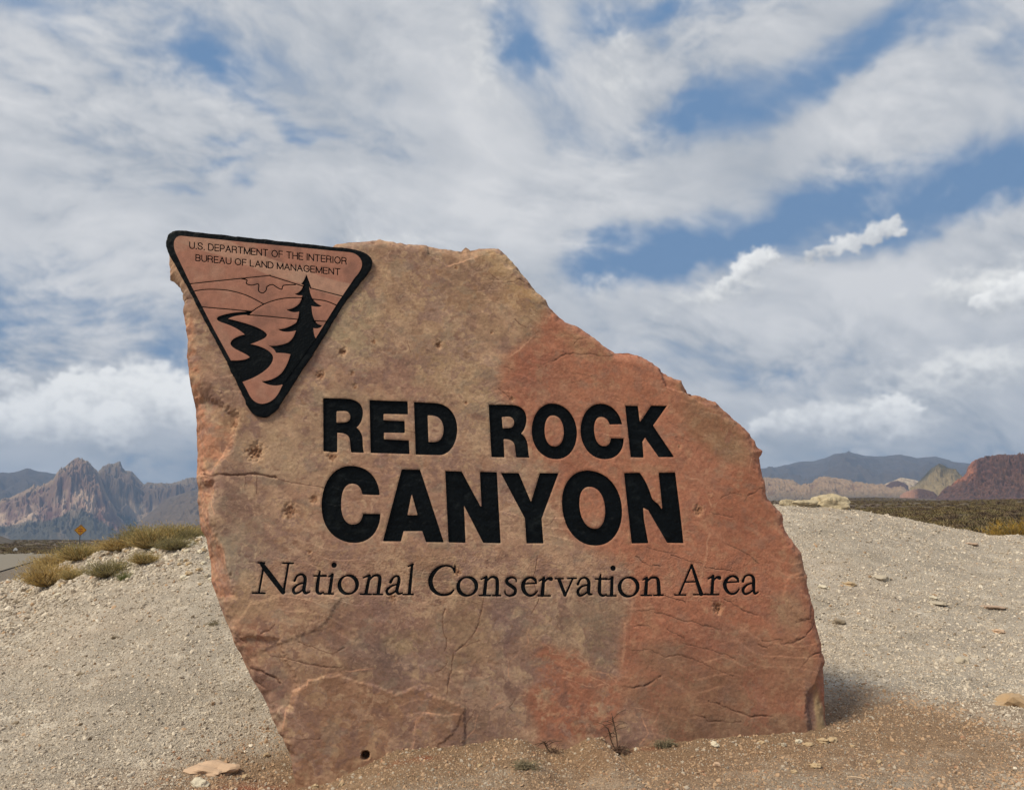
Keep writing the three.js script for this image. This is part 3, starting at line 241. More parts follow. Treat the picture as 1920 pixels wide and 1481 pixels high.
D.veins = [[[[0.5882,3.5499],[0.5394,3.4188],[0.4556,3.3445],[0.3399,3.2228],[0.2487,3.1498]],2.4],[[[1.2518,1.4365],[1.2318,1.2899],[1.2227,1.1861],[1.2022,1.0219],
[1.1533,0.998],[1.1388,0.8603],[1.1233,0.7001],[1.1063,0.6012],[1.074,0.5427]],4],[[[1.8967,1.6928],[1.862,1.52],[1.7876,1.2864]],3.5],[[[1.6927,1.7141],
[1.8509,1.6927]],1.8],[[[1.7655,2.146],[1.8341,2.1333],[1.8962,2.0224],[1.9342,1.9031],[1.9743,1.9475]],1.6],[[[2.319,2.343],[2.286,2.2286],[2.2173,2.1373],
[2.134,2.0915]],1.8],[[[1.8638,1.2144],[1.727,1.1819],[1.6118,1.1205]],2],[[[0.4534,0.6143],[0.558,0.6318],[0.6213,0.6541],[0.7668,0.5962],[0.8736,0.6335],
[0.9998,0.6033],[1.0743,0.5505]],1.8],[[[0.6407,0.591],[0.7862,0.541],[0.8905,0.5074],[0.9761,0.5369],[1.008,0.4852]],1.6],[[[0.5651,0.7655],[0.6659,0.7559],
[0.7516,0.7982]],1.5],[[[0.2309,0.7163],[0.3104,0.7856],[0.3738,0.8518],[0.3753,0.9513]],2],[[[0.3753,0.9513],[0.4163,0.8909],[0.4786,0.8502],[0.5409,0.8135]],
2.2],[[[1.1235,0.3072],[1.181,0.3601],[1.2869,0.3497],[1.3493,0.3169],[1.436,0.3381]],1.8],[[[-1.4432,0.2641],[-1.4321,0.4104],[-1.3886,0.5279],[-1.2867,0.5629],
[-1.2813,0.6115],[-1.155,0.6466],[-0.9803,0.6697],[-0.7839,0.6849]],1.8],[[[-0.4791,0.3301],[-0.4203,0.3661],[-0.2808,0.3437],[-0.1528,0.3479]],1.6],[[[-0.5066,0.1083],
[-0.4854,0.237],[-0.4712,0.3299]],1.6],[[[0.0812,0.3723],[0.1424,0.4165],[0.2448,0.4523],[0.3478,0.473]],1.5],[[[0.2064,0.7559],[0.2257,0.5995],[0.3067,0.4817]],
1.5],[[[1.2624,0.2842],[1.2991,0.1673],[1.2321,0.0926]],2],[[[1.3911,0.3003],[1.3307,0.2049],[1.3522,0.1273],[1.2821,0.0796]],2],[[[-1.9371,2.6],[-1.963,2.3864],
[-2.0342,2.2591],[-2.0981,2.1542]],2.5],[[[-2.0683,2.0719],[-2.0829,1.9486],[-2.0348,1.8269]],2],[[[-1.9799,1.6059],[-1.9376,1.4472],[-1.879,1.2704]],2],
[[[-0.0206,4.0482],[-0.1807,3.9814],[-0.2941,3.9369]],1.5],[[[-2.3063,3.2023],[-2.2069,3.2414],[-2.1618,3.243]],2],[[[-0.1199,0.152],[-0.04,0.2432],[-0.02,0.3369]],
1.4],[[[0.6617,0.5905],[0.8305,0.6107],[1.0388,0.512]],1.4]];
D.cracks = [[[[-2.2338,2.1733],[-2.1047,2.1376],[-1.9459,2.1352],[-1.7461,2.1375],[-1.5999,2.1141]],3.2,0.02],[[[-1.5999,2.1141],[-1.4604,2.078],[-1.2307,2.0384]],
1.6,0.006],[[[-1.7374,2.1251],[-1.7333,1.9924]],1.8,0.007],[[[-1.8329,2.1157],[-1.8188,2.0206]],1.5,0.005],[[[1.1325,0.5139],[1.2087,0.5004],[1.295,0.5142],
[1.4274,0.5748]],2.4,0.012],[[[1.8075,0.3959],[1.935,0.3453],[2.0964,0.274],[2.1925,0.2636],[2.3261,0.272]],2.4,0.011],[[[1.6832,0.2927],[1.7969,0.2427],
[1.8834,0.2364],[2.0573,0.2239]],1.8,0.008],[[[2.4417,0.8078],[2.5561,0.8143],[2.652,0.8586],[2.7545,0.9617],[2.806,1.0116]],2.5,0.014],[[[2.2466,0.8026],
[2.3264,0.7849]],2,0.009],[[[2.2855,0.835],[2.4583,0.8406]],2,0.009],[[[2.5946,0.9763],[2.7126,1.0043],[2.7557,1.1095]],2,0.01],[[[2.6225,0.6525],[2.6833,0.7131],
[2.8011,0.7441]],2,0.01],[[[1.2573,1.0827],[1.4024,1.0895]],2,0.006],[[[1.4101,1.0688],[1.6184,1.0088],[1.7582,0.9741],[1.9555,0.9262]],2,0.007],[[[1.2299,0.9603],
[1.3522,0.9669]],2,0.006],[[[1.4908,0.9365],[1.6409,0.8691]],2,0.006],[[[1.6166,0.8328],[1.8336,0.7765],[2.0504,0.7037]],1.8,0.006],[[[1.1999,0.7788],[1.3521,0.7924],
[1.4791,0.7259],[1.5891,0.7401],[1.7821,0.668],[2.018,0.5708]],1.8,0.006],[[[1.995,1.1587],[2.1694,1.0732],[2.2567,1.0305]],2,0.008],[[[1.417,1.2011],[1.5489,1.1834],
[1.6575,1.1408]],2,0.007],[[[1.5682,1.5205],[1.7008,1.4776],[1.8347,1.4516]],1.8,0.006],[[[2.051,1.6061],[2.184,1.5411],[2.3149,1.4502]],2,0.008],[[[1.8548,1.4132],
[1.9673,1.4],[2.1256,1.3822]],1.8,0.006],[[[1.2547,1.4998],[1.363,1.4446],[1.4646,1.4273]],1.8,0.006],[[[1.3698,1.5804],[1.5023,1.5462],[1.6142,1.5375]],
1.6,0.006],[[[1.9087,1.8677],[2.1136,1.8247]],1.8,0.006],[[[2.009,1.9788],[2.1055,2.0241],[2.198,2.0115]],1.7,0.006],[[[2.2179,1.967],[2.2926,2.0212],[2.3911,2.0714]],
1.7,0.006],[[[0.6345,3.1338],[0.7279,3.2025],[0.9125,3.199],[1.1448,3.1875]],1.8,0.007],[[[0.4873,3.0641],[0.5426,3.103],[0.6345,3.1338]],1.4,0.005],[[[0.157,2.8707],
[0.2234,2.8178],[0.2587,2.7732]],2,0.008],[[[0.2031,3.0741],[0.2793,3.0486]],1.6,0.006],[[[0.7996,3.2948],[0.8612,3.3397]],1.6,0.006],[[[0.0216,1.1881],
[0.0131,1.0757],[-0.0201,0.9764],[-0.1226,0.8398],[-0.2039,0.7825],[-0.2232,0.6472],[-0.2622,0.4947]],2,0.008],[[[-0.268,1.1186],[-0.2957,1.0195],[-0.2536,0.881],
[-0.2731,0.7954]],1.8,0.007],[[[0.4632,1.1721],[0.4283,1.1116],[0.4023,1.0715]],1.8,0.007],[[[-0.143,0.8205],[0.0005,0.8772]],1.4,0.005],[[[-0.3241,0.6492],
[-0.264,0.6866],[-0.2441,0.7249]],1.4,0.005],[[[-1.5676,0.7866],[-1.4318,0.7653],[-1.1964,0.7042],[-1.0399,0.6936]],2,0.008],[[[-1.3601,0.8784],[-1.2014,0.8185],
[-1.1026,0.7939],[-1.0257,0.8348]],1.8,0.008],[[[-1.8338,0.9426],[-1.7457,0.8805]],2,0.008],[[[-1.7148,0.6953],[-1.5989,0.6668],[-1.4803,0.597]],3.4,0.02],
[[[-1.671,0.6011],[-1.5923,0.5548]],2.4,0.012],[[[-1.6343,0.9397],[-1.5666,0.9694],[-1.5459,1.0153]],2,0.01],[[[0.1693,1.3784],[0.4231,1.3155]],1.3,0.004],
[[[0.2439,0.3567],[0.2239,0.3992],[0.2775,0.4362]],1.5,0.006],[[[-1.3454,0.2031],[-1.1743,0.2017]],1.5,0.006],[[[-0.1202,0.2267],[-0.0482,0.3755]],1.3,0.004],
[[[0.4606,1.5098],[0.4234,1.3361],[0.4508,1.1926]],1.6,0.005],[[[0.2974,3.4812],[0.388,3.4132]],1.8,0.007],[[[0.0711,3.9056],[0.1628,3.8367]],1.4,0.005],
[[[-0.5963,3.2611],[-0.5727,3.1697]],1.2,0.004],[[[0.2317,3.8155],[0.3477,3.8598],[0.4629,3.8015]],1.8,0.009],[[[0.777,1.6908],[0.9513,1.6485]],1.2,0.004],
[[[0.5168,1.7539],[0.5825,1.7754],[0.614,1.8181]],1.5,0.006],[[[-0.6027,2.5052],[-0.5257,2.4979]],1.5,0.005],[[[1.6472,2.4923],[1.8086,2.4586]],1.2,0.004],
[[[1.5851,2.6288],[1.6994,2.585]],1.2,0.004],[[[0.7692,3.0257],[0.9525,3.0076]],1.1,0.003],[[[0.9898,2.7538],[1.1259,2.711]],1.1,0.003],[[[0.721,2.9315],
[0.859,2.9584]],1.1,0.003]];
D.pits = [[-1.1254,3.1518,0.039,0.016],[-0.3452,3.2372,0.0346,0.014],[-1.2955,2.9531,0.0433,0.012],[-1.0169,2.8626,0.0216,0.008],[0.1012,3.3602,0.0151,0.007],
[-1.765,2.3135,0.0736,0.018],[-1.4813,1.8583,0.0606,0.014],[-1.1713,2.2883,0.0433,0.01],[1.8175,1.8804,0.0433,0.014],[1.9319,1.0966,0.0433,0.02],[-0.117,2.7507,0.0173,0.008],
[-0.8437,0.0786,0.0281,0.14],[0.2678,2.7916,0.0173,0.008],[1.689,2.411,0.0151,0.006],[-0.6775,1.202,0.0346,0.006],[-0.1749,1.3922,0.0346,0.01],[-1.3135,1.5454,0.0173,0.007],
[-1.9328,2.5358,0.039,0.012],[-1.3003,1.9544,0.039,0.01],[-1.042,2.9738,0.0216,0.006],[0.4892,2.6516,0.013,0.005],[-0.2033,3.9413,0.0216,0.006],[-0.8792,3.2513,0.026,0.005]];
D.steps = [[[[-1.4503,0.2571],[-1.4283,0.4103],[-1.3886,0.5279],[-1.2795,0.574],[-1.2816,0.6191],[-1.0379,0.6405],[-0.8395,0.5645],[-0.6408,0.5033],[-0.5027,0.5381],
[-0.2819,0.4571],[-0.1128,0.3961],[-0.1277,0.1151],[-0.1174,-0.4661],[-1.4066,-0.4113]],0.012,0.007],[[[-0.5066,0.1083],[-0.4788,0.3114],[-0.4203,0.3661],
[-0.2808,0.3437],[-0.1367,0.3399],[-0.1999,0.2103],[-0.3376,0.103],[-0.3927,-0.1688],[-0.5092,-0.1646]],0.006,0.006],[[[2.63,0.4084],[2.7286,0.4871],[2.8027,0.6286],
[2.9541,0.667],[2.8739,-0.0553],[2.6423,-0.0479],[2.6345,0.2281]],-0.035,0.03],[[[2.6204,1.0054],[2.4983,1.1755],[2.5604,1.3459],[2.944,1.4308],[2.8957,0.981]],
0.006,0.012],[[[-1.867,0.9811],[-1.7257,1.1719],[-1.3785,1.2472],[-1.0595,1.2052],[-1.2082,0.9724],[-1.4388,0.8987],[-1.7017,0.7889]],0.007,0.015],[[[-1.8644,0.943],
[-1.5163,0.8998],[-1.3441,0.5567],[-1.413,0.4099],[-1.7912,0.4194]],-0.03,0.03],[[[-2.1392,2.0712],[-2.0604,2.0719],[-2.0941,1.8874],[-2.0519,1.6858],[-1.9155,1.4077],
[-1.8442,1.2118],[-2.2617,1.1768],[-2.3369,2.0897]],-0.05,0.03],[[[-2.3437,2.172],[-2.0984,2.1584],[-1.9527,2.3528],[-1.9305,2.6217],[-2.1917,2.7666],[-2.3922,2.7616]],
-0.04,0.03],[[[-0.016,4.0583],[-0.2715,3.9478],[-0.4544,4.0753],[-0.4573,4.2722],[0.0025,4.2476]],-0.012,0.01],[[[1.5637,3.0959],[1.6027,2.9458],[1.7886,2.8894],
[1.9363,2.9641]],-0.03,0.015],[[[1.7972,2.8755],[1.9014,2.7983],[2.0438,2.7923],[2.0752,2.8967]],-0.025,0.012]];
D.blobs1 = [[-0.359,3.645,1.212,0.563,-0.0,150,121,97,0.9],[-0.089,3.849,0.606,0.303,-0.0,137,107,84,0.6],[-0.632,3.921,0.433,0.173,-0.0,152,120,96,0.5],
[0.233,4.012,0.216,0.151,-0.0,166,136,98,0.8],[0.392,3.701,0.195,0.151,-0.524,163,130,92,0.8],[0.458,3.487,0.13,0.173,-0.349,128,104,80,0.5],[-1.08,3.428,0.26,0.303,-0.349,152,135,108,0.7],
[-1.029,3.2,0.26,0.173,-0.0,150,132,108,0.6],[-0.613,2.986,0.303,0.195,-0.349,136,102,90,0.7],[-0.873,3.024,0.173,0.173,-0.0,140,108,90,0.5],[-0.219,2.997,0.39,0.238,-0.349,156,130,102,0.7],
[0.024,2.687,0.216,0.303,-0.175,158,131,104,0.8],[-0.574,3.262,0.26,0.216,-0.0,140,112,92,0.4],[-1.201,2.703,0.303,0.216,-0.0,150,126,102,0.6],[-2.028,2.749,0.195,0.303,-0.175,126,97,85,0.8],
[-2.163,3.207,0.173,0.303,-0.0,136,106,88,0.7],[-1.975,2.556,0.173,0.173,-0.0,138,108,80,0.6],[-1.554,2.308,0.476,0.303,-0.0,156,130,106,0.8],[-1.663,2.097,0.26,0.173,-0.0,140,112,94,0.5],
[-1.935,1.97,0.238,0.303,-0.175,122,96,84,0.85],[-1.903,1.506,0.238,0.216,-0.0,132,120,106,0.8],[-1.716,1.646,0.303,0.173,-0.0,140,124,106,0.6],[-1.459,1.667,0.346,0.151,-0.262,130,98,82,0.7],
[-1.409,1.85,0.216,0.13,-0.0,158,130,106,0.5],[-0.881,1.895,0.692,0.346,-0.0,152,116,96,0.7],[-0.603,2.54,0.736,0.26,-0.0,154,122,99,0.6],[-1.388,1.445,0.303,0.13,-0.0,150,118,98,0.5],
[-1.066,1.364,0.39,0.173,-0.0,132,100,84,0.6],[-0.54,1.442,0.303,0.13,-0.0,146,116,92,0.5],[-0.166,1.319,0.346,0.173,-0.0,124,98,82,0.6],[-1.726,1.172,0.216,0.173,-0.0,150,122,96,0.7],
[-0.812,0.967,0.563,0.26,-0.0,122,92,80,0.8],[-1.247,0.973,0.26,0.173,0.524,136,104,82,0.7],[-0.686,0.733,0.346,0.216,-0.175,104,84,78,0.75],[-0.569,0.866,0.151,0.095,-0.0,142,120,92,0.7],
[-1.196,0.704,0.476,0.13,-0.175,134,104,82,0.6],[-1.704,0.827,0.173,0.216,-0.349,132,90,72,0.7],[-1.574,0.562,0.173,0.173,-0.524,112,84,76,0.7],[-0.123,0.918,0.303,0.303,-0.0,130,106,84,0.7],
[0.23,1.033,0.173,0.26,-0.0,108,88,82,0.8],[0.246,0.56,0.216,0.26,-0.0,112,92,84,0.5],[0.758,1.027,0.433,0.303,-0.0,132,110,92,0.8],[0.964,0.783,0.216,0.173,-0.0,124,104,86,0.6],
[-0.081,0.414,0.26,0.26,-0.0,112,90,80,0.5],[0.0,0.186,0.26,0.173,-0.0,122,98,82,0.5]];
D.blobs2 = [[0.716,2.748,0.433,0.346,-0.0,152,102,80,0.5],[1.242,2.216,0.519,0.433,-0.0,160,108,84,0.7],[0.45,3.017,0.173,0.26,-0.349,140,88,70,0.6],[1.131,2.85,0.519,0.216,-0.262,152,100,76,0.5],
[2.006,2.591,0.39,0.216,-0.698,126,94,70,0.75],[2.134,2.409,0.216,0.13,-0.524,132,104,80,0.6],[1.838,2.914,0.26,0.13,-0.698,140,98,72,0.6],[2.233,1.869,0.26,0.303,-0.0,140,88,66,0.6],
[1.519,1.436,0.519,0.216,-0.0,154,102,79,0.5],[0.563,1.904,0.173,0.173,-0.0,150,118,94,0.6],[0.516,1.733,0.173,0.173,-0.0,142,114,92,0.7],[0.909,1.691,0.26,0.13,-0.0,152,112,90,0.5],
[0.915,3.265,0.26,0.108,-0.436,140,112,84,0.5],[2.532,1.048,0.173,0.173,-0.0,146,114,91,0.85],[2.685,1.432,0.108,0.173,-0.349,146,110,86,0.7],[2.584,0.633,0.216,0.303,-0.0,138,102,80,0.7],
[1.678,0.411,0.736,0.26,-0.0,122,92,72,0.75],[1.91,0.605,0.606,0.173,-0.175,128,92,72,0.6],[2.096,0.164,0.866,0.13,-0.0,112,88,70,0.7],[1.703,0.811,0.26,0.173,-0.262,134,88,70,0.5],
[1.436,0.735,0.26,0.13,-0.175,124,96,76,0.5],[1.279,0.187,0.216,0.173,-0.0,120,98,80,0.7],[2.234,0.762,0.26,0.173,-0.0,138,106,84,0.5],[2.726,0.246,0.061,0.216,-0.0,152,132,98,0.9],
[2.642,0.308,0.052,0.216,-0.0,108,84,78,0.8],[1.244,0.343,0.26,0.13,-0.0,132,98,78,0.5],[0.708,2.431,0.173,0.173,-0.0,158,108,86,0.4],[2.02,0.888,0.26,0.108,-0.349,120,86,70,0.5]];
D.redpoly = [[0.5884,3.5595],[0.4557,3.354],[0.2488,3.1591],[0.2071,3.0096],[0.1569,2.848],[0.2452,2.7593],[0.3025,2.7018],[0.3763,2.5593],[0.4395,2.3379],
[0.6361,2.2084],[0.6091,1.9901],[0.6896,1.6906],[0.9484,1.5637],[1.2297,1.4366],[1.2208,1.1449],[1.1388,0.8603],[1.0822,0.5346],[1.4848,0.0657],[3.4011,-0.1905],
[3.9306,3.8261],[0.6468,3.6877]];
D.redpoly2 = [[0.3479,0.4807],[0.4531,0.5948],[0.4138,0.7326],[0.499,0.8221],[0.6033,0.7807],[0.793,0.7656],[0.8731,0.6177],[1.0817,0.5228],[1.1379,0.3456],
[0.9836,0.1763],[0.4454,0.154]];
D.leftpoly = [[-2.5803,3.5517],[-2.2998,3.3818],[-2.2466,2.852],[-2.1755,2.5523],[-2.012,2.5129],[-1.9371,2.6],[-1.9573,2.3022],[-2.0862,2.1544],[-2.0525,2.072],
[-2.1137,1.8873],[-2.0665,1.7259],[-1.9771,1.5661],[-1.9128,1.3684],[-1.8674,1.212],[-1.9953,1.1744],[-2.375,1.1779]];
D.slabpoly = [[-1.4503,0.2571],[-1.4283,0.4103],[-1.3886,0.5279],[-1.2795,0.574],[-1.2816,0.6191],[-1.0379,0.6405],[-0.8395,0.5645],[-0.6408,0.5033],[-0.5027,0.5381],
[-0.2819,0.4571],[-0.1128,0.3961],[-0.1277,0.1151],[-0.1174,-0.4661],[-1.4066,-0.4113]];
D.band = [-1.7825,1.153,2.3903,1.5191];
D.P0 = [-0.2381,0.0,-6.6798];
D.theta = 0.13963;
D.lean = 0.06981;
D.EW = 0.032;
D.contact = [[-2.264,-0.104],[-1.791,-0.124],[-1.384,-0.132],[-1.086,-0.093],[-0.784,0.026],[-0.612,0.086],[-0.397,0.105],[-0.12,0.107],[0.08,0.127],[0.262,0.148],
[0.343,0.13],[0.484,0.059],[0.648,0.054],[0.837,0.15],[0.92,0.14],[1.02,0.034],[1.23,0.058],[1.657,0.091],[2.091,0.094],[2.444,0.107],[2.784,0.105],[3.165,0.11]];
D.crest = [[-0.6933,26,-0.078],[-0.5979,23,0.457],[-0.5336,21,0.817],[-0.5062,20,0.937],[-0.4786,18.5,1.225],[-0.4449,17,1.455],[-0.4044,16,1.623],[-0.3567,15,1.708],
[-0.2788,15,1.87],[-0.1607,16.5,2.105],[0.025,18,2.325],[0.2094,19.5,2.451],[0.3143,20,2.472],[0.3587,20.5,2.433],[0.3909,21,2.346],[0.4322,22,2.195],[0.4621,22.5,2.038],
[0.4815,23,1.943],[0.5099,23.5,1.82],[0.5377,24,1.796],[0.6157,25,1.669],[0.7279,26,1.369]];
D.mts = {"farleft":[[[-0.7055,367.1],[-0.65,512.1],[-0.5959,510.0],[-0.5569,582.6],[-0.5433,606.0],[-0.5318,614.8],[-0.5195,661.5],[-0.5081,627.9],[-0.491,614.7],
[-0.4453,556.0],[-0.4129,544.6],[-0.3926,534.4],[-0.3767,572.8],[-0.3577,597.2],[-0.3273,634.4],[-0.2696,593.7],[-0.1615,501.9],[-0.0375,427.8],[0.0873,373.3]],
8600],"left":[[[-0.6665,191.6],[-0.6277,262.5],[-0.5848,220.0],[-0.5588,257.8],[-0.5406,260.7],[-0.5273,308.2],[-0.5138,359.9],[-0.5045,379.6],[-0.4952,410.1],
[-0.4919,457.6],[-0.4863,487.8],[-0.4805,532.9],[-0.4777,548.2],[-0.4743,556.5],[-0.4712,550.1],[-0.468,532.7],[-0.4627,512.1],[-0.4562,477.0],[-0.4514,419.4],
[-0.4465,347.1],[-0.4405,275.0],[-0.4314,192.0],[-0.4202,119.8],[-0.4074,47.2]],6500],"left2":[[[-0.4705,447.3],[-0.457,501.5],[-0.4515,550.4],[-0.4442,588.2],
[-0.4354,590.6],[-0.4292,544.2],[-0.4218,538.0],[-0.4155,491.2],[-0.4098,448.2],[-0.398,438.3],[-0.3847,452.9],[-0.3687,480.3],[-0.3495,496.1],[-0.3213,480.2],
[-0.2806,398.0],[-0.2329,254.9]],7000],"left3":[[[-0.4234,61.1],[-0.4087,134.9],[-0.3963,194.9],[-0.3863,246.5],[-0.3758,271.6],[-0.3678,287.6],[-0.3489,320.1],
[-0.3099,355.4],[-0.2455,283.2],[-0.1609,192.5]],5200],"farright":[[[-0.1615,554.2],[-0.0377,679.7],[0.0877,707.2],[0.2107,752.6],[0.2907,800.4],[0.3081,824.6],
[0.3282,858.9],[0.3423,854.7],[0.3537,890.6],[0.365,937.4],[0.3799,943.1],[0.3975,897.5],[0.4161,884.9],[0.4319,895.0],[0.4472,856.0],[0.4651,864.7],[0.4822,809.3],
[0.4968,787.2],[0.5161,784.0],[0.5574,704.0],[0.642,568.9],[0.7673,383.3]],9500],"tan":[[[0.1798,245.1],[0.2399,267.5],[0.2814,302.5],[0.293,309.0],[0.3073,307.6],
[0.3186,296.5],[0.3295,268.1],[0.3382,284.6],[0.3451,303.7],[0.3552,310.0],[0.3661,303.9],[0.3768,285.5],[0.3929,276.3],[0.406,265.1],[0.4191,258.8],[0.4297,267.2],
[0.4371,247.2],[0.4469,222.5]],4200],"pale":[[[0.4086,321.6],[0.4221,349.4],[0.4302,365.9],[0.4379,358.7],[0.4465,348.4],[0.4526,315.2]],5200],"darkknob":[[[0.4139,247.2],
[0.4205,262.4],[0.4274,270.8],[0.4324,261.0],[0.4378,242.3]],4000],"yellow":[[[0.4338,154.6],[0.4423,190.1],[0.4497,220.1],[0.4574,244.5],[0.4628,260.1],
[0.4676,270.3],[0.4729,258.8],[0.4791,247.2],[0.4861,232.1],[0.4952,202.7],[0.5085,157.6]],3200],"red":[[[0.4566,102.0],[0.4672,117.4],[0.4776,128.9],[0.4855,144.2],
[0.4923,154.7],[0.4949,170.3],[0.5017,184.3],[0.5092,188.4],[0.5174,191.1],[0.5215,196.7],[0.5286,197.1],[0.5355,192.7],[0.5495,194.7],[0.5816,202.4],[0.6242,191.0],
[0.6822,150.4],[0.7333,82.7]],2200],"pink":[[[0.4261,130.8],[0.4343,145.0],[0.4427,150.3],[0.4499,151.3],[0.4598,143.3],[0.4654,128.4]],2600],"lefthill":[[[-0.6456,17.2],
[-0.5917,15.6],[-0.5563,13.5],[-0.5377,8.9],[-0.5306,6.6],[-0.5209,2.8],[-0.5088,-1.0]],900]};
D.cover = [[-0.4062,0.4837,0.3023,0.1511,-0.0,0.1],[-0.4133,0.3561,0.2645,0.0756,-0.0,0.2],[-0.0372,0.4738,0.0504,0.2078,0.105,0.46],[-0.1634,0.5411,0.1259,0.0882,-0.0,0.25],
[0.1556,0.5087,0.0504,0.0819,0.175,0.34],[0.0622,0.5785,0.0315,0.0252,-0.524,0.35],[0.243,0.4164,0.3023,0.0346,0.244,0.42],[0.4678,0.4719,0.0693,0.0504,0.524,0.42],
[0.3575,0.5499,0.1637,0.0252,0.209,0.26],[0.5434,0.4295,0.0567,0.0315,-0.0,0.2],[-0.2343,0.3644,0.1889,0.0378,-0.0,0.15],[0.0266,0.3856,0.0882,0.0504,-0.0,0.2],
[0.3381,0.2604,0.2645,0.0693,0.105,0.3],[0.4985,0.2209,0.1889,0.0819,-0.0,0.34],[0.187,0.283,0.0945,0.0315,-0.0,0.22],[0.3861,0.1271,0.2015,0.0378,-0.0,0.35],
[-0.4511,0.1406,0.1448,0.0378,0.14,0.5],[-0.5383,0.1179,0.063,0.0252,-0.0,0.3],[0.0587,0.2872,0.0378,0.0378,-0.0,0.2],[-0.0069,0.566,0.0378,0.0472,-0.0,-0.6],
[0.0344,0.5549,0.0346,0.0189,-0.0,-0.5],[0.1751,0.5855,0.1071,0.0202,0.14,-0.42],[0.1106,0.5924,0.0378,0.0189,-0.0,-0.25],[0.3965,0.5092,0.1259,0.029,0.314,-0.75],
[0.2473,0.5035,0.0945,0.0252,0.384,-0.4],[0.2204,0.484,0.0567,0.022,0.175,-0.35],[0.5374,0.3704,0.1071,0.0283,0.262,-0.6],[0.5651,0.49,0.0378,0.0157,-0.0,-0.2],
[0.1695,0.3296,0.1008,0.039,-0.0,-0.85],[0.1121,0.3655,0.0378,0.0189,-0.0,-0.4],[0.332,0.355,0.1637,0.0277,0.244,-0.65],[0.4835,0.3452,0.1259,0.0252,0.244,-0.5],
[0.0917,0.3236,0.0252,0.0315,-0.0,-0.3],[-0.3495,0.525,0.0756,0.0252,-0.175,-0.2],[-0.3665,0.509,0.0315,0.0252,-0.0,-0.2],[-0.3154,0.4788,0.0346,0.0126,-0.262,-0.42],
[-0.2643,0.4616,0.0283,0.0139,-0.0,-0.5],[-0.3437,0.4434,0.0315,0.0076,-0.0,-0.42],[-0.348,0.4171,0.0315,0.0088,0.262,-0.42],[-0.318,0.4016,0.0164,0.0113,-0.0,-0.5],
[-0.3982,0.3808,0.0378,0.0076,-0.0,-0.4],[-0.3731,0.5159,0.0378,0.0189,-0.0,-0.4],[-0.2257,0.4581,0.0252,0.0076,-0.0,-0.3],[-0.5593,0.5284,0.0567,0.0139,-0.0,-0.35],
[-0.1749,0.4905,0.0756,0.0252,-0.0,-0.16],[-0.4839,0.2281,0.2078,0.0504,-0.0,-0.22],[-0.5342,0.1782,0.0756,0.0378,-0.0,-0.15],[-0.3904,0.1912,0.0378,0.0378,-0.0,-0.2],
[0.1721,0.2096,0.1134,0.0378,-0.0,-0.3],[0.3224,0.19,0.0945,0.0157,0.14,-0.25],[0.1864,0.2646,0.0504,0.0157,-0.0,-0.15],[0.3924,0.2203,0.0945,0.0094,-0.0,-0.15]];
D.bright = [[0.2809,0.304,0.0567,0.0189,0.611,0.25],[0.3651,0.1429,0.0819,0.0139,0.105,0.55],[0.397,0.1265,0.1008,0.0157,-0.0,0.5],[0.5361,0.2519,0.0441,0.0189,0.175,0.8],
[0.4922,0.2663,0.0756,0.0157,0.209,0.45],[0.2307,0.2805,0.0756,0.0139,0.175,0.4],[0.1107,0.2984,0.0378,0.0157,-0.0,0.4],[0.5203,0.1852,0.0756,0.0189,-0.0,0.5],
[0.4839,0.1663,0.0945,0.0252,-0.0,0.4],[0.1293,0.5269,0.0378,0.0567,-0.0,0.35],[-0.0413,0.5575,0.0441,0.0945,0.105,0.35],[-0.1698,0.3387,0.1259,0.0252,-0.0,0.35],
[0.4579,0.0306,0.0063,0.0063,-0.0,0]];
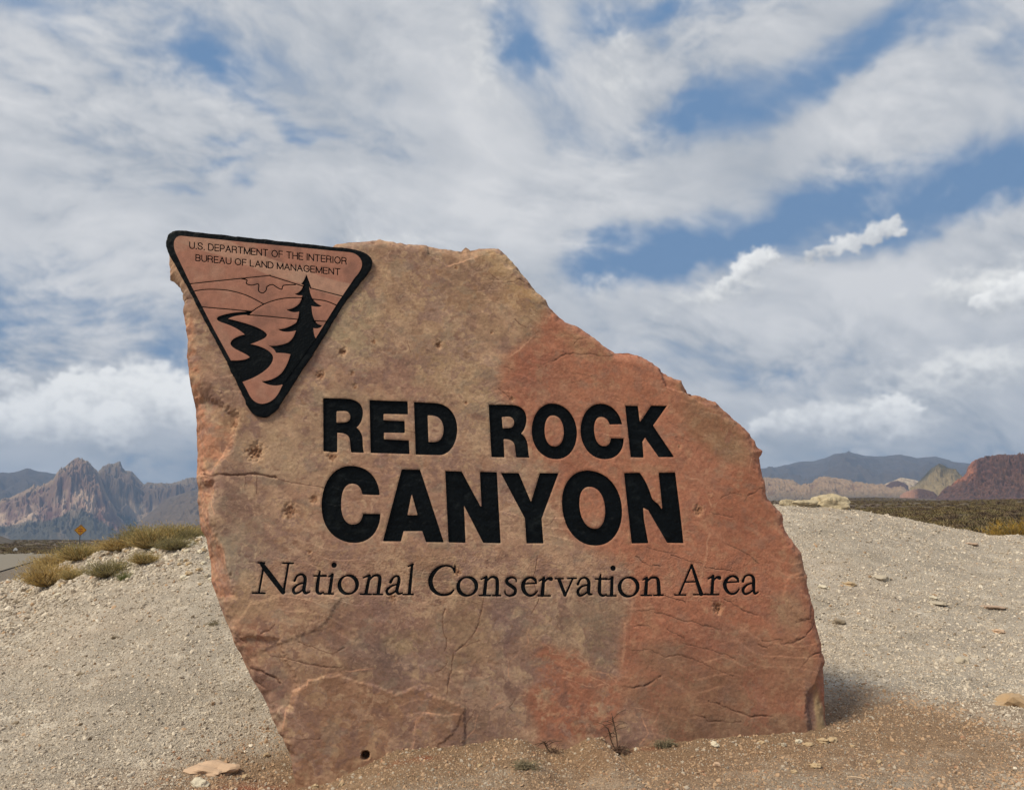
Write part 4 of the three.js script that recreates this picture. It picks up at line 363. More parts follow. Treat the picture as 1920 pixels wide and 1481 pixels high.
D.puffs = [[0.2547,0.2928,0.00956,0.74],[0.2655,0.3004,0.01304,0.74],[0.275,0.3075,0.01651,0.74],[0.2845,0.3138,0.01825,0.74],[0.2939,0.3189,0.01825,0.74],
[0.3044,0.3233,0.01564,0.74],[0.3108,0.3197,0.01043,0.74],[0.3532,0.3166,0.01043,0.5],[0.3681,0.3219,0.01217,0.5],[0.378,0.323,0.00956,0.5],[0.3895,0.3239,0.0113,0.5],
[0.3998,0.3261,0.01217,0.5],[0.4114,0.3297,0.01304,0.5],[0.4227,0.3316,0.0139,0.5],[0.434,0.3345,0.0139,0.5],[0.444,0.3364,0.0113,0.5],[0.4512,0.3314,0.00695,0.5],
[0.4419,0.3445,0.00608,0.5],[0.4134,0.1447,0.00869,1.05],[0.4243,0.1481,0.0139,1.05],[0.437,0.1484,0.01564,1.05],[0.4494,0.1452,0.01217,1.05],[0.4574,0.1419,0.00782,1.05],
[0.2843,0.1316,0.01564,0.72],[0.3048,0.1338,0.01912,0.72],[0.3251,0.136,0.02086,0.72],[0.348,0.139,0.02259,0.72],[0.3702,0.1367,0.02259,0.72],[0.3921,0.1338,0.02259,0.72],
[0.4134,0.1303,0.02259,0.72],[0.4396,0.127,0.02259,0.72],[0.5233,0.2465,0.0139,0.9],[0.5351,0.2515,0.01738,0.9],[0.5484,0.2539,0.02086,0.9],[0.5629,0.2549,0.02433,0.9],
[0.5792,0.2534,0.02607,0.9],[-0.5754,0.1205,0.03476,1.0],[-0.5551,0.1231,0.02955,1.0],[-0.5368,0.1278,0.02781,1.0],[-0.5195,0.1324,0.02955,1.0],[-0.5028,0.1414,0.03128,1.0],
[-0.485,0.1494,0.03476,1.0],[-0.4651,0.1555,0.03997,1.0],[-0.4429,0.1571,0.04171,1.0],[-0.4199,0.1611,0.04519,1.0],[-0.3966,0.1604,0.04519,1.0],[-0.3742,0.1559,0.04171,1.0],
[-0.3515,0.1495,0.03997,1.0],[-0.4892,0.1704,0.01477,1.0],[-0.4987,0.1639,0.01304,1.0],[-0.4516,0.1816,0.0113,1.0],[-0.5194,0.1192,0.02607,1.0],[-0.4807,0.1273,0.03128,1.0],
[-0.4396,0.127,0.03476,1.0],[-0.5698,0.1573,0.02259,0.55],[-0.5518,0.1623,0.02086,0.55],[-0.5374,0.1604,0.01564,0.55],[0.0692,0.5862,0.02259,0.75],[0.0486,0.5957,0.02086,0.75],
[0.0862,0.5766,0.0139,0.75]];
D.sign = [[-41.3909,2.9339,-82.1632],0.778];
D.pxstones = [];
D.shrubs = [[-0.4912,16.54,0.646,0.521,0],[-0.4857,19.49,0.712,0.466,0],[-0.4642,17.54,0.619,0.398,1],[-0.5074,32,0.403,0.242,2],[-0.47,15.54,0.313,0.235,1],
[-0.4354,14.04,0.53,0.318,2],[-0.4214,13.42,0.169,0.186,3],[-0.4272,16.16,0.59,0.305,0],[-0.3962,15.04,0.587,0.455,1],[-0.4085,16.1,0.608,0.406,2],[-0.3721,14.26,0.467,0.269,2],
[-0.3728,15.3,0.578,0.347,1],[-0.354,15.6,0.589,0.354,1],[-0.3593,14.96,0.377,0.245,2],[-0.4028,13.82,0.313,0.226,1],[-0.4476,17.72,0.513,0.223,1],[-0.3869,13.42,0.152,0.135,4],
[-0.3238,15.6,0.688,0.393,1],[0.5319,26,1.146,0.851,5],[0.5579,26.5,1.335,1.035,5],[0.4317,60,2.267,0.982,2],[0.4812,48,1.511,0.725,2],[0.505,42,1.322,0.688,2],
[0.401,70,2.204,0.793,2]];
D.named = [[-2.288,-6.89,0.384,0.091,"pink","flat pale pink stone half sunk beside red dirt"],[-2.273,-6.536,0.131,0.078,"pale","pale chipped stone beside the flat pink stone"],
[3.97,-10.558,0.156,0.085,"dark","dark oval stone just beyond the slab"],[5.44,-12.769,0.297,0.105,"grey","flat grey stone lying on the pale slope"],[4.774,-12.263,0.215,0.083,"tan","tan slab-like stone next to the flat grey stone"],
[4.303,-11.97,0.144,0.064,"pale","white stone near the slab, below the tan stone"],[4.792,-9.365,0.146,0.106,"grey","round grey-green stone alone on the slope"],
[6.033,-10.856,0.156,0.063,"pink","pink stone low on the bare slope"],[6.639,-12.052,0.399,0.069,"red","long reddish stone flush with the gravel"],[9.429,-17.638,0.327,0.076,"red","small reddish stone close to the crest"],
[5.798,-11.903,0.283,0.058,"grey","thin grey stone below a white stone"],[5.889,-12.126,0.136,0.059,"pale","white stone resting against a thin grey stone"],
[-6.777,-13.022,0.148,0.074,"pale","pale stone below the straw-coloured shrub"],[-8.063,-14.12,0.123,0.072,"dark","small dark stone on the gravel near the road"],
[-4.454,-9.839,0.095,0.041,"dark","dark brown stone on the smooth gravel slope"],[-4.315,-8.821,0.074,0.043,"dark","small dark olive stone in grey gravel"]];
D.foot = [[2.46,-6.852,0.073,0.046,"tan"],[2.377,-6.839,0.109,0.041,"tan"],[2.233,-6.74,0.072,0.036,"tan"],[2.187,-6.818,0.063,0.036,"pale"],[1.528,-6.749,0.065,0.044,"pale"],
[1.424,-6.219,0.056,0.04,"pink"],[1.155,-6.803,0.035,0.03,"tan"],[0.872,-6.755,0.034,0.034,"tan"],[0.933,-6.756,0.03,0.03,"pale"],[1.902,-6.82,0.054,0.031,"tan"],
[2.047,-6.736,0.044,0.031,"grey"],[2.089,-6.176,0.09,0.041,"tan"],[1.906,-6.068,0.048,0.028,"tan"],[-1.19,-6.288,0.04,0.028,"tan"],[-0.637,-6.308,0.036,0.024,"red"],
[-0.217,-6.096,0.035,0.023,"tan"],[-1.406,-6.428,0.058,0.037,"tan"],[0.145,-6.098,0.031,0.023,"tan"],[-1.987,-6.712,0.071,0.044,"tan"],[-2.139,-6.875,0.059,0.041,"tan"],
[-1.968,-7.196,0.056,0.038,"tan"],[2.565,-6.727,0.041,0.027,"tan"],[2.571,-6.274,0.043,0.03,"tan"]];
D.crestrock = [[7.125,-19.009,0.814,0.267],[6.445,-18.827,0.661,0.127],[6.065,-18.743,0.331,0.14]];
D.clod = [4.425,-7.768,0.45,0.248];
D.weeds = [[0.8,-6.745,2,0.3,150,0,"dry weed with a bare twiggy stalk against the slab"],[1.16,-6.795,0,0.1,160,1,"small grey-green weed tuft touching the slab"],
[0.089,-5.979,0,0.1,140,1,"grey weed tuft in the dirt in front of the slab"],[0.3,-6.675,1,0.1,16,0,"single thin dry stem bent against the slab"],[-3.355,-9.823,0,0.1,50,1,"tiny yellowish tuft behind the slab edge"]];
D.twig = [2.254,-5.905];
D.tent = [-125.0,-216.51,1.26,1.1];
D.shrubWords = [["straw-yellow shrub spilling down the bank, lowest of its clump","shrub","dry shrubs on the gravel bank"],["straw-yellow shrub in the middle of the clump by the road","shrub","dry shrubs on the gravel bank"],
["yellow-green shrub at the top of the clump below the road sign","shrub","dry shrubs on the gravel bank"],["small dark green bush at the edge of the grey roadside gravel","shrub","dry shrubs on the gravel bank"],
["small brownish shrub beside the lowest straw-yellow shrub","shrub","dry shrubs on the gravel bank"],["grey-green shrub alone among the pale rubble","shrub","dry shrubs on the gravel bank"],
["bright lime-green weed at the foot of the grey-green shrub","shrub","dry shrubs on the gravel bank"],["straw-brown shrub at the open end of the crest hedge","shrub","dry shrubs on the gravel bank"],
["tall yellow-green shrub on the crest of the bank","shrub","dry shrubs on the gravel bank"],["grey-olive shrub behind the tall crest shrub","shrub","dry shrubs on the gravel bank"],
["low dark olive shrub in front of the crest hedge","shrub","dry shrubs on the gravel bank"],["yellow shrub in the crest hedge near the slab","shrub","dry shrubs on the gravel bank"],
["yellow shrub touching the slab edge on the crest","shrub","dry shrubs on the gravel bank"],["small olive shrub under the slab edge on the crest","shrub","dry shrubs on the gravel bank"],
["pale wispy shrub in the rubble below the crest","shrub","dry shrubs on the gravel bank"],["low yellow shrub between the two clumps","shrub","dry shrubs on the gravel bank"],
["sparse orange-brown dead plant on the pale rubble","shrub","dry shrubs on the gravel bank"],["yellow shrub hidden partly behind the slab","shrub","dry shrubs on the gravel bank"],
["golden shrub rising beyond the pale crest","shrub","shrubs behind the bank"],["second golden shrub just past the end of the pale crest","shrub","shrubs behind the bank"],
["olive shrub behind the pale crest, middle of three","shrub","shrubs behind the bank"],["olive shrub behind the low end of the pale crest","shrub","shrubs behind the bank"],
["olive shrub beside the golden shrub","shrub","shrubs behind the bank"],["olive shrub farthest up the scrub plain","shrub","shrubs behind the bank"]];

const T0 = Date.now(), stage = (n) => console.log(n, ((Date.now() - T0) / 1000).toFixed(1));
// ------------------------------------------------------------------ helpers
function rng(seed) { let s = seed >>> 0; return () => { s = (s + 0x6d2b79f5) | 0; let t = Math.imul(s ^ (s >>> 15), 1 | s); t = (t + Math.imul(t ^ (t >>> 7), 61 | t)) ^ t; return ((t ^ (t >>> 14)) >>> 0) / 4294967296; }; }
const PERM = new Uint8Array(512), GX = new Float64Array(256), GY = new Float64Array(256);
{ const r = rng(77), p = [...Array(256).keys()]; for (let i = 255; i > 0; i--) { const j = Math.floor(r() * (i + 1)); [p[i], p[j]] = [p[j], p[i]]; } for (let i = 0; i < 512; i++) PERM[i] = p[i & 255]; for (let i = 0; i < 256; i++) { const a = r() * Math.PI * 2; GX[i] = Math.cos(a); GY[i] = Math.sin(a); } }
function noise(x, y) {
  const fx = Math.floor(x), fy = Math.floor(y), X = fx & 255, Y = fy & 255; x -= fx; y -= fy;
  const u = x * x * x * (x * (x * 6 - 15) + 10), v = y * y * y * (y * (y * 6 - 15) + 10);
  const a = PERM[PERM[X] + Y], b = PERM[PERM[X + 1] + Y], c = PERM[PERM[X] + Y + 1], d = PERM[PERM[X + 1] + Y + 1];
  const na = GX[a] * x + GY[a] * y, nb = GX[b] * (x - 1) + GY[b] * y, nc = GX[c] * x + GY[c] * (y - 1), nd = GX[d] * (x - 1) + GY[d] * (y - 1);
  const l = na + u * (nb - na), m = nc + u * (nd - nc); return (l + v * (m - l)) * 1.5;
}
function fbm(x, y, n, g = 0.5) { let s = 0, a = 1, t = 0; for (let i = 0; i < n; i++) { s += a * noise(x, y); t += a; a *= g; x = x * 2.03 + 17.3; y = y * 2.03 - 9.1; } return s / t; }
function ridged(x, y, n) { let s = 0, a = 1, t = 0; for (let i = 0; i < n; i++) { s += a * (1 - 2 * Math.abs(noise(x, y))); t += a; a *= 0.5; x = x * 2.05 + 5.2; y = y * 2.05 + 1.7; } return s / t; }
const clamp = (x, a = 0, b = 1) => Math.min(b, Math.max(a, x));
const smooth = (a, b, x) => { const t = clamp((x - a) / (b - a)); return t * t * (3 - 2 * t); };
const lerp = (a, b, t) => a + (b - a) * t;
const s2l = (c) => { c /= 255; return c <= 0.04045 ? c / 12.92 : ((c + 0.055) / 1.055) ** 2.4; };
const lin = (r, g, b, k = 1) => [s2l(r) * k, s2l(g) * k, s2l(b) * k];
const mix3 = (a, b, t) => [lerp(a[0], b[0], t), lerp(a[1], b[1], t), lerp(a[2], b[2], t)];
function table(points, x) { if (x <= points[0][0]) return points[0].slice(1); for (let i = 1; i < points.length; i++) if (x <= points[i][0]) { const p = points[i - 1], q = points[i], t = (x - p[0]) / (q[0] - p[0]); return p.slice(1).map((v, k) => lerp(v, q[k + 1], t)); } return points[points.length - 1].slice(1); }
const taken = {};
function numbered(name) { const n = taken[name] = (taken[name] ?? -1) + 1; return n ? name + '_' + String(n).padStart(3, '0') : name; }
function mesh(name, g, m, parent) { const o = new THREE.Mesh(g, m); o.name = parent ? name : numbered(name); o.castShadow = o.receiveShadow = true; (parent ?? scene).add(o); return o; }
function tag(o, label, category, group) { o.userData.label = label; o.userData.category = category; if (group) o.userData.group = group; return o; }
function struct(o, label, category, kind = 'structure') { o.userData.kind = kind; return tag(o, label, category); }
function geo(pos, idx, extra = {}) { const g = new THREE.BufferGeometry(); g.setAttribute('position', new THREE.BufferAttribute(new Float32Array(pos), 3)); for (const [k, [a, n]] of Object.entries(extra)) g.setAttribute(k, new THREE.BufferAttribute(new Float32Array(a), n)); if (idx) g.setIndex(new THREE.BufferAttribute(new Uint32Array(idx), 1)); g.computeVertexNormals(); return g; }
function dataTexture(w, h, f, srgb = true) { const d = new Uint8Array(w * h * 4); for (let y = 0; y < h; y++) for (let x = 0; x < w; x++) { const c = f(x, y), i = (y * w + x) * 4; d[i] = c[0]; d[i + 1] = c[1]; d[i + 2] = c[2]; d[i + 3] = 255; } const t = new THREE.DataTexture(d, w, h); t.magFilter = THREE.LinearFilter; t.minFilter = THREE.LinearMipmapLinearFilter; t.generateMipmaps = true; t.wrapS = t.wrapT = THREE.RepeatWrapping; if (srgb) t.colorSpace = THREE.SRGBColorSpace; t.needsUpdate = true; return t; }

// ------------------------------------------------------------------ sky: blue air with broken cloud, the same all round
{
  const W = 4096, H = 2048, d = new Float32Array(W * H * 4);
  const g = (list, a, e) => { let s = 0; for (const [ca, ce, rx, ry, rot, amp] of list) { const dx = a - ca, dy = e - ce; if (Math.abs(dx) > 0.75 || Math.abs(dy) > 0.5) continue; const c = Math.cos(rot), n = Math.sin(rot), p = (dx * c + dy * n) / rx, q = (-dx * n + dy * c) / ry, k = p * p + q * q; if (k < 9) s += amp * Math.exp(-k); } return s; };
  const puffs = (a, e) => { let best = -9, lit = 0; for (const [ca, ce, r, w] of D.puffs) { const dx = a - ca, dy = e - ce; if (Math.abs(dx) > r * 1.6 || Math.abs(dy) > r * 1.6) continue; const q = 1 - Math.hypot(dx, dy * 1.15) / r; if (q > best) { best = q; } lit = Math.max(lit, w * (0.5 + 0.5 * dy / r - 0.22 * dx / r) * smooth(-0.3, 0.4, q)); } return [best, lit]; };
  for (let row = 0; row < H; row++) {
    const up = ((row + 0.5) / H - 0.5) * Math.PI, y = Math.sin(up), cu = Math.cos(up);
    for (let col = 0; col < W; col++) {
      const i = (row * W + col) * 4; d[i + 3] = 1;
      if (y < -0.02) { d[i] = 0.30; d[i + 1] = 0.27; d[i + 2] = 0.23; continue; }
      const round = ((col + 0.5) / W - 0.5) * 2 * Math.PI, x = Math.cos(round) * cu, z = Math.sin(round) * cu;
      const a = Math.atan2(x, -z), e = up;
      if ((Math.abs(a) > 0.8 || e > 0.95) && (col & 1)) { d[i] = d[i - 4]; d[i + 1] = d[i - 3]; d[i + 2] = d[i - 2]; continue; }
      // a slanting sheet of broken cloud seen in perspective
      const k = 1.5 / (Math.max(y, 0) + 0.5), px = x * k, pz = z * k;
      const wx = 0.10 * fbm(px * 2.1 + 3.1, pz * 2.1, 2), wz = 0.10 * fbm(px * 2.1 - 8.2, pz * 2.1 + 4.4, 2);
      const sx = (px * 0.93 - pz * 0.36) + wx, sz = (px * 0.36 + pz * 0.93) + wz;
      const f1 = fbm(sx * 1.3, sz * 2.2, 3, 0.5), f2 = fbm(sx * 3.4 + 11, sz * 5.6, 4, 0.55), f3 = fbm(sx * 15 + 5 + f2 * 1.2, sz * 21 + f1, 5, 0.62);
      let B = 0, C = 0, puff = 0, top = 0, Q = -9, lit = 0; const veil = 0.35 + 0.65 * smooth(-0.25, 0.3, fbm(sx * 2.7 + 71, sz * 2.7, 3));
      if (Math.abs(a) < 1.2 && e < 0.95) {
        const wa = a + 0.030 * fbm(a * 11, e * 13, 4, 0.6), we = e + 0.024 * fbm(a * 11 + 40, e * 15, 4, 0.6); B = g(D.cover, wa, we);
        puff = 1 - 1.7 * Math.abs(fbm(a * 22 + 3, e * 30, 5, 0.6)); const qa = a + 0.012 * fbm(a * 50, e * 60, 4, 0.6), qe = e + 0.010 * fbm(a * 50 + 30, e * 60, 4, 0.6); C = g(D.bright, qa, qe) * (0.6 + 0.5 * puff); const ba = a + 0.013 * fbm(a * 60 + 8, e * 70, 5, 0.62), be = e + 0.012 * fbm(a * 70 + 50, e * 80 + 5, 4, 0.6); if (e < 0.4) [Q, lit] = puffs(ba, be); if (C > 0.02) top = g(D.bright, qa, qe - 0.013) - g(D.bright, qa, qe + 0.013);
      }
      const dens = 0.60 + 0.40 * f1 + 0.52 * f2 + 0.42 * f3 * veil + B * 1.2;
      const alpha = smooth(-0.14, 0.84, dens + 0.08 * f3);
      const hor = Math.exp(-Math.max(y, 0) * 9);
      const blue = [lerp(0.102, 0.19, hor), lerp(0.186, 0.245, hor), lerp(0.325, 0.30, hor)];
      const lump = 0.38 + 0.74 * f2 + 0.66 * f3 * veil + 0.80 * fbm(sx * 2.0 + 31, sz * 3.0 + 9, 4) + 0.45 * (B > 0 ? B : 0);
      const white = clamp(lump), grey = [lerp(0.25, 0.325, 1 - hor), lerp(0.272, 0.345, 1 - hor), lerp(0.288, 0.375, 1 - hor)];
      let c = mix3(grey, [0.535, 0.535, 0.54], white * lerp(0.45, 1, 1 - hor));
      c = mix3(blue, c, alpha * 0.97);
      const cum = smooth(0.06, 0.72, C + 0.30 * f3), cl = clamp(0.22 + C * 0.28 + top * 0.7 + (puff - 0.45) * 0.6 + f3 * 0.5);
      c = mix3(c, mix3([0.34, 0.355, 0.375], [0.66, 0.655, 0.635], cl), cum * 0.95);
      if (Q > -0.6) { const al = smooth(-0.16, 0.5, Q + 0.3 * f3 + 0.1 * (puff - 0.5)); c = mix3(c, mix3([0.35, 0.362, 0.38], [0.74, 0.735, 0.715], clamp(lit * 1.3 - 0.04 + 0.35 * (puff - 0.5) + 0.35 * f3)), al * 0.96); }
      d[i] = c[0]; d[i + 1] = c[1]; d[i + 2] = c[2];
    }
  }
  const t = new THREE.DataTexture(d, W, H, THREE.RGBAFormat, THREE.FloatType); t.mapping = THREE.EquirectangularReflectionMapping; t.magFilter = THREE.LinearFilter; t.colorSpace = THREE.LinearSRGBColorSpace; t.needsUpdate = true;
  scene.background = t; scene.environment = t;
}
stage('sky');

// ------------------------------------------------------------------ terrain
const cosT = Math.cos(D.theta), sinT = Math.sin(D.theta), [P0x, , P0z] = D.P0;
const slabU = (x, z) => (x - P0x) * cosT - (z - P0z) * sinT, slabW = (x, z) => (x - P0x) * sinT + (z - P0z) * cosT;
const slope = (a) => lerp(0.0035, 0.049, smooth(-0.12, 0.30, a)) ;
function plain(a, r) { const w = Math.abs(a) > 1 ? Math.max(0, 1.6 - Math.abs(a)) / 0.6 : 1; return -1.0 + lerp(0.004, slope(a), w) * Math.min(r, 3600) + Math.max(0, r - 3600) * 0.004; }
function groundH(x, z, detail = true) {
  const r = Math.hypot(x, z), a = Math.atan2(x, -z), u = slabU(x, z), w = slabW(x, z), h0 = table(D.contact, u)[0] * Math.exp(-((Math.max(0, Math.abs(w) - 0.35)) ** 2) / 1.6) + (Math.abs(w) > 0.3 ? 0.02 * smooth(0.3, 2, Math.abs(w)) : 0);
  let [rc, hc] = table(D.crest, a);
  const back = smooth(0.75, 1.3, Math.abs(a)); hc = lerp(hc, 0.1, back); rc = lerp(rc, 30, back);
  let h;
  const t = clamp((r - 7.2) / (rc - 7.2));
  const s = t < 1 ? lerp(t, t * t * (3 - 2 * t), 0.45) : 1;
  h = h0 * (1 - s) + hc * s;
  if (r > rc) { const p = plain(a, r), q = smooth(0, 1, (r - rc) / (8 + rc * 0.7)); h = lerp(hc - Math.min(r - rc, 12) * 0.12, p, q); }
  if (detail) {
    const near = 1 - smooth(20, 60, r);
    h += near * (0.035 * fbm(x * 0.9, z * 0.9, 3) * smooth(5, 9, r) + 0.012 * fbm(x * 4.1, z * 4.1, 3) + 0.006 * fbm(x * 15, z * 15, 2));
    if (w > -0.3 && w < 0.9 && u > -1.6 && u < 3) { const b = fbm(x * 5.2 + 3, z * 5.2, 4, 0.6); h += Math.exp(-((w - 0.02) ** 2) / 0.02) * (0.012 + 0.05 * Math.max(0, b)) * smooth(-1.1, -0.6, u); }
    if (r > 9) h += smooth(9, 14, r) * near * 0.05 * Math.max(0, fbm(x * 1.7 + 5, z * 1.7, 3));
    if (r > 40) h += smooth(40, 400, r) * (0.012 * r) * fbm(x / (r * 0.22 + 30), z / (r * 0.22 + 30), 4) * 0.5;
  }
  return h;
}
const soil = { pale: lin(206, 195, 179, 0.83), grey: lin(192, 181, 167, 0.82), dirt: lin(166, 135, 104, 0.72), red: lin(160, 96, 66, 0.75), scrub: lin(120, 100, 76, 0.72), olive: lin(112, 100, 70, 0.66), dark: lin(98, 82, 68, 0.68), shoulder: lin(140, 128, 114, 0.8), chalk: lin(225, 215, 200, 0.9), ash: lin(174, 164, 150, 0.8) };
function soilColor(x, z, r, a) {
  const n = fbm(x * 0.35, z * 0.35, 4), m = fbm(x * 1.9 + 7, z * 1.9, 4), f = fbm(x * 9, z * 9, 3);
  const n2 = fbm(x * 0.8 + 19, z * 1.3, 4), n3 = fbm(x * 3.1, z * 4.4 + 3, 4); let c = mix3(soil.grey, soil.pale, clamp(0.45 + n * 0.9 + m * 0.6)); c = mix3(c, soil.chalk, clamp(smooth(0.14, 0.42, n3) * 0.7 + smooth(0.1, 0.5, n2) * 0.5)); c = mix3(c, soil.ash, clamp(smooth(0.12, 0.42, -n2) * 0.6 + smooth(0.2, 0.45, -n3) * 0.5));
  const u = slabU(x, z), w = slabW(x, z), du = Math.max(0, -1.5 - u, u - 3.4) * (w > -0.5 ? 0.5 : 1), dz = Math.max(0, Math.abs(w + 0.1) - 0.35);
  const near = 1 - smooth(0.1, 1.3, Math.hypot(du * 1.3, dz * (w > 0 ? 0.7 : 1.6)) + m * 0.6 + f * 0.3);
  c = mix3(c, soil.dirt, clamp(near * 0.95 + Math.max(0, m - 0.22) * 0.9));
  const rd = (cx, cw, rx, rz) => Math.exp(-(((u - cx) / rx) ** 2 + ((w - cw) / rz) ** 2));
  c = mix3(c, soil.red, clamp(1.5 * (rd(-1.62, 0.12, 0.3, 0.25) + 0.8 * rd(-0.5, 0.28, 0.16, 0.06) + 0.7 * rd(1.3, 0.06, 0.22, 0.05)) * (0.7 + m + f) + 0.25 * Math.max(0, n - 0.15)));
  const [rc] = table(D.crest, a), far = smooth(rc + 1.5, rc + 9, r);
  if (far > 0) { const p = fbm(x / 60, z / 25, 4), q = fbm(x / (20 + r * 0.05), z / (8 + r * 0.03), 3); let s = mix3(soil.scrub, soil.dark, clamp(0.5 + p)); s = mix3(s, soil.olive, clamp(0.35 + q * 1.6 - smooth(300, 1200, r) * 0.5)); if (a < -0.3 && r < 260) s = mix3(s, soil.shoulder, smooth(-0.36, -0.42, a) * smooth(260, 120, r)); c = mix3(c, s, far); }
  const k = 1 + 0.16 * f + 0.10 * m; return [c[0] * k, c[1] * k, c[2] * k];
}
// grain of the gravel: small stones and grit of differing tone, 1.1 m a tile
const gravelTex = (() => {
  const N = 1024, r = rng(5), v = new Float32Array(N * N), hgt = new Float32Array(N * N), tone = new Float32Array(N * N);
  for (let k = 0; k < 26000; k++) { const R = 1.6 + 5.5 * r() ** 3.2, cx = r() * N, cy = r() * N, t = (r() - 0.5), e = 0.6 + 0.4 * r(), th = r() * 3.14, c = Math.cos(th), s = Math.sin(th); for (let j = -Math.ceil(R); j <= R; j++) for (let i = -Math.ceil(R); i <= R; i++) { const p = (i * c + j * s) / R, q = (-i * s + j * c) / (R * e), d = 1 - p * p - q * q; if (d > 0) { const o = ((Math.floor(cy + j) + N) % N) * N + (Math.floor(cx + i) + N) % N, hh = Math.sqrt(d) * R; if (hh > hgt[o]) { hgt[o] = hh; tone[o] = t; } } } }
  for (let i = 0; i < N * N; i++) v[i] = hgt[i];
  const map = dataTexture(N, N, (x, y) => { const o = y * N + x, g = 238 + tone[o] * 60 + (r() - 0.5) * 26; return [clamp(g, 0, 255), clamp(g - 2 + tone[o] * 4, 0, 255), clamp(g - 5 + tone[o] * 12, 0, 255)]; });
  const bump = dataTexture(N, N, (x, y) => { const g = clamp(v[y * N + x] * 32 + r() * 14, 0, 255); return [g, g, g]; }, false);
  for (const t of [map, bump]) t.repeat.set(1 / 1.1, 1 / 1.1);
  return { map, bump };
})();
{
  const angs = []; for (let i = 0; i <= 620; i++) angs.push(-0.68 + 1.36 * i / 620); for (let i = 1; i < 72; i++) angs.push(0.68 + (Math.PI * 2 - 1.36) * i / 72);
  const rad = []; for (let i = 0; i < 10; i++) rad.push(0.25 * (2.6 / 0.25) ** (i / 10)); for (let i = 0; i < 330; i++) rad.push(2.6 * (34 / 2.6) ** (i / 330)); for (let i = 0; i <= 170; i++) rad.push(34 * (26000 / 34) ** (i / 170));
  const na = angs.length, nr = rad.length, pos = [], col = [], uv = [], idx = [];
  for (let j = 0; j < nr; j++) for (let i = 0; i < na; i++) { const r = rad[j], a = angs[i] > Math.PI ? angs[i] - 2 * Math.PI : angs[i], x = Math.sin(a) * r, z = -Math.cos(a) * r; pos.push(x, groundH(x, z), z); col.push(...soilColor(x, z, r, a)); uv.push(x, z); }
  for (let j = 0; j < nr - 1; j++) for (let i = 0; i < na; i++) { const p = j * na + i, q = j * na + (i + 1) % na; idx.push(p, q, p + na, q, q + na, p + na); }
  const c0 = pos.length / 3; pos.push(0, groundH(0, 0), 0); col.push(...soil.dirt); uv.push(0, 0); for (let i = 0; i < na; i++) idx.push(c0, (i + 1) % na, i);
  const m = new THREE.MeshStandardMaterial({ vertexColors: true, map: gravelTex.map, bumpMap: gravelTex.bump, bumpScale: 0.013, roughness: 0.97 });
  struct(mesh('ground', geo(pos, idx, { color: [col, 3], uv: [uv, 2] }), m), 'pale desert gravel rising to a bank and running out to the scrub plain', 'ground');
}
stage('ground');

// mountains and hills: each a massif with talus, cliffs and gullies
const rockMat = new THREE.MeshStandardMaterial({ vertexColors: true, roughness: 0.95 });
function massif(name, key, label, o) {
  const [prof, dist] = D.mts[key], a0 = prof[0][0], a1 = prof[prof.length - 1][0], na = o.na ?? 300, nt = o.nt ?? 100, nb = 14, pos = [], col = [], idx = [];
  const seed = o.seed, L = o.L ?? dist * 0.012, run = o.run ?? dist * 0.2;
  for (let j = 0; j <= nt + nb; j++) for (let i = 0; i <= na; i++) {
    const a = lerp(a0, a1, i / na), X = a * dist, t0 = Math.min(1, j / nt), base = plain(a, dist - run * (1 - t0)) - (o.sink ?? 10);
    const ends = smooth(0, 0.05, i / na) * smooth(0, 0.05, 1 - i / na);
    const sw = (o.sway ?? (o.open ? 0.05 : 0.14)) * (a1 - a0) * (1 - t0) * fbm(i / na * 5 + seed, t0 * 2.2 + seed, 3); let crest = table(prof, clamp(a + sw, a0, a1))[0]; const Hc = Math.max(4, crest - base);
    crest += Hc * (o.jag ?? 0.025) * (fbm(X / L * 1.3 + seed, seed, 4)); crest = lerp(base, crest, ends);
    const t = Math.min(1, j / nt), back = j > nt ? (j - nt) / nb : 0;
    const r = dist - run * (1 - t) + back * run * 0.6, warp = 0.10 * fbm(X / L * 0.7 + seed * 3, r / L * 0.25, 3) * (t < 1 ? 1 : 0);
    const tt = clamp(t + warp * Math.sin(Math.PI * t)), cl = o.cliff ?? 0.5;
    const ramp = tt < 0.42 ? 0.30 * tt / 0.42 : tt < 0.50 ? 0.30 + 0.36 * (tt - 0.42) / 0.08 : tt < 0.74 ? 0.66 + 0.08 * (tt - 0.50) / 0.24 : tt < 0.82 ? 0.74 + 0.16 * (tt - 0.74) / 0.08 : 0.90 + 0.10 * (tt - 0.82) / 0.18;
    let f = lerp(tt, ramp, cl);
    const env = Math.sin(Math.PI * Math.min(t, 0.97)) ** 0.8, gl = ridged(X / L + seed + 0.4 * fbm(X / L, r / L, 2), r / (L * 2.6) + seed, 5), fine = ridged(X / L * 4.2 + seed, r / L * 3.0, 4);
    let h = lerp(base, crest, f) + Hc * env * ((o.gully ?? 0.16) * (gl - 0.15) + (o.fine ?? 0.04) * fine);
    if (back) h = lerp(crest, base - 5, back ** 0.8);
    h = Math.min(h, crest + Hc * 0.01);
    pos.push(Math.sin(a) * r, h, -Math.cos(a) * r);
    const c = o.color((h - base) / Math.max(Hc, 1), X, r, gl, fine, i / na, t), k = 1 + 0.5 * fbm(X / L * 6, h / L * 6 + r / L * 3, 4, 0.65); col.push(c[0] * k, c[1] * k, c[2] * k);
  }
  const n = na + 1; for (let j = 0; j < nt + nb; j++) for (let i = 0; i < na; i++) { const p = j * n + i; idx.push(p, p + 1, p + n, p + 1, p + n + 1, p + n); }
  return struct(mesh(name, geo(pos, idx, { color: [col, 3] }), rockMat), label, o.category ?? 'mountain');
}
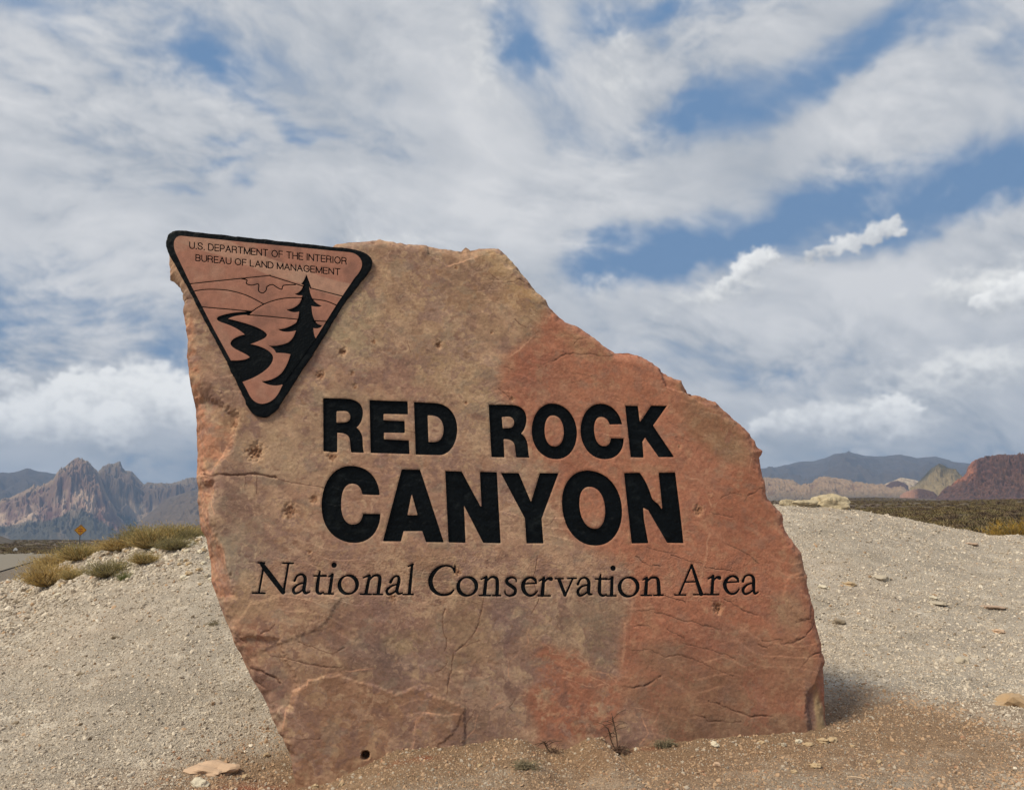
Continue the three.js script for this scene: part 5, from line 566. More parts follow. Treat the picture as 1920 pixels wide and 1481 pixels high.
const rock = { maroon: lin(140, 92, 80, 0.42), pale: lin(216, 186, 158, 0.62), talus: lin(130, 116, 100, 0.34), green: lin(104, 104, 84, 0.30), brown: lin(126, 106, 88, 0.26), tan: lin(188, 158, 126, 0.52), cream: lin(230, 214, 180, 0.75), yellow: lin(184, 164, 126, 0.48), redd: lin(118, 90, 82, 0.42), orange: lin(186, 124, 98, 0.5), purple: lin(100, 76, 78, 0.4), pink: lin(188, 142, 120, 0.54) };
const sunlitStrata = (h, X, gl, fine) => { const n = fbm(X / 260, h * 3, 3) * 0.12; const v = h + n + 0.05 * fine; if (v > 0.62) return mix3(rock.maroon, rock.tan, clamp(fine * 0.7 + smooth(0.9, 1.02, v) * 0.7)); if (v > 0.36) return mix3(rock.maroon, rock.pale, clamp(0.30 + fbm(X / 110, 3 + h * 1.2, 4, 0.6) * 2.0 + fine * 0.6)); return mix3(rock.talus, mix3(rock.green, rock.pale, clamp(fbm(X / 170 + 9, h * 2.5, 3) * 2 - 0.2)), 0.65); };  // rock bands; sunlit patches on the cliffs are painted in with the pale tone
massif('distant_mountain', 'farleft', 'far blue ridge behind the twin sandstone peaks', { seed: 3.3, run: 1800, jag: 0.02, gully: 0.14, cliff: 0.2, open: true, color: () => rock.brown });
massif('sandstone_peak', 'left2', 'grey round-topped peak beside the pale-cliffed red peak', { seed: 31.7, run: 1300, L: 190, gully: 0.22, cliff: 0.85, fine: 0.1, na: 460, nt: 180, jag: 0.015, color: (h, X, r, gl, f) => mix3(sunlitStrata(h, X + 700, gl, f), rock.green, 0.45) });
massif('sandstone_peak', 'left', 'tall red peak with pale cliffs beyond the yellow road sign', { seed: 8.1, run: 1500, L: 240, gully: 0.3, cliff: 0.9, fine: 0.13, jag: 0.008, open: true, na: 620, nt: 230, color: (h, X, r, gl, f) => sunlitStrata(h, X, gl, f) });
massif('sandstone_peak', 'left3', 'dark blue mountain shoulder rising beside the stone slab', { seed: 18.4, run: 1300, L: 170, gully: 0.2, cliff: 0.3, color: (h, X, r, gl, f) => mix3(rock.brown, mix3(rock.talus, rock.tan, 0.5), clamp(0.45 - h * 0.35 + f * 0.35)) });
massif('hill', 'lefthill', 'low olive hill at the edge of the valley by the road', { seed: 2.2, run: 330, L: 60, gully: 0.12, cliff: 0, sink: 4, color: (h, X, r, gl, f) => mix3(rock.green, rock.talus, clamp(0.4 + f)), category: 'hill' });
massif('distant_mountain', 'farright', 'long deep blue mountain far behind the tan hills', { seed: 5.9, run: 3200, L: 420, jag: 0.015, gully: 0.2, cliff: 0.1, open: true, na: 420, color: (h, X, r, gl, f) => mix3(rock.brown, rock.talus, clamp(0.2 + f * 0.3)) });
massif('hill', 'pale', 'small cream-white rock slope below the blue mountain', { seed: 6.6, run: 420, L: 90, cliff: 0.2, color: (h, X, r, gl, f) => mix3(rock.cream, rock.tan, clamp(0.2 + f)), category: 'hill' });
massif('hill', 'tan', 'lumpy tan sandstone hills behind the dark scrub plain', { seed: 12.5, run: 620, L: 95, gully: 0.26, fine: 0.13, cliff: 0.15, jag: 0.12, sway: 0.1, na: 420, color: (h, X, r, gl, f) => mix3(mix3(rock.tan, rock.maroon, clamp(0.42 - gl * 1.0 + 0.5 * noise(X / 30, r / 24))), rock.green, clamp(0.75 - h * 1.4)), category: 'hill' });
massif('hill', 'darkknob', 'small maroon rock knob in front of the cream slope', { seed: 4.4, run: 150, L: 40, jag: 0.08, na: 120, nt: 60, color: () => rock.redd, category: 'hill' });
massif('hill', 'yellow', 'pointed yellow hill beside the dark red ridge', { seed: 14.2, run: 420, L: 60, gully: 0.24, fine: 0.1, cliff: 0.15, sway: 0.35, jag: 0.07, color: (h, X, r, gl, f) => mix3(rock.yellow, rock.green, clamp(smooth(0.6, 1, h) * 0.8 - gl * 0.4 + 0.1 + f * 0.3)), category: 'hill' });
massif('hill', 'pink', 'low pink and red sandstone outcrop at the foot of the ridge', { seed: 21.2, run: 160, L: 40, gully: 0.25, fine: 0.1, jag: 0.06, color: (h, X, r, gl, f, s) => mix3(rock.pink, rock.redd, smooth(0.35, 0.6, s + f * 0.1)), category: 'hill' });
massif('hill', 'red', 'dark maroon rocky ridge with an orange shoulder', { seed: 9.7, run: 420, L: 56, gully: 0.26, fine: 0.15, jag: 0.035, cliff: 0.35, na: 700, nt: 220, open: true, color: (h, X, r, gl, f, s) => { const n = fbm(X / 60, h * 4, 4), w = smooth(0.55, 0.75, h + n * 0.3) * smooth(0.19, 0.14, s + n * 0.03) * smooth(0.07, 0.10, s); return mix3(mix3(rock.redd, rock.purple, clamp(0.45 + n * 1.4)), rock.orange, clamp(w + Math.max(0, f - 0.45) * 0.6)).map((v) => v * (1 + 0.55 * noise(X / 7, r / 5) + 0.35 * noise(X / 19, r / 13))); }, category: 'hill' });
stage('mountains');

// road: a strip of worn asphalt on the left, following the ground
{
  const c = [-62, -30, 0, 60, 140, 260, 420].map((t) => [-49.6 - 0.43 * t, -73.4 - 0.9 * t]), curve = new THREE.CatmullRomCurve3(c.map(([x, z]) => new THREE.Vector3(x, 0, z))), pos = [], uv = [], idx = [], n = 140, half = 5.6;
  for (let i = 0; i <= n; i++) { const p = curve.getPoint(i / n), t = curve.getTangent(i / n), nx = t.z, nz = -t.x; for (let j = 0; j <= 4; j++) { const s = (j / 4 - 0.5) * 2 * half, x = p.x + nx * s, z = p.z + nz * s; pos.push(x, groundH(p.x, p.z) + 0.1, z); uv.push(x, z); } }
  for (let i = 0; i < n; i++) for (let j = 0; j < 4; j++) { const p = i * 5 + j; idx.push(p, p + 5, p + 1, p + 1, p + 5, p + 6); }
  struct(mesh('road', geo(pos, idx, { uv: [uv, 2] }), new THREE.MeshStandardMaterial({ color: new THREE.Color().setRGB(...lin(150, 141, 126, 0.62)), roughness: 0.95, side: THREE.DoubleSide })), 'sun-bleached grey road curving past the gravel bank', 'road');
}

// ------------------------------------------------------------------ the carved sandstone slab
// signed distance (negative inside) to even-odd polygons, and to tapering strokes
function sdPolys(polys, x, y) { let d = 1e9, inside = false; for (const p of polys) for (let i = 0, j = p.length - 1; i < p.length; j = i++) { const ax = p[j][0], ay = p[j][1], bx = p[i][0], by = p[i][1], ex = bx - ax, ey = by - ay, wx = x - ax, wy = y - ay, t = clamp((wx * ex + wy * ey) / (ex * ex + ey * ey + 1e-12)), qx = wx - ex * t, qy = wy - ey * t; d = Math.min(d, qx * qx + qy * qy); if ((ay > y) !== (by > y) && x < (bx - ax) * (y - ay) / (by - ay) + ax) inside = !inside; } return (inside ? -1 : 1) * Math.sqrt(d); }
function smoothStroke(s) { if (s.length < 3) return s; const out = []; for (let i = 0; i < s.length - 1; i++) { const a = s[Math.max(0, i - 1)], b = s[i], c = s[i + 1], d = s[Math.min(s.length - 1, i + 2)]; for (let k = 0; k < 4; k++) { const t = k / 4; out.push([0, 1, 2].map((q) => 0.5 * (2 * b[q] + (c[q] - a[q]) * t + (2 * a[q] - 5 * b[q] + 4 * c[q] - d[q]) * t * t + (-a[q] + 3 * b[q] - 3 * c[q] + d[q]) * t * t * t))); } } out.push(s[s.length - 1]); return out; }
function sdStrokes(ss, x, y) { let d = 1e9; for (const s of ss) for (let i = 1; i < s.length; i++) { const [ax, ay, ar] = s[i - 1], [bx, by, br] = s[i], ex = bx - ax, ey = by - ay, t = clamp(((x - ax) * ex + (y - ay) * ey) / (ex * ex + ey * ey + 1e-12)); d = Math.min(d, Math.hypot(x - ax - ex * t, y - ay - ey * t) - (ar + (br - ar) * t)); } return d; }
const boxOf = (lists) => { let a = 1e9, b = 1e9, c = -1e9, d = -1e9; for (const l of lists) for (const p of l) { const r = p[2] ?? 0; a = Math.min(a, p[0] - r); b = Math.min(b, p[1] - r); c = Math.max(c, p[0] + r); d = Math.max(d, p[1] + r); } return [a, b, c, d]; };
// carved shapes: sd(x, y) and box
const shapeP = (polys) => ({ sd: (x, y) => sdPolys(polys, x, y), box: boxOf(polys) });
const shapeS = (strokes, wavy = true, bold = 0) => { const s = (wavy ? strokes.map(smoothStroke) : strokes).map((l) => l.map(([x, y, r]) => [x, y, r + bold])); return { sd: (x, y) => sdStrokes(s, x, y), box: boxOf(s) }; };

class Grid {
  constructor(x0, y0, nx, ny, h) { Object.assign(this, { x0, y0, nx, ny, h }); this.n = (nx + 1) * (ny + 1); }
  each(f, box, pad = 0) { const { x0, y0, nx, ny, h } = this, i0 = box ? Math.max(0, Math.floor((box[0] - pad - x0) / h)) : 0, j0 = box ? Math.max(0, Math.floor((box[1] - pad - y0) / h)) : 0, i1 = box ? Math.min(nx, Math.ceil((box[2] + pad - x0) / h)) : nx, j1 = box ? Math.min(ny, Math.ceil((box[3] + pad - y0) / h)) : ny; for (let j = j0; j <= j1; j++) for (let i = i0; i <= i1; i++) f(j * (nx + 1) + i, x0 + i * h, y0 + j * h, i, j); return [i0, j0, i1, j1]; }
  // the part of the sheet where field > 0, its border cut at the zero line; border segments come with it
  clip(field, w, range, skip) {
    const { x0, y0, nx, h } = this, [i0, j0, i1, j1] = range ?? [0, 0, this.nx, this.ny], W = nx + 1, pos = [], idx = [], segs = [], gv = new Map(), ev = new Map();
    const vert = (id) => { let v = gv.get(id); if (v === undefined) { v = pos.length / 3; pos.push(x0 + (id % W) * h, y0 + Math.floor(id / W) * h, w[id]); gv.set(id, v); } return v; };
    const edge = (a, b) => { if (a > b) [a, b] = [b, a]; const key = a * 4 + (b - a === 1 ? 1 : 2); let v = ev.get(key); if (v === undefined) { const t = clamp(field[a] / (field[a] - field[b]), 0.02, 0.98); v = pos.length / 3; pos.push(x0 + lerp(a % W, b % W, t) * h, y0 + lerp(Math.floor(a / W), Math.floor(b / W), t) * h, lerp(w[a], w[b], t)); ev.set(key, v); } return v; };
    for (let j = j0; j < j1; j++) for (let i = i0; i < i1; i++) {
      if (skip && skip(i, j)) continue;
      const a = j * W + i, q = [a, a + 1, a + 1 + W, a + W], f = q.map((k) => field[k] > 0), n = f[0] + f[1] + f[2] + f[3];
      if (!n) continue;
      if (n === 4) { const [A, B, C, E] = q.map(vert); if ((i + j) & 1) idx.push(A, B, C, A, C, E); else idx.push(A, B, E, B, C, E); continue; }
      const loop = [], cut = [];
      for (let k = 0; k < 4; k++) { const p = q[k], s = q[(k + 1) % 4], fp = f[k], fs = f[(k + 1) % 4]; if (fp) loop.push(vert(p)); if (fp !== fs) { const e = edge(p, s); loop.push(e); cut.push([e, fp]); } }
      for (let k = 2; k < loop.length; k++) idx.push(loop[0], loop[k - 1], loop[k]);
      for (let k = 0; k < cut.length; k++) if (cut[k][1]) segs.push([cut[k][0], cut[(k + 1) % cut.length][0]]);
    }
    return { pos, idx, segs };
  }
}
// walls down from a border: drop(x, y, w) gives the ring below each border vertex
function walls(c, rings, uvOf) { const pos = [], uv = [], at = (v) => [c.pos[v * 3], c.pos[v * 3 + 1], c.pos[v * 3 + 2]]; for (const [a, b] of c.segs) { let A = at(a), B = at(b); for (const ring of rings) { const A2 = ring(...at(a)), B2 = ring(...at(b)); for (const p of [A, A2, B, B, A2, B2]) { pos.push(...p); if (uvOf) uv.push(...uvOf(p)); } A = A2; B = B2; } } return [pos, uv]; }
function carved(name, parent, grid, shape, faceW, depth, mat, limit) {
  const field = new Float32Array(grid.n).fill(-1), range = grid.each((k, x, y) => { field[k] = -shape.sd(x, y); if (limit) field[k] = Math.min(field[k], limit[k]); }, shape.box, grid.h * 2);
  const floorW = new Float32Array(grid.n); grid.each((k, x, y) => { floorW[k] = faceW[k] - depth + 0.006 * fbm(x * 12, y * 12, 4, 0.6) * Math.min(1, depth / 0.02) + 0.0012 * noise(x * 70, y * 70); }, shape.box, grid.h * 2);
  const fl = grid.clip(field, floorW, range), top = grid.clip(field, faceW, range);
  const parts = [geo(fl.pos, fl.idx).toNonIndexed()], p = [];
  for (let s = 0; s < fl.segs.length; s++) { const [a, b] = fl.segs[s], A = a * 3, B = b * 3, q = (o, i) => [o.pos[i], o.pos[i + 1], o.pos[i + 2]]; const [ta, tb] = top.segs[s]; for (const v of [q(top, ta * 3), q(top, tb * 3), q(fl, A), q(top, tb * 3), q(fl, B), q(fl, A)]) p.push(...v); }
  if (p.length) parts.push(geo(p));
  return mesh(name, painted(mergeGeometries(parts)), mat, parent);
}

const sign = new THREE.Group(); sign.name = numbered('boulder_sign'); scene.add(sign);
sign.position.set(...D.P0); sign.rotation.set(-D.lean, D.theta, 0, 'YXZ');
tag(sign, 'large upright red sandstone slab carved with RED ROCK CANYON in black', 'stone sign');
const blackPaint = new THREE.MeshPhysicalMaterial({ vertexColors: true, roughness: 0.42, specularIntensity: 0.16 });

// black paint, scuffed to a greyer tone in patches
function painted(g) { const p = g.attributes.position, c = new Float32Array(p.count * 3); for (let i = 0; i < p.count; i++) { const x = p.getX(i), y = p.getY(i), k = 0.75 * smooth(0.14, 0.5, fbm(x * 5 + 40, y * 6, 4, 0.6)) * (0.6 + 0.8 * Math.abs(noise(x * 60, y * 60))), s = 0.5 * smooth(0.35, 0.6, fbm(x * 30, y * 30, 3)); c[i * 3] = 0.003 + 0.010 * k + 0.016 * s; c[i * 3 + 1] = 0.0045 + 0.012 * k + 0.014 * s; c[i * 3 + 2] = 0.006 + 0.012 * k + 0.012 * s; } g.setAttribute('color', new THREE.BufferAttribute(c, 3)); return g; }
const U0 = -2.62, V0 = -0.70, H0 = 0.0066, NX = 832, NY = 742, grid = new Grid(U0, V0, NX, NY, H0);
const bigShapes = D.big.map(shapeP), serifShapes = D.serif.map((s) => shapeS(s, true, 0.0022));
const outPoly = [D.outline];
const outlineSD = (x, y) => sdPolys(outPoly, x, y);
// every fixed mark on the face, looked up through a coarse bucket grid
function polyDist(list, x, y) { let d = 1e9; for (let i = 1; i < list.length; i++) { const [ax, ay] = list[i - 1], [bx, by] = list[i], ex = bx - ax, ey = by - ay, t = clamp(((x - ax) * ex + (y - ay) * ey) / (ex * ex + ey * ey + 1e-12)); d = Math.min(d, Math.hypot(x - ax - ex * t, y - ay - ey * t)); } return d; }
const PX = 0.00433;
const cracks = D.cracks.map(([p, w, dep]) => ({ p, w: w * PX * 0.62, dep, box: boxOf([p]) })), veins = D.veins.map(([p, w]) => ({ p, w: w * PX * 0.75, box: boxOf([p]) }));
const steps = D.steps.map(([p, h, c]) => ({ p: [p], h, c, box: boxOf([p]) }));
const inBox = (b, x, y, m) => x > b[0] - m && x < b[2] + m && y > b[1] - m && y < b[3] + m;
const pits = D.pits;
// what lies near a point, found through cells of 0.12 m
function near(list, boxes, pad) { const cell = 0.12, m = new Map(), none = []; list.forEach((o, n) => { const b = boxes[n]; for (let i = Math.floor((b[0] - pad) / cell); i <= Math.floor((b[2] + pad) / cell); i++) for (let j = Math.floor((b[1] - pad) / cell); j <= Math.floor((b[3] + pad) / cell); j++) { const k = (i + 500) * 4096 + j + 500; if (!m.has(k)) m.set(k, []); m.get(k).push(o); } }); return (x, y) => m.get((Math.floor(x / cell) + 500) * 4096 + Math.floor(y / cell) + 500) ?? none; }
const nearCracks = near(cracks, cracks.map((c) => c.box), 0.05), nearVeins = near(veins, veins.map((c) => c.box), 0.04), nearSteps = near(steps, steps.map((c) => c.box), 0.06), nearPits = near(pits, pits.map(([x, y, r]) => [x - r * 2, y - r * 2, x + r * 2, y + r * 2]), 0.01);
// a distance field sampled once on a 15 mm lattice
function cached(f, x0, y0, x1, y1, h = 0.015) { const nx = Math.ceil((x1 - x0) / h) + 1, ny = Math.ceil((y1 - y0) / h) + 1, d = new Float32Array(nx * ny); for (let j = 0; j < ny; j++) for (let i = 0; i < nx; i++) d[j * nx + i] = f(x0 + i * h, y0 + j * h); return (x, y) => { const p = clamp((x - x0) / h, 0, nx - 1.001), q = clamp((y - y0) / h, 0, ny - 1.001), i = Math.floor(p), j = Math.floor(q), s = p - i, t = q - j, k = j * nx + i; return lerp(lerp(d[k], d[k + 1], s), lerp(d[k + nx], d[k + nx + 1], s), t); }; }
const warpX = (x, y) => 0.016 * fbm(x * 6, y * 6, 3) + 0.005 * noise(x * 45, y * 45), warpY = (x, y) => 0.016 * fbm(x * 6 + 50, y * 6, 3) + 0.005 * noise(x * 45 + 20, y * 45);
const crackX = (x, y) => 0.022 * fbm(x * 9 + 2, y * 9, 4, 0.6), crackY = (x, y) => 0.022 * fbm(x * 9 + 60, y * 9 + 3, 4, 0.6);
function relief(x, y, d) {            // d: distance inside the outline
  let w = 0.020 * fbm(x * 1.1, y * 1.1, 3) + 0.007 * fbm(x * 4 + 9, y * 4.6, 4) + 0.0026 * fbm(x * 22, y * 26, 3) + 0.0014 * noise(x * 75, y * 80);
  // thin slanting bedding ledges of the red bed
  const bed = y + 0.24 * x + 0.10 * fbm(x * 1.5, y * 1.5, 3), bq = bed * 9 + 1.2 * noise(x * 2.2, y * 2.2); w += 0.004 * smooth(0.0, 0.55, noise(x * 1.3 + 4, y * 2.0)) * ((bq - Math.floor(bq)) - 0.5);
  const X = x + 1.8 * warpX(x, y) + 0.008 * fbm(x * 11, y * 11, 3), Y = y + 1.8 * warpY(x, y) + 0.008 * fbm(x * 11 + 9, y * 11, 3);
  for (const s of nearSteps(X, Y)) w += s.h * smooth(s.c, -s.c, sdPolys(s.p, X, Y));
  for (const c of nearCracks(x, y)) { const q = polyDist(c.p, x + crackX(x, y), y + crackY(x, y)), k = c.w * (0.7 + 0.8 * noise(x * 16, y * 16)); if (k > 0.0005 && q < k * 2.5) w -= c.dep * 0.75 * clamp(0.5 + 1.6 * noise(x * 7 + 3, y * 7) + 0.4) * Math.exp(-((q / k) ** 2)) ; }
  for (const [px, py, r, dep] of nearPits(x, y)) { const q = dep > 0.1 ? Math.hypot(x - px, y - py) / r : Math.hypot(x - px, (y - py) * 0.85) / (r * (0.95 + 0.5 * noise(x * 30 + px * 9, y * 30))); if (q < 1.6) w -= dep > 0.1 ? dep * smooth(1.15, 0.85, q) : dep * smooth(1.3, 0.1, q) * (1.0 + 0.8 * noise(x * 55, y * 55)); }
  // broken edge
  const left = smooth(-1.55, -2.15, x) * smooth(3.0, 2.7, y), wid = lerp(0.10 + 0.05 * noise(x * 2.2, y * 2.2), 0.26 + 0.11 * noise(x * 2 + 3, y * 3.1), left), dep = lerp(0.085, 0.24, left);
  const dd = d + 0.035 * fbm(x * 5, y * 5, 3) + 0.012 * fbm(x * 18, y * 18, 2), q = clamp(1 - Math.max(0, dd) / Math.max(0.05, wid)); w -= dep * (0.55 * q ** 1.5 + 0.45 * q * q * q) ; w += left * 0.012 * q * ridged(x * 6, y * 5, 3);
  return w;
}
const faceW = new Float32Array(grid.n), faceF = new Float32Array(grid.n), outF = new Float32Array(grid.n);
grid.each((k, x, y) => { const d = -outlineSD(x, y) + 0.006 * fbm(x * 16, y * 16, 3); outF[k] = d; if (d > -0.05) faceW[k] = relief(x, y, d); faceF[k] = d; });
stage('relief');
const lip = (sd, k = 1) => -0.0035 * k * Math.exp(-((Math.max(0, sd) / (0.004 + 0.0016 * k)) ** 2));
const bigOn = (g, F, Wd, shapes, k = 1) => { for (const s of shapes) g.each((i, x, y) => { const q = s.sd(x, y); F[i] = Math.min(F[i], q); if (q < 0.04) Wd[i] += lip(q, k); }, s.box, 0.03); };
const flatW = faceW.slice();
bigOn(grid, faceF, faceW, bigShapes, 1.3);
// finer sheet where the small lettering is cut
const bi0 = Math.floor((D.band[0] - U0) / H0), bj0 = Math.floor((D.band[1] - V0) / H0), bi1 = Math.ceil((D.band[2] - U0) / H0), bj1 = Math.ceil((D.band[3] - V0) / H0);
const fine = new Grid(U0 + bi0 * H0, V0 + bj0 * H0, (bi1 - bi0) * 2, (bj1 - bj0) * 2, H0 / 2), fineW = new Float32Array(fine.n), fineF = new Float32Array(fine.n);
fine.each((k, x, y) => { const d = -outlineSD(x, y); fineW[k] = relief(x, y, d); fineF[k] = d; });
bigOn(fine, fineF, fineW, bigShapes, 1.3);
bigOn(fine, fineF, fineW, serifShapes);

// colour of the stone: beds, stains, veins and lichen-grey patches, traced from the face
const texW = 1600, texH = 1450, TU = 5.48, TV = 5.48 * texH / texW, kA = 1.12;
const wob = (x, y) => [x + 0.055 * fbm(x * 3.2, y * 3.2, 4) + 0.012 * fbm(x * 22, y * 22, 2), y + 0.055 * fbm(x * 3.2 + 31, y * 3.2, 4) + 0.012 * fbm(x * 22 + 7, y * 22, 2)];
const blobBox = (l) => l.map(([x, y, a, b]) => { const m = 1.4 * Math.max(a, b); return [x - m, y - m, x + m, y + m]; }), blobs1 = near(D.blobs1, blobBox(D.blobs1), 0), blobs2 = near(D.blobs2, blobBox(D.blobs2), 0), some2 = D.blobs2.slice(9, 12), blobs3 = near(some2, blobBox(some2), 0);
const field = (p) => cached((x, y) => sdPolys([p], x, y), U0 - 0.1, V0 - 0.1, U0 + 5.6, V0 + 5.1), redF = field(D.redpoly), red2F = field(D.redpoly2), leftF = field(D.leftpoly), slabF = field(D.slabpoly), bodyF = field(D.outline);
const blobIn = (c, list, X, Y) => { for (const [bx, by, rx, ry, rot, r, g, b, s] of list(X, Y)) { const dx = X - bx, dy = Y - by; const cs = Math.cos(rot), sn = Math.sin(rot), p = (dx * cs + dy * sn) / rx, q = (-dx * sn + dy * cs) / ry, k = s * smooth(1.35, 0.45, Math.sqrt(p * p + q * q)); if (k > 0) { c[0] += (r - c[0]) * k; c[1] += (g - c[1]) * k; c[2] += (b - c[2]) * k; } } };
const grainR = rng(91);
function stoneColor(x, y) {
  if (bodyF(x, y) > 0.12) return [142, 112, 91];
  const [X, Y] = wob(x, y); const c = [152, 119, 98];
  blobIn(c, blobs1, X, Y);
  const mixc = (r, g, b, k) => { c[0] += (r - c[0]) * k; c[1] += (g - c[1]) * k; c[2] += (b - c[2]) * k; };
  const xs = x + 0.2 * warpX(x, y) * 4, ys = y + 0.2 * warpY(x, y) * 4;
  const red = smooth(0.09, -0.07, 0.05 * fbm(x * 9, y * 9, 4, 0.6) + redF(lerp(xs, X, 0.6), lerp(ys, Y, 0.6))); if (red > 0) { mixc(156, 101, 78, red * 0.95); const before = c.slice(); blobIn(c, blobs2, X, Y); for (let i = 0; i < 3; i++) c[i] = lerp(before[i], c[i], red); }
  else blobIn(c, blobs3, X, Y);
  if (inBox([0.2, -0.1, 1.4, 1.2], x, y, 0)) mixc(148, 94, 72, 0.85 * smooth(0.06, -0.05, red2F(X, Y)));
  if (x < -1.6) mixc(166, 114, 88, 0.8 * smooth(0.03, -0.03, leftF(X, Y)));
  if (x < 0.2 && y < 0.9) mixc(132, 98, 76, 0.75 * smooth(0.015, -0.015, slabF(xs, ys)));
  // mottling and streaks
  const m1 = fbm(x * 7 + 3, y * 7, 4), m2 = fbm(x * 2.3, y * 2.9 + 8, 4), st = fbm((x - 0.75 * y) * 2.4, (y + 0.75 * x) * 11, 4), broad = fbm((x - 0.8 * y) * 0.8 + 5, (y + 0.8 * x) * 4.2, 4), spk = fbm(x * 40, y * 40, 3);
  const quiet = lerp(1, 0.55, red);
  const m3 = fbm(x * 13 + 31 + m1 * 0.8, y * 15 + m2, 5, 0.6), m4 = fbm(x * 5 - 11 + m3 * 0.3, y * 6.5 + 4, 5, 0.6); mixc(106, 80, 72, clamp(smooth(0.08, 0.4, m1) * 0.55) * quiet); mixc(184, 154, 122, clamp(smooth(0.10, 0.42, -m1) * 0.5) * quiet); mixc(120, 98, 86, clamp((m2 - 0.12) * 0.9) * quiet); mixc(184, 150, 124, smooth(0.12, 0.42, st) * 0.24 * quiet); const hi = (1 - red) * lerp(0.22, 1, smooth(0.9, 1.6, y)); mixc(184, 155, 129, smooth(0.08, 0.36, broad) * 0.32 * hi); mixc(122, 94, 82, smooth(0.12, 0.42, -broad) * 0.24 * hi); const pa = fbm(x * 2.6 + 1.2 * m1 + 15, y * 3.0 + 1.1 * m3, 3, 0.6), pb = fbm(x * 3.4 + 1.1 * m3 - 20, y * 3.1 + 1.2 * m1 + 9, 3, 0.6); mixc(186, 158, 132, smooth(0.13, 0.20, pa) * 0.34 * (1 - 0.75 * red)); mixc(124, 97, 90, smooth(0.15, 0.22, pb) * 0.42 * (1 - 0.8 * red)); mixc(140, 86, 66, smooth(0.17, 0.25, pb) * 0.35 * red); mixc(112, 80, 62, 0.34 * smooth(0.12, 0.4, m3) * quiet); mixc(190, 162, 128, 0.26 * smooth(0.16, 0.4, -m3) * quiet); mixc(132, 118, 102, 0.35 * smooth(0.16, 0.3, m4) * quiet);
  let k = 1 + 0.10 * spk + 0.06 * m1 + 0.06 * st + 0.05 * m3;
  for (const v of nearVeins(x, y)) { const q = polyDist(v.p, x + crackX(x, y) * 0.8, y + crackY(x, y) * 0.8) / (v.w * (0.7 + 0.8 * Math.abs(noise(x * 25, y * 25)))); if (q < 2) mixc(184, 138, 111, 0.7 * smooth(1.4, 0.4, q) * clamp(0.55 + 1.5 * noise(x * 6 + 8, y * 6))); }
  for (const v of nearCracks(x, y)) { const q = polyDist(v.p, x + crackX(x, y), y + crackY(x, y)) / v.w; if (q < 1.5) mixc(96, 66, 52, 0.6 * smooth(1.2, 0.4, q)); }
  for (const [px, py, r] of nearPits(x, y)) { const q = Math.hypot(x - px, y - py) / r; if (q < 1.7) { const n = noise(x * 50, y * 50); mixc(178, 144, 112, 0.4 * smooth(1.5, 0.9, q + n * 0.9)); mixc(112, 76, 54, 0.75 * smooth(0.9, 0.35, q + n * 0.5)); } }
  return [c[0] * k, c[1] * k, c[2] * k];
}
const l2s = (c) => 255 * (c <= 0.0031308 ? c * 12.92 : 1.055 * c ** (1 / 2.4) - 0.055);
const stoneMap = dataTexture(texW, texH, (i, j) => { const x = U0 + (i + 0.5) / texW * TU, y = V0 + (j + 0.5) / texH * TV, c = stoneColor(x, y), g = 1 + (grainR() - 0.5) * 0.08; return c.map((v) => clamp(l2s(Math.min(1, s2l(clamp(v * g, 0, 255)) * kA)), 0, 255)); });
stage('stonemap'); stoneMap.wrapS = stoneMap.wrapT = THREE.MirroredRepeatWrapping;
const grainBump = dataTexture(512, 512, (x, y) => { const t = Math.PI * 2 / 512, X = 3 * Math.cos(x * t), g = 128 + 70 * noise(x / 8 % 64, y / 8 % 64) + (grainR() - 0.5) * 90; return [g, g, g].map((v) => clamp(v, 0, 255)); }, false);
grainBump.channel = 1; grainBump.repeat.set(3, 3);
const stoneMat = new THREE.MeshStandardMaterial({ map: stoneMap, bumpMap: grainBump, bumpScale: 0.0022, roughness: 0.92 });
const uvOf = ([x, y, z]) => [(x - U0) / TU + 0.35 * Math.min(0, z + 0.1) / TU * Math.sign(-x), (y - V0) / TV + 0.5 * Math.min(0, z + 0.1) / TV];
function stoneGeo(pos, idx) { const uv = [], uv1 = []; for (let i = 0; i < pos.length; i += 3) { const p = [pos[i], pos[i + 1], pos[i + 2]]; uv.push(...uvOf(p)); uv1.push(p[0] + p[2], p[1] + 0.6 * p[2]); } return geo(pos, idx, { uv: [uv, 2], uv1: [uv1, 2] }); }
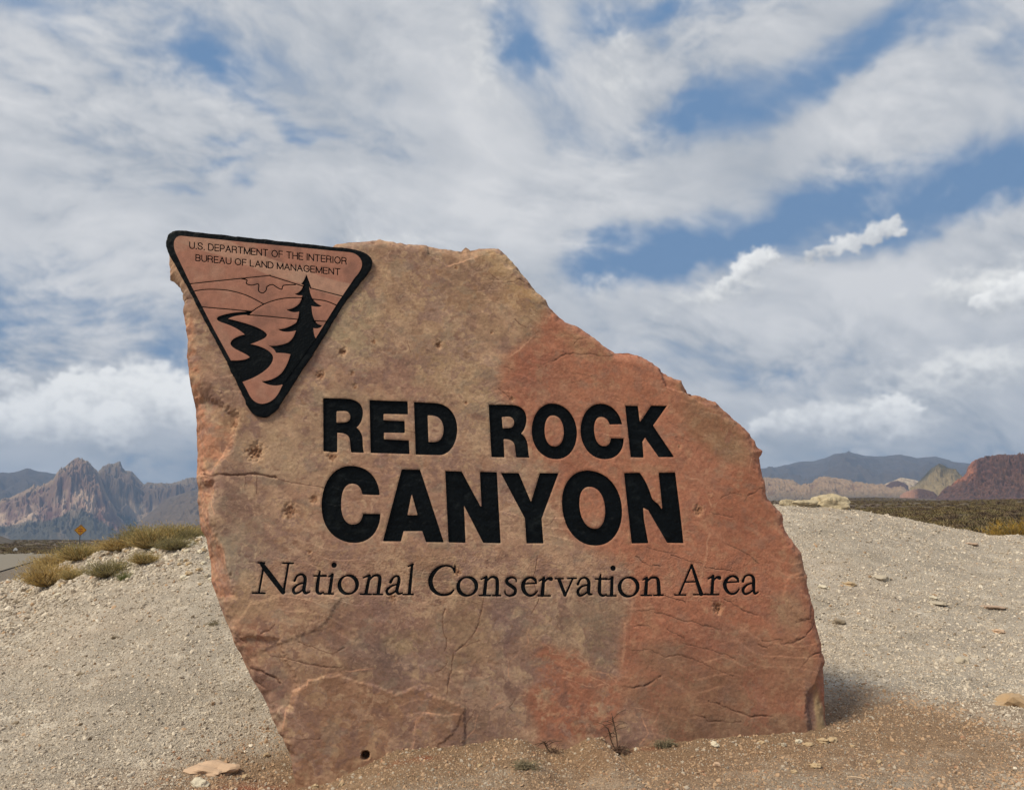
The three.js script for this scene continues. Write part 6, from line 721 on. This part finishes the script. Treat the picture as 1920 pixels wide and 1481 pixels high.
{
  const a = grid.clip(faceF, faceW, null, (i, j) => i >= bi0 && i < bi1 && j >= bj0 && j < bj1), b = fine.clip(fineF, fineW), o = grid.clip(outF, faceW);
  const nrm = (x, y) => { const e = 0.05, gx = outlineSD(x + e, y) - outlineSD(x - e, y), gy = outlineSD(x, y + e) - outlineSD(x, y - e), l = Math.hypot(gx, gy) || 1; return [gx / l, gy / l]; };
  const cache = new Map(), nn = (x, y) => { const k = x.toFixed(4) + y.toFixed(4); if (!cache.has(k)) cache.set(k, nrm(x, y)); return cache.get(k); };
  const ring = (t, s) => (x, y, z) => { const [gx, gy] = nn(x, y), q = s * (1 + 0.7 * fbm(x * 2.5 + t * 3, y * 2.5 - t * 2, 3)) + 0.03 * Math.min(1, t * 4) * fbm(x * 7 + t * 9, y * 7 + t * 5, 3); return [x - gx * q, y - gy * q, z - t + 0.02 * noise(x * 6, y * 6)]; };
  const rings = [[0.03, 0.004], [0.08, 0.008], [0.15, 0.012], [0.24, 0.02], [0.36, 0.035], [0.5, 0.06], [0.64, 0.11], [0.74, 0.22], [0.8, 0.42]].map(([t, s]) => ring(t, s));
  const [wp] = walls(o, rings), last = rings[rings.length - 1], capP = [], at = (v) => [o.pos[v * 3], o.pos[v * 3 + 1], o.pos[v * 3 + 2]];
  for (const [p, q] of o.segs) capP.push(...last(...at(p)), 0.0, 1.6, -0.92, ...last(...at(q)));
  const g1 = stoneGeo(a.pos, a.idx), g2 = stoneGeo(b.pos, b.idx), g3 = stoneGeo(wp), g4 = stoneGeo(capP);
  mesh('rock', mergeGeometries([g1.toNonIndexed(), g2.toNonIndexed(), g3, g4]), stoneMat, sign);
}
stage('rockmesh');
bigShapes.forEach((s) => carved('letter', sign, grid, s, faceW, 0.016, blackPaint));
serifShapes.forEach((s) => carved('letter', sign, fine, s, fineW, 0.008, blackPaint));
stage('face');

// the raised triangular emblem
{
  const em = new THREE.Group(); em.name = 'emblem'; sign.add(em); em.userData.label = 'raised triangular plaque with a black tree and winding road';
  const outer = shapeP(D.emb.outer), inner = shapeP(D.emb.inner), b = outer.box, h = 0.0034, eg = new Grid(b[0] - 0.02, b[1] - 0.02, Math.ceil((b[2] - b[0] + 0.04) / h), Math.ceil((b[3] - b[1] + 0.04) / h), h);
  const outFld = new Float32Array(eg.n), inn = new Float32Array(eg.n), pinkF = new Float32Array(eg.n), pw = new Float32Array(eg.n), bw = new Float32Array(eg.n);
  const rough = (x, y) => 0.007 * fbm(x * 14, y * 14, 3) * smooth(0.1, -0.5, y - (b[3] - 0.35) - (b[0] + 0.8 - x) * 0) + 0.006 * fbm(x * 11, y * 11, 3);
  eg.each((k, x, y) => { outFld[k] = -outer.sd(x, y) + rough(x, y); inn[k] = -inner.sd(x, y); pinkF[k] = inn[k]; pw[k] = D.EW + 0.0016 * fbm(x * 5, y * 5, 3) + 0.0005 * noise(x * 60, y * 60); bw[k] = pw[k] - 0.005 - 0.003 * Math.exp(-Math.max(0, outFld[k]) / 0.008) + 0.004 * fbm(x * 18, y * 18, 3); });
  const arts = [['road', shapeP(D.emb.road)], ['tree', shapeP(D.emb.tree)], ...D.emb.lines.map((s) => ['line', shapeS(s)]), ...D.emb.text.map((s) => ['letter', shapeS(s, false)])];
  for (const [, s] of arts) eg.each((k, x, y) => { const q = s.sd(x, y); pinkF[k] = Math.min(pinkF[k], q); if (q < 0.01) pw[k] += lip(q) * 0.3; }, s.box, 0.01);
  const pinkMap = dataTexture(512, 512, (i, j) => { const x = i / 512 * 1.8, y = j / 512 * 1.8, n = fbm(x * 3, y * 3, 4), m = fbm(x * 18, y * 18, 3), band = smooth(0.01, -0.01, Math.abs(y - 1.37 + 0.33 * (x - 0.55) + 0.03 * fbm(x * 3, y * 2, 2)) - 0.07) * smooth(0.05, 0.2, x), k = 1 + 0.06 * n + 0.10 * m + (grainR() - 0.5) * 0.12; const c = mix3(mix3([174, 120, 100], [150, 104, 88], smooth(0.05, 0.4, n)), [192, 152, 130], clamp(band * 0.7 + smooth(0.12, 0.4, -n) * 0.4)); return c.map((v) => clamp(l2s(s2l(v * k) * 0.78), 0, 255)); });
  pinkMap.wrapS = pinkMap.wrapT = THREE.MirroredRepeatWrapping;
  const pinkMat = new THREE.MeshStandardMaterial({ map: pinkMap, roughness: 0.85 });
  const pk = eg.clip(pinkF, pw), uv = []; for (let i = 0; i < pk.pos.length; i += 3) uv.push((pk.pos[i] - b[0]) / 1.8, (pk.pos[i + 1] - b[1]) / 1.8);
  mesh('panel', geo(pk.pos, pk.idx, { uv: [uv, 2] }), pinkMat, em);
  // black rim: the sheet between outer and inner line, its step up to the panel and its outer edge
  const rimF = new Float32Array(eg.n); for (let k = 0; k < eg.n; k++) rimF[k] = Math.min(outFld[k], -inn[k]);
  const rim = eg.clip(rimF, bw), outc = eg.clip(outFld, bw), inc = eg.clip(inn, pw), low = eg.clip(inn, bw), wp = [];
  for (let s = 0; s < inc.segs.length; s++) { const q = (o, i) => [o.pos[i * 3], o.pos[i * 3 + 1], o.pos[i * 3 + 2]], [ta, tb] = inc.segs[s], [la, lb] = low.segs[s]; for (const v of [q(inc, ta), q(low, la), q(inc, tb), q(inc, tb), q(low, la), q(low, lb)]) wp.push(...v); }
  const nn = (x, y) => { const e = 0.02, gx = outer.sd(x + e, y) - outer.sd(x - e, y), gy = outer.sd(x, y + e) - outer.sd(x, y - e), l = Math.hypot(gx, gy) || 1; return [gx / l, gy / l]; };
  const flare = (x, y) => { const [gx, gy] = nn(x, y); return smooth(-0.3, -0.8, gx) * smooth(b[1] + 0.25, b[3] - 0.3, y) * smooth(b[3] - 0.14, b[3] - 0.34, y) ; };
  const blackRing = (t, s) => (x, y, z) => { const [gx, gy] = nn(x, y); return [x - gx * s, y - gy * s, z - t * (1 - 0.75 * flare(x, y))]; };
  const [side] = walls(outc, [blackRing(0.008, 0.0), blackRing(0.03, 0.002)]);
  mesh('border', painted(mergeGeometries([geo(rim.pos, rim.idx).toNonIndexed(), geo(wp), geo(side)])), blackPaint, em);
  const start = blackRing(0.03, 0.002), stoneRing = (t, s, f) => (x, y) => { const p = start(x, y, D.EW - 0.008), [gx, gy] = nn(x, y), fl = flare(x, y), q = s - f * fl * (1 + 0.5 * fbm(x * 9, y * 9, 3)); return [p[0] - gx * q + 0.008 * fl * fbm(x * 22 + t, y * 22, 2), p[1] - gy * q, p[2] - t]; };
  const base = []; { const rs = [stoneRing(0.0, 0, 0), stoneRing(0.03, 0.002, 0.04), stoneRing(0.07, 0.004, 0.07), stoneRing(0.14, 0.01, 0.09), stoneRing(0.3, 0.03, 0.06)]; for (const [p, q] of outc.segs) { const A = outc.pos.slice(p * 3, p * 3 + 3), B = outc.pos.slice(q * 3, q * 3 + 3); for (let k = 1; k < rs.length; k++) for (const v of [rs[k - 1](...A), rs[k](...A), rs[k - 1](...B), rs[k - 1](...B), rs[k](...A), rs[k](...B)]) base.push(...v); } }
  mesh('base', stoneGeo(base), stoneMat, em);
  for (const [n, s] of arts) carved(n, em, eg, s, pw, n === 'road' || n === 'tree' ? 0.009 : 0.007, blackPaint, inn);
}
stage('emblem');
// ------------------------------------------------------------------ loose stones
function stoneGeometry(seed, detail, squash, jag = 0.28) {
  const g = new THREE.IcosahedronGeometry(1, detail), p = g.attributes.position;
  for (let i = 0; i < p.count; i++) { const x = p.getX(i), y = p.getY(i), z = p.getZ(i); let k = 1 + jag * (noise(x * 1.3 + seed, y * 1.3 + z * 0.9 + seed) + noise(z * 1.5 - seed, x * 0.8 + y * 1.2)) + jag * 0.4 * noise(x * 3.7 + seed * 2, z * 3.7 + y * 2.2); const q = Math.max(Math.abs(x) * 0.9, Math.abs(y) * 1.1, Math.abs(z)); k *= lerp(1, 0.78 / Math.max(q, 0.5), 0.35); p.setXYZ(i, x * k, y * k * squash, z * k); }
  g.computeVertexNormals(); return g;
}
const plainStone = (c, rough = 0.95) => new THREE.MeshStandardMaterial({ color: new THREE.Color().setRGB(...c), roughness: rough });
{
  const r = rng(2024), m = new THREE.MeshStandardMaterial({ color: 0xffffff, roughness: 0.96 }), mat = new THREE.Matrix4(), q = new THREE.Quaternion(), e = new THREE.Euler(), col = new THREE.Color();
  const tones = [lin(211, 199, 181, 0.9), lin(197, 184, 166, 0.88), lin(183, 170, 153, 0.85), lin(224, 213, 195, 0.92), lin(150, 134, 114, 0.8), lin(186, 156, 126, 0.86), lin(174, 134, 106, 0.82)];
  for (let v = 0; v < 4; v++) {
    const N = 62000, o = new THREE.InstancedMesh(stoneGeometry(v * 7.3 + 1, v === 3 ? 1 : 0, 0.62, 0.3), m, N); let n = 0;
    for (let k = 0; k < N * 4 && n < N; k++) {
      const a = -0.66 + 1.32 * r(), rr = Math.exp(lerp(Math.log(4.2), Math.log(25), r() ** 0.85)), x = Math.sin(a) * rr, z = -Math.cos(a) * rr, u = slabU(x, z), w = slabW(x, z);
      const size0 = r(), pick = r(), tn = r(), sx = r(), sz = r(), e1 = r(), e2 = r(), e3 = r();
      if (w < 0.0 && w > -0.9 && u > -1.4 && u < 2.72) continue;
      const [rc] = table(D.crest, a); if (rr > rc + 2.5) continue;
      const patch = fbm(x * 1.3 + 3, z * 1.3, 3), rubble = smooth(-0.30, -0.40, a) * smooth(11, 14.5, rr);
      if (size0 > 0.35 + patch * 0.5 + 0.5) continue;
      const foot = 1 - smooth(0.2, 1.0, Math.max(0, -1.4 - u, u - 3.2) + Math.max(0, Math.abs(w) - 0.6)); if (foot > 0.4 && w > 0 && sz > 0.7) continue; let s = (0.0034 + 0.0052 * (rr / 6) ** 0.5 * sx) * (1 - 0.3 * foot) + 0.013 * (rr / 7) ** 0.6 * pick ** 14; if (rubble > 0 && pick > 0.5) s += rubble * (0.006 + 0.022 * sx * sx * sx);
      e.set(e1 * 6.3, e2 * 6.3, e3 * 6.3); q.setFromEuler(e);
      const hh = groundH(x, z); mat.compose(new THREE.Vector3(x, hh + s * 0.12, z), q, new THREE.Vector3(s * (0.8 + 0.6 * sz), s * (0.8 + 0.4 * e1), s)); o.setMatrixAt(n, mat);
      const near = 1 - smooth(0.3, 1.3, Math.max(0, -1.3 - u, u - 3.2) + Math.max(0, Math.abs(w) - 0.5) * 0.7);
      let c = tn < 0.28 ? tones[0] : tn < 0.58 ? tones[1] : tn < 0.90 ? tones[2] : tn < 0.94 ? tones[3] : tn < 0.965 ? tones[4] : tones[5]; if (near > tn * 0.85) c = tn < 0.06 ? tones[6] : tn < 0.7 ? tones[5] : tones[2];
      o.setColorAt(n, col.setRGB(...c)); n++;
    }
    o.count = n; o.name = numbered('gravel'); o.castShadow = o.receiveShadow = true; scene.add(o); o.userData.kind = 'stuff'; tag(o, 'loose gravel and small stones strewn over the bank', 'gravel');
  }
}
stage('gravel');
// single stones that stand out on the gravel: [x, z, width, height, tone]
const stoneKinds = [0, 1, 2].map((k) => stoneGeometry(11.7 * k + 3, 4, 0.6, 0.34));
const stoneMats = { pale: plainStone(lin(214, 204, 182, 0.85)), grey: plainStone(lin(186, 174, 154, 0.85)), dark: plainStone(lin(146, 132, 112, 0.78)), pink: plainStone(lin(206, 176, 148, 0.82)), tan: plainStone(lin(194, 170, 136, 0.8)), red: plainStone(lin(186, 160, 138, 0.8)) };
function single(name, [x, z, w, h], m, k, label, group, turn = 0, bury = 0.3) { const o = mesh(name, stoneKinds[k % 3], m); o.position.set(x, groundH(x, z) + h * (0.5 - bury), z); o.scale.set(w / 2, h / 2 / 0.6, w / 2 * 0.75); o.rotation.y = turn; return tag(o, label, 'stone', group); }
D.named.forEach(([x, z, w, h, tone, label], i) => single('stone', [x, z, w, h], stoneMats[tone], i, label, undefined, 0.3 * (i % 5) - 0.5, h < w * 0.4 ? 0.52 : 0.4));
D.foot.forEach(([x, z, w, h, tone], i) => single('stone', [x, z, w, h], stoneMats[tone], i, 'small broken stone lying at the foot of the carved slab', 'stones at the foot of the slab', i * 1.3));
{ const r = rng(404); for (let i = 0; i < 110; i++) { const a = lerp(-0.52, -0.325, r() ** 0.8), [rc] = table(D.crest, a), rr = rc - 0.1 - 3.0 * r() ** 1.6, s = 0.045 + 0.06 * r() ** 2; single('stone', [Math.sin(a) * rr, -Math.cos(a) * rr, s * 1.3, s * 0.8], [stoneMats.pale, stoneMats.pale, stoneMats.tan, stoneMats.grey][Math.floor(r() * 4)], i, 'fist-sized pale stone in the rubble among the dry shrubs', 'rubble among the shrubs on the bank', r() * 6); } }
{ // the weathered lump of pale rock on the crest of the bank
  const pitted = (g) => { const p = g.attributes.position; for (let i = 0; i < p.count; i++) { const x = p.getX(i), y = p.getY(i), z = p.getZ(i), n = noise(x * 4.2 + 3, y * 4.2 + z * 2), k = 1 - 0.09 * smooth(0.25, 0.6, n) + 0.03 * noise(x * 11, y * 11 + z * 7); p.setXYZ(i, x * k, y * k, z * k); } g.computeVertexNormals(); return g; };
  const m = new THREE.MeshStandardMaterial({ color: new THREE.Color().setRGB(...lin(210, 194, 162, 0.78)), roughness: 0.96, bumpMap: gravelTex.bump, bumpScale: 0.01 });
  const rocks = [[D.crestrock[0], 5.5, 'pitted pale rock lump crowning the gravel bank'], [D.crestrock[1], 19.5, 'low flat pale rock beside the pitted lump on the bank'], [D.crestrock[2], 33.1, 'small pale rock ledge close to the slab on the bank crest']];
  for (const [[x, z, w, h], seed, label] of rocks) { const o = mesh('rock', pitted(stoneGeometry(seed, 6, 0.6, 0.2)), m); o.position.set(x, groundH(x, z) + h * 0.22, z); o.scale.set(w / 2, h / 2 / 0.34, w * 0.36); tag(o, label, 'rock'); }
}
{ const [x, z, w, h] = D.clod, o = mesh('dirt_clod', stoneGeometry(44.2, 5, 0.6, 0.4), plainStone(lin(184, 156, 122, 0.82), 1)); o.position.set(x, groundH(x, z) - h * 0.22, z); o.scale.set(w / 2, h / 2 / 0.5, w * 0.4); tag(o, 'crumbling tan clod of earth on the gravel slope', 'clod'); }
stage('stones');

// ------------------------------------------------------------------ shrubs
function ribbon(P, C, p0, dir, len, bend, wid, c, seg, r) { const side = new THREE.Vector3(r() - 0.5, r() * 0.3, r() - 0.5).cross(dir).normalize(); let p = p0.clone(), d = dir.clone(), last; for (let k = 0; k <= seg; k++) { const w = wid * (1 - 0.8 * k / seg), L = p.clone().addScaledVector(side, w), R = p.clone().addScaledVector(side, -w); if (last) { for (const v of [last[0], last[1], L, L, last[1], R]) { P.push(v.x, v.y, v.z); C.push(...c); } } last = [L, R]; p = p.clone().addScaledVector(d, len / seg); d.add(new THREE.Vector3(0, bend, 0)).normalize(); } return p; }
function shrubParts(seed, pal, N, open) {
  const r = rng(seed), SP = [], SC = [], FP = [], FC = [];
  for (let i = 0; i < N; i++) {
    const th = r() * 6.283, lean = Math.acos(1 - r() ** 0.8 * 0.92), bx = (r() - 0.5) * 0.34, bz = (r() - 0.5) * 0.34, lump = 1 + 0.22 * noise(Math.cos(th) * 1.4 + seed, Math.sin(th) * 1.4 + lean * 1.5);
    const d = new THREE.Vector3(Math.sin(lean) * Math.cos(th), Math.cos(lean) + 0.05, Math.sin(lean) * Math.sin(th)).normalize(), len = (0.34 + 0.22 * r()) * lump * (0.75 + 0.55 * Math.sin(lean)), p0 = new THREE.Vector3(bx, 0.02, bz);
    const woody = pal.wood, leaf = pal.leaf[Math.floor(r() * pal.leaf.length)], k = 0.75 + 0.5 * r(), cl = leaf.map((v) => v * k);
    const stem = i % 3 === 0; const tip = ribbon(stem ? SP : FP, stem ? SC : FC, p0, d, len, 0.06, 0.0065 + 0.004 * r(), stem ? woody : cl, 3, r);
    for (let j = 0; j < open; j++) { const t = 0.35 + 0.65 * r(), b = p0.clone().lerp(tip, t), dd = d.clone().add(new THREE.Vector3(r() - 0.5, r() * 0.7, r() - 0.5).multiplyScalar(1.3)).normalize(), kk = 0.7 + 0.6 * r(); ribbon(FP, FC, b, dd, 0.05 + 0.06 * r(), 0.1, 0.005 + 0.004 * r(), leaf.map((v) => v * kk), 1, r); }
  }
  return [geo(SP, null, { color: [SC, 3] }), geo(FP, null, { color: [FC, 3] })];
}
const leafMat = new THREE.MeshPhysicalMaterial({ vertexColors: true, roughness: 0.95, side: THREE.DoubleSide, transmission: 0.3, thickness: 0 }), twigMat = new THREE.MeshStandardMaterial({ vertexColors: true, roughness: 0.95, side: THREE.DoubleSide });
const straw = [lin(198, 170, 106, 0.95), lin(184, 154, 92, 0.95), lin(210, 186, 130, 0.95), lin(166, 144, 88, 0.9)], oliv = [lin(164, 154, 96, 0.88), lin(176, 160, 104, 0.9), lin(146, 138, 88, 0.8)], greyg = [lin(150, 140, 102, 0.8), lin(166, 152, 112, 0.8), lin(134, 128, 90, 0.72)], lime = [lin(150, 160, 70, 0.65), lin(126, 142, 60, 0.6)], gold = [lin(196, 156, 60, 0.75), lin(176, 138, 50, 0.7), lin(160, 140, 62, 0.65)], wood = lin(112, 92, 70, 0.6);
const shrubKinds = [shrubParts(1, { wood, leaf: straw }, 1500, 3), shrubParts(2, { wood, leaf: [...straw, ...oliv] }, 1500, 3), shrubParts(3, { wood, leaf: [...greyg, ...oliv] }, 1400, 3), shrubParts(4, { wood, leaf: lime }, 500, 2), shrubParts(5, { wood, leaf: [lin(190, 140, 96, 0.7)] }, 120, 1), shrubParts(6, { wood, leaf: gold }, 1500, 3)];
const shrubWords = D.shrubWords;
D.shrubs.forEach(([a, r, w, h, kind], i) => {
  const o = new THREE.Group(), x = Math.sin(a) * r, z = -Math.cos(a) * r; o.name = numbered('shrub'); scene.add(o); o.position.set(x, groundH(x, z) - 0.02, z); o.rotation.y = i * 2.1; o.scale.set(w * 0.95, h * 1.25, w * 0.95);
  const [s, f] = shrubKinds[kind]; mesh('stems', s, twigMat, o); mesh('foliage', f, leafMat, o);
  tag(o, ...shrubWords[i]);
});
{ // scrub covering the plain beyond the bank
  const r = rng(88), P = [], C = []; for (let i = 0; i < 70; i++) { const th = r() * 6.283, l = Math.acos(1 - r()), d = new THREE.Vector3(Math.sin(l) * Math.cos(th), Math.cos(l) + 0.1, Math.sin(l) * Math.sin(th)).normalize(); ribbon(P, C, new THREE.Vector3((r() - 0.5) * 0.3, 0, (r() - 0.5) * 0.3), d, 0.4 + 0.2 * r(), 0.08, 0.05, [1, 1, 1], 2, r); }
  const o = new THREE.InstancedMesh(geo(P, null), new THREE.MeshStandardMaterial({ roughness: 0.95, side: THREE.DoubleSide }), 26000), m = new THREE.Matrix4(), q = new THREE.Quaternion(), Y = new THREE.Vector3(0, 1, 0), c = new THREE.Color(), tones = [lin(124, 106, 78, 0.75), lin(126, 114, 78, 0.75), lin(108, 90, 72, 0.75), lin(144, 126, 84, 0.8)]; let n = 0;
  while (n < 26000) { const a = -0.66 + 1.32 * r(), rr = Math.exp(lerp(Math.log(30), Math.log(1800), r() ** 0.8)), x = Math.sin(a) * rr, z = -Math.cos(a) * rr, s = (0.5 + 0.9 * r()) * (1 + rr / 900), pt = fbm(x / (15 + rr * 0.06), z / (6 + rr * 0.03), 3), t = r(), tt = r(); if (t > 0.6 + pt * 1.4) continue; const [rc] = table(D.crest, a); if (rr < rc + 6) continue; if (a < -0.3 && rr < 190) continue; q.setFromAxisAngle(Y, tt * 6.28); m.compose(new THREE.Vector3(x, groundH(x, z) - 0.05, z), q, new THREE.Vector3(s * 1.3, s * 0.8, s * 1.3)); o.setMatrixAt(n, m); o.setColorAt(n, c.setRGB(...tones[Math.floor(tt * 3.99)])); n++; }
  o.name = numbered('desert_scrub'); o.castShadow = o.receiveShadow = true; o.userData.kind = 'stuff'; tag(o, 'low dark desert scrub covering the plain', 'scrub'); scene.add(o);
}
stage('shrubs');
// dry weeds at the foot of the slab: woody stalk with side twigs and a tangled root crown
function weed(seed, stalks, tall, spread, tangle, m) {
  const r = rng(seed), parts = [], tangleParts = [];
  const tube = (pts, rad) => new THREE.TubeGeometry(new THREE.CatmullRomCurve3(pts), 6, rad, 4);
  for (let i = 0; i < stalks; i++) { const th = r() * 6.28, h = tall * (0.6 + 0.4 * r()), top = new THREE.Vector3(Math.cos(th) * spread * r() - 0.04, h, Math.sin(th) * spread * 0.4 * r()), mid = top.clone().multiplyScalar(0.5).add(new THREE.Vector3((r() - 0.5) * 0.03, 0, 0)); parts.push(tube([new THREE.Vector3(), mid, top], 0.0045)); for (let k = 0; k < 9; k++) { const t = 0.6 + 0.4 * r(), b = new THREE.Vector3().lerp(top, t), e = b.clone().add(new THREE.Vector3((r() - 0.45) * 0.22, (r() - 0.3) * 0.09, (r() - 0.5) * 0.08)); parts.push(tube([b, b.clone().lerp(e, 0.5).add(new THREE.Vector3(0, 0.012, 0)), e], 0.0022)); } }
  for (let i = 0; i < tangle; i++) { const th = r() * 6.28, l = 0.03 + 0.09 * r(), e = new THREE.Vector3(Math.cos(th) * l, 0.01 + 0.08 * r() * r(), Math.sin(th) * l * 0.6), j = () => new THREE.Vector3((r() - 0.5) * 0.05, r() * 0.03, (r() - 0.5) * 0.04); tangleParts.push(tube([new THREE.Vector3((r() - 0.5) * 0.12, 0, (r() - 0.5) * 0.05), e.clone().multiplyScalar(0.4).add(j()), e.clone().multiplyScalar(0.8).add(j()), e], 0.0012 + 0.001 * r())); }
  return [parts.length ? mergeGeometries(parts) : null, mergeGeometries(tangleParts)];
}
const dryMat = plainStone(lin(96, 74, 58, 0.7)), darkTwig = plainStone(lin(122, 96, 80, 0.75)), sageMat = plainStone(lin(150, 138, 110, 0.7));
D.weeds.forEach(([x, z, stalks, tall, tangle, kind, label], i) => {
  const o = new THREE.Group(); o.name = numbered('dry_weed'); scene.add(o); o.position.set(x, groundH(x, z) - 0.01, z); const [st, tg] = weed(50 + i * 3, stalks, tall, 0.1, tangle);
  if (st) mesh('stalk', st, dryMat, o); mesh('tangle', tg, kind ? sageMat : darkTwig, o); tag(o, label, 'weed');
});
{ const [x, z] = D.twig, g = new THREE.TubeGeometry(new THREE.CatmullRomCurve3([[-0.05, 0.008, -0.012], [0, 0.012, 0], [0.05, 0.006, 0.014]].map((p) => new THREE.Vector3(...p))), 10, 0.0045, 5), o = mesh('stick', g, plainStone(lin(216, 190, 160, 0.8))); o.position.set(x, groundH(x, z) + 0.008, z); tag(o, 'short bleached stick lying on the brown dirt', 'stick'); }

// ------------------------------------------------------------------ road sign and tent far off on the left
{
  const [[x, , z], side] = D.sign, y0 = groundH(x, z), o = new THREE.Group(), cy = D.sign[0][1] - y0; o.name = numbered('road_sign'); scene.add(o); o.position.set(x, y0, z); o.rotation.y = Math.atan2(-x, -z);
  const R = side / 2, rr = side * 0.09, diamond = (k) => { const s = new THREE.Shape(), e = R * k; s.moveTo(-e + rr, -e); s.lineTo(e - rr, -e); s.quadraticCurveTo(e, -e, e, -e + rr); s.lineTo(e, e - rr); s.quadraticCurveTo(e, e, e - rr, e); s.lineTo(-e + rr, e); s.quadraticCurveTo(-e, e, -e, e - rr); s.lineTo(-e, -e + rr); s.quadraticCurveTo(-e, -e, -e + rr, -e); return s; };
  const panel = mesh('panel', new THREE.ExtrudeGeometry(diamond(1), { depth: 0.006, bevelEnabled: true, bevelSize: 0.003, bevelThickness: 0.003, bevelSegments: 1 }), new THREE.MeshStandardMaterial({ color: new THREE.Color().setRGB(...lin(226, 158, 22, 0.85)), roughness: 0.5 }), o); panel.rotation.z = Math.PI / 4; panel.position.set(0, cy, 0.03);
  const ringS = diamond(0.95); ringS.holes.push(diamond(0.86)); const line = mesh('border', new THREE.ExtrudeGeometry(ringS, { depth: 0.004, bevelEnabled: false }), new THREE.MeshStandardMaterial({ color: new THREE.Color().setRGB(0.05, 0.035, 0.02), roughness: 0.6 }), o); line.rotation.z = Math.PI / 4; line.position.set(0, cy, 0.041);
  const bars = []; for (const [bx, by, bw] of [[-0.15, 0.13, 0.2], [0.13, 0.13, 0.22], [-0.17, -0.12, 0.18], [0.1, -0.12, 0.3]]) { const g = new THREE.BoxGeometry(bw * side, 0.13 * side, 0.006); g.translate(bx * side, by * side, 0); bars.push(g); } const leg = mesh('marking', mergeGeometries(bars), new THREE.MeshStandardMaterial({ color: new THREE.Color().setRGB(...lin(176, 84, 20, 0.8)), roughness: 0.6 }), o); leg.position.set(0, cy, 0.045);
  const pg = new THREE.CylinderGeometry(0.045, 0.045, cy + R + 0.15, 8); pg.translate(0, (cy + R + 0.15) / 2 - 0.05, 0); mesh('post', pg, new THREE.MeshStandardMaterial({ color: new THREE.Color().setRGB(0.09, 0.09, 0.09), roughness: 0.6, metalness: 0.4 }), o);
  tag(o, 'yellow diamond warning sign on a thin post beyond the shrubs', 'road sign');
}
{
  const [x, z, w, h] = D.tent, o = new THREE.Group(); o.name = numbered('tent'); scene.add(o); o.position.set(x, groundH(x, z), z); o.rotation.y = Math.atan2(-x, -z);
  const m = new THREE.MeshStandardMaterial({ color: new THREE.Color().setRGB(0.85, 0.84, 0.8), roughness: 0.8, side: THREE.DoubleSide });
  for (const s of [-1, 1]) { const sh = new THREE.Shape(); sh.moveTo(s * 0.04 * w, 0); sh.lineTo(s * w / 2, 0.06 * h); sh.quadraticCurveTo(s * w * 0.4, h * 0.55, 0, h); sh.lineTo(0.0, h * 0.6); mesh('flap', new THREE.ExtrudeGeometry(sh, { depth: 0.05, bevelEnabled: false }), m, o); }
  const rf = new THREE.BufferGeometry(), P = []; for (const s of [-1, 1]) for (const v of [[0, h, 0], [s * w / 2, 0, 0], [0, h, -w], [0, h, -w], [s * w / 2, 0, 0], [s * w / 2, 0, -w]]) P.push(...v); rf.setAttribute('position', new THREE.BufferAttribute(new Float32Array(P), 3)); rf.computeVertexNormals(); mesh('canvas', rf, m, o);
  tag(o, 'small white tent with a dark opening far off across the road', 'tent');
}

renderer.render(scene, camera);
